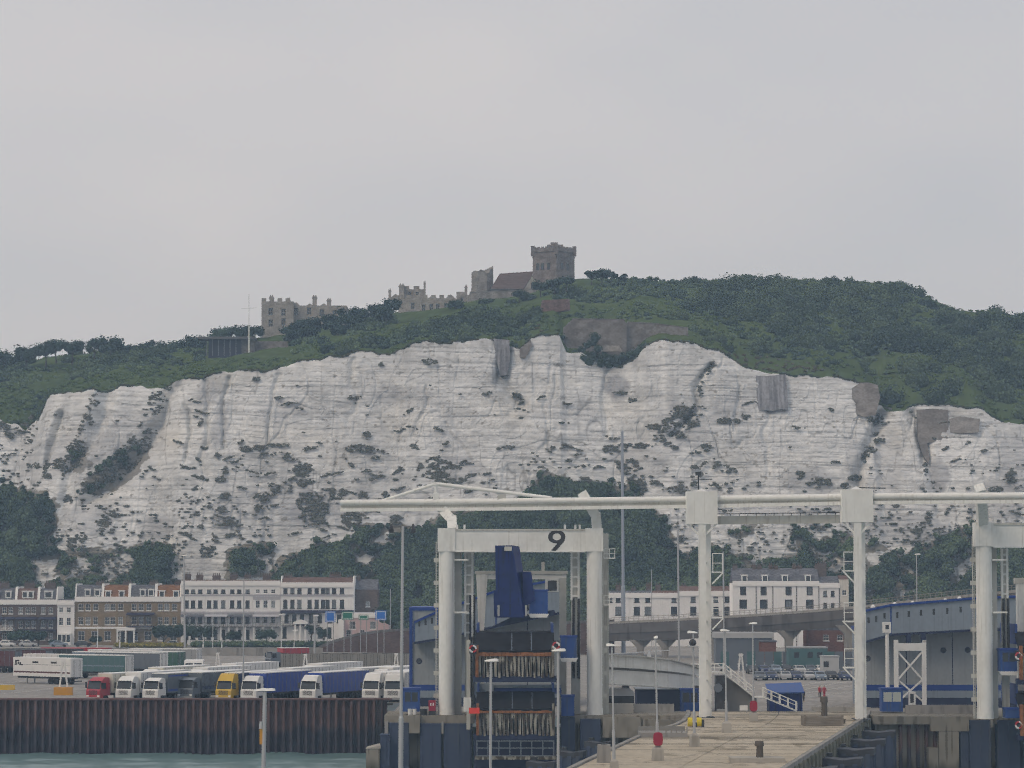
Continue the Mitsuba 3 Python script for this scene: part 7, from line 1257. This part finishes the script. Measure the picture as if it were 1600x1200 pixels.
MB().box(c[0] - .3, c[0] + .2, c[1] - .3, c[1] + .3, QZ, QZ + .5).part(k, 'stand', 'dark_metal'); MB().box(c[0] + .71, c[0] + 1.0, c[1] - .3, c[1] + .3, QZ, QZ + .8).part(k, 'motor', 'dark_metal')
for px, py, lab in ((662, 1115, 'black mooring bollard on the left abutment'), (644, 1113, 'white double bollard below the left blue kiosk')):
    k = thing('bollard', lab, 'bollard'); c = at(px, py, 352.6); m = COL['black'] if px > 650 else COL['white']
    for o in ((0,) if px > 650 else (-.28, .28)): MB().tube([c[0] + o, 352.8, QZ], [c[0] + o, 352.8, QZ + .75], .22 if o else .42, .25 if o else .45, 12).part(k, 'stem', m)
k = thing('equipment_cabinet', 'red equipment cabinet with two white marks beside the left portal column', 'cabinet'); c = at(675, 1108, 353); MB().box(c[0] - .42, c[0] + .42, 353, 353.7, QZ + .5, QZ + 1.75).part(k, 'body', 'cabinet_red'); MB().box(c[0] - .4, c[0] + .4, 353.05, 353.6, QZ, QZ + .497).part(k, 'stand', COL['black'])
for o in (-.16, .16): MB().box(c[0] + o - .07, c[0] + o + .07, 352.97, 352.997, QZ + 1.1, QZ + 1.45).part(k, 'mark', COL['white'])

# ---------------------------------------------------------------- lamp posts and masts
mat('galvanised', (.42, .43, .44), .45, .2); mat('lamp_white', (.75, .75, .73), .35); mat('mast_bluegrey', (.30, .34, .40), .5)
def lamp_post(pxb, base, Y, pxt, pyt, r, label, head=(-9, 7), m='galvanised', name='lamp_post', cat='lamp post', block_=None, cabinet=None, group=None, double=False, r2=None):
    k = thing(name, label, cat, group); s_ = PX(Y); p0 = np.array([at(pxb, 900, Y)[0], Y, base]); p1 = at(pxt, pyt, Y); r2 = r2 or r * .62; mid = p0 + (p1 - p0) * .3
    z0 = base
    if block_:
        w, h = block_[0] * s_ / 2, block_[1] * s_; MB().loft([[p0[0] - w, Y - w, base], [p0[0] + w, Y - w, base], [p0[0] + w, Y + w, base], [p0[0] - w, Y + w, base]], [[p0[0] - w * .9, Y - w * .9, base + h * .8], [p0[0] + w * .9, Y - w * .9, base + h * .8], [p0[0] + w * .9, Y + w * .9, base + h * .8], [p0[0] - w * .9, Y + w * .9, base + h * .8]]).part(k, 'base_block', 'pale_concrete')
        MB().loft([[p0[0] - w * .9, Y - w * .9, base + h * .8 + .003], [p0[0] + w * .9, Y - w * .9, base + h * .8 + .003], [p0[0] + w * .9, Y + w * .9, base + h * .8 + .003], [p0[0] - w * .9, Y + w * .9, base + h * .8 + .003]], [[p0[0] - w * .4, Y - w * .4, base + h], [p0[0] + w * .4, Y - w * .4, base + h], [p0[0] + w * .4, Y + w * .4, base + h], [p0[0] - w * .4, Y + w * .4, base + h]]).part(k, 'base_cap', 'pale_concrete')
    MB().tube(p0, mid, r, r * .95, 10).tube(mid, mid + [0, 0, .25], r * .95, r2, 10).tube(mid + [0, 0, .25], p1, r2, r2 * .85, 10).part(k, 'post', m, smooth=40)
    if head:
        for sg in ((1, -1) if double else (1,)):
            a, b = p1 + [head[0] * s_ * sg, 0, .0], p1 + [head[1] * s_ * sg, 0, .05]; c = MB(); hw = .22
            L = abs(b[0] - a[0]); x0 = min(a[0], b[0]); t = np.array([0, .12, .35, .7, .92, 1]); ww = np.array([.05, .16, .24, .26, .2, .06]); zz = np.array([0, .05, .1, .16, .14, .08])
            if head[1] < -head[0]: t = 1 - t
            o = np.argsort(t); t, ww, zz = t[o], ww[o], zz[o]
            for i in range(5):
                c.loft([[x0 + L * t[i], Y - ww[i], p1[2] - .08], [x0 + L * t[i], Y + ww[i], p1[2] - .08], [x0 + L * t[i], Y + ww[i] * .6, p1[2] + zz[i]], [x0 + L * t[i], Y - ww[i] * .6, p1[2] + zz[i]]], [[x0 + L * t[i + 1], Y - ww[i + 1], p1[2] - .08], [x0 + L * t[i + 1], Y + ww[i + 1], p1[2] - .08], [x0 + L * t[i + 1], Y + ww[i + 1] * .6, p1[2] + zz[i + 1]], [x0 + L * t[i + 1], Y - ww[i + 1] * .6, p1[2] + zz[i + 1]]])
            hk = c.part(k, 'lamp_head', 'lamp_white'); MB().box(x0 + L * .25, x0 + L * .8, Y - .16, Y + .16, p1[2] - .13, p1[2] - .083).part(hk, 'lens', 'sky_glass')
    if cabinet:
        z = base + (block_[1] * s_ if block_ else .6) + .02; t_ = np.arange(24) * 2 * np.pi / 24; MB().prism(np.c_[p0[0] + .43 * np.sign(np.cos(t_)) * np.abs(np.cos(t_)) ** .6, z + .6 + .6 * np.sign(np.sin(t_)) * np.abs(np.sin(t_)) ** .6], 1, Y - .5, Y - .22).part(k, cabinet + '_cabinet', 'cabinet_red')
    return k, p0, p1
def pierlamp(px, pyb, pxt, pyt, label, **kw):
    c = ground(px, pyb, QZ); return lamp_post(px, QZ, c[1] + .5, pxt, pyt, .15, label, **kw)
pierlamp(959, 1203, 956, 1008, 'pier lamp post nearest the viewer, at the left kerb', block_=(14, 16)); pierlamp(1027, 1189, 1024, 996, 'thin pier lamp post with a red lifebuoy cabinet, second from the viewer', block_=(19, 23), cabinet='lifebuoy', head=(-3, 4))
k, p0, p1 = pierlamp(1084, 1167, 1083, 988, 'pier lamp post with a dark camera dome under its lamp', block_=(16, 21)); cc_ = p1 + [-.05, -.05, -1.0]; MB().mesh(trimesh.creation.icosphere(subdivisions=2, radius=.36).apply_translation(cc_)).part(k, 'camera_dome', COL['black'], smooth=True); MB().box(cc_[0] - .5, cc_[0] + .5, cc_[1] - .3, cc_[1] + .3, cc_[2] - .42, cc_[2] - .3).part(k, 'tray', 'galvanised')
pierlamp(1134, 1145, 1133, 985, 'pier lamp post before the railed stairs, second farthest', block_=(15, 18), head=(-8, 7)); pierlamp(1176, 1127, 1176, 974, 'farthest pier lamp post with a red lifebuoy cabinet at its foot', block_=(14, 15), cabinet='lifebuoy', head=(-6, 7))
for px, pxt, pyt, Yd, lab in ((766, 767, 1032, 243, 'tall slim lamp post standing in front of the ramps, left'), (872, 872, 1016, 246, 'tall slim lamp post standing in front of the ramps, right'), (412, 414, 1078, 250, 'stout lamp post with twin lamp heads in front of the quay wall')):
    k, p0, p1 = lamp_post(px, 1.2, Yd, pxt, pyt, .19 if px > 500 else .27, lab, head=(-10, 12) if px != 412 else (-5, 16), double=px == 412, r2=.13 if px > 500 else .2)
    if px == 412: c = at(408, 1133, Yd); MB().tube([c[0], Yd - .1, c[2] - .3], [c[0], Yd - .1, c[2] + .3], .18, .14, 10).part(k, 'floodlight', COL['silver']); MB().box(c[0] - .12, c[0] + .12, Yd - .1, Yd + .1, c[2] - 1.6, c[2] - .302).part(k, 'junction_box', COL['orange'])
    d = thing('lamp_dolphin', 'round concrete dolphin in the water under the ' + {766: 'left lamp post before the ramps', 872: 'right lamp post before the ramps', 412: 'twin-headed lamp post'}[px], 'dolphin'); MB().tube([p0[0], Yd, -3], [p0[0], Yd, 1.2], 1.1, 1.0, 16).part(d, 'body', 'wet_concrete'); MB().tube([p0[0], Yd, 1.0], [p0[0], Yd, 1.35], 1.2, 1.2, 16).part(d, 'rim', 'concrete')
k, p0, p1 = lamp_post(626.5, -1, 330, 629.5, 822, .30, 'very tall grey mast with two black lamps on a crossarm, left of the portal', head=None, name='mast', cat='mast', r2=.19)
m = MB().bar(p1 + [-1.45, 0, -.1], p1 + [1.3, 0, -.1], .1, .1); m.part(k, 'crossarm', 'dark_metal')
for o in (-1.3, 1.15): MB().box(p1[0] + o - .28, p1[0] + o + .28, 329.7, 330.3, p1[2] - .75, p1[2] - .35).tube([p1[0] + o, 330, p1[2] - .35], [p1[0] + o, 330, p1[2] + .25], .22, .1, 8).part(k, 'lamp', COL['black'])
for pxb, Y, pxt, pyt, r, r2, lab, m in [(974, 655, 972, 674, .50, .36, 'very tall blue-grey mast rising above the boom, against the chalk', 'mast_bluegrey'), (1061, 430, 1059, 824, .19, .15, 'tall thin grey mast left of the slim gantry column', 'galvanised'), (1131, 430, 1130, 862, .15, .12, 'thin grey post just right of the slim gantry column', 'galvanised'), (381, 405.6, 381, 905, .14, .10, 'tall thin grey lamp mast behind the quay wall among the lorries', 'galvanised'), (290, 650, 287, 868, .28, .2, 'tall pale mast at the left corner of the white terrace', 'galvanised'), (1432, 510, 1432, 866, .14, .11, 'thin grey mast behind the right-hand shed', 'galvanised'), (1018, 690, 1018, 890, .12, .1, 'thin lamp post above the white cottages', 'galvanised'), (492, 560, 492, 962, .22, .2, 'short stout pole left of the blue road sign', 'galvanised'), (610, 700, 610, 920, .12, .1, 'thin lamp post behind the pink building', 'galvanised')]:
    k, p0, p1 = lamp_post(pxb, YZ, Y, pxt, pyt, r, lab, head=(-3, 6) if Y > 500 and Y < 655 else None, m=m, name='mast', cat='mast', r2=r2)
    if Y == 655: MB().bar(p1 + [-.9, 0, -1.2], p1 + [.9, 0, -1.2], .14).bar(p1, p1 + [0, 0, .9], .12).part(k, 'crossarm', m)
    if pxb == 381: MB().bar(p1 + [-1, 0, 0], p1 + [1, 0, 0], .12).part(k, 'crossarm', m)
for i, (px, pt, lab) in enumerate([(188, 984, 'white lamp standard before the double porch'), (153, 978, 'white lamp standard before the blue-slate brick house'), (318, 996, 'short white post by the yellow hedge'), (347, 996, 'short white post right of the yellow hedge'), (333, 955, 'thin lamp standard before the white terrace'), (460, 985, 'thin lamp standard before the portico'), (440, 960, 'thin lamp standard between white terrace and corner building')]):
    lamp_post(px, YZ, 700, px, pt, .1 if i > 3 else .16, lab, head=(-4, 6) if i > 3 else None, m='lamp_white', name='lamp_standard', cat='lamp post')

# ---------------------------------------------------------------- people
import manifold3d as m3
def person(px, py, z, label, top, legs, skin=(.42, .27, .2), hair=(.05, .035, .03), facing=0.3, stride=.14, h=1.72):
    k = thing('person', label, 'person'); b = ground(px, py, z); M = place(b[0], b[1], z, facing); sc = h / 1.72
    def S(p, r): return m3.Manifold.sphere(r, 14).translate(tuple(p))
    def chain(*js): return [m3.Manifold.batch_hull([S(*js[i]), S(*js[i + 1])]) for i in range(len(js) - 1)]
    hip, chest, neck = (0, 0, .92), (0, -.01, 1.34), (0, 0, 1.5); B = chain((hip, .14), ((0, 0, 1.12), .135), (chest, .155), (neck, .055), ((0, -.01, 1.6), .088)); J = chain(((0, 0, .88), .165), ((0, 0, 1.12), .16), (chest, .175), ((0, 0, 1.45), .08)); Lg = []
    for s_ in (-1, 1):
        f = s_ * stride; leg = chain(((s_ * .09, 0, .9), .09), ((s_ * .1, -f * .6, .5), .06), ((s_ * .1, f * -.6 + .05 * s_, .08), .045), ((s_ * .1, f * -.6 + .05 * s_ - .16, .045), .04)); B += leg; Lg += chain(((s_ * .09, 0, .9), .105), ((s_ * .1, -f * .6, .5), .075), ((s_ * .1, f * -.6 + .05 * s_, .12), .062))
        arm = chain(((s_ * .19, 0, 1.4), .06), ((s_ * .25, f * .5, 1.14), .045), ((s_ * .24, f * .9 - .08, .92), .036), ((s_ * .235, f * .95 - .1, .84), .042)); B += arm; J += chain(((s_ * .19, 0, 1.4), .075), ((s_ * .25, f * .5, 1.14), .06), ((s_ * .24, f * .9 - .08, .94), .05))
        hx0, hy0, hz0 = s_ * .235, f * .95 - .1, .82
        for i, L in enumerate((.075, .085, .08, .065)): B += chain(((hx0, hy0 - .03 + i * .02, hz0), .01), ((hx0 - s_ * .012, hy0 - .03 + i * .02, hz0 - L), .008))
        B += chain(((hx0, hy0 - .035, hz0 + .02), .012), ((hx0 - s_ * .03, hy0 - .06, hz0 - .03), .009))
    def out(lst, nm, m): s = mikit.ply(m3.Manifold.batch_boolean(lst, m3.OpType.Add), m, smooth=50); s['to_world'] = M; put(k, nm, s)
    B.append(m3.Manifold.batch_hull([S((0, -.10, 1.585), .016), S((0, -.085, 1.62), .012)])); nm = f'skin_{len(used)}'
    out(B, 'body', mat(f'skin_{px}', skin, .6)); out(J, 'jacket', COL[top]); out(Lg, 'trousers', COL[legs]); out([m3.Manifold.batch_hull([S((0, .025, 1.66), .085), S((0, .05, 1.58), .07)])], 'hair', mat(f'hair_{px}', hair, .7))
person(1281, 1090.5, YZ, 'person in a red jacket walking on the tarmac, left of two in red', 'red', 'black'); person(1288, 1090.5, YZ, 'person in a red jacket walking on the tarmac, right of two in red', 'red', 'red', facing=-.4); person(1256, 1097, YZ, 'person in dark clothes standing beside the blue shelter', 'black', 'black', facing=1.2, stride=.03); person(237, 1055, YZ, 'person in pale clothes standing by the trailers in the yard', 'silver', 'grey', facing=.6, stride=.05)
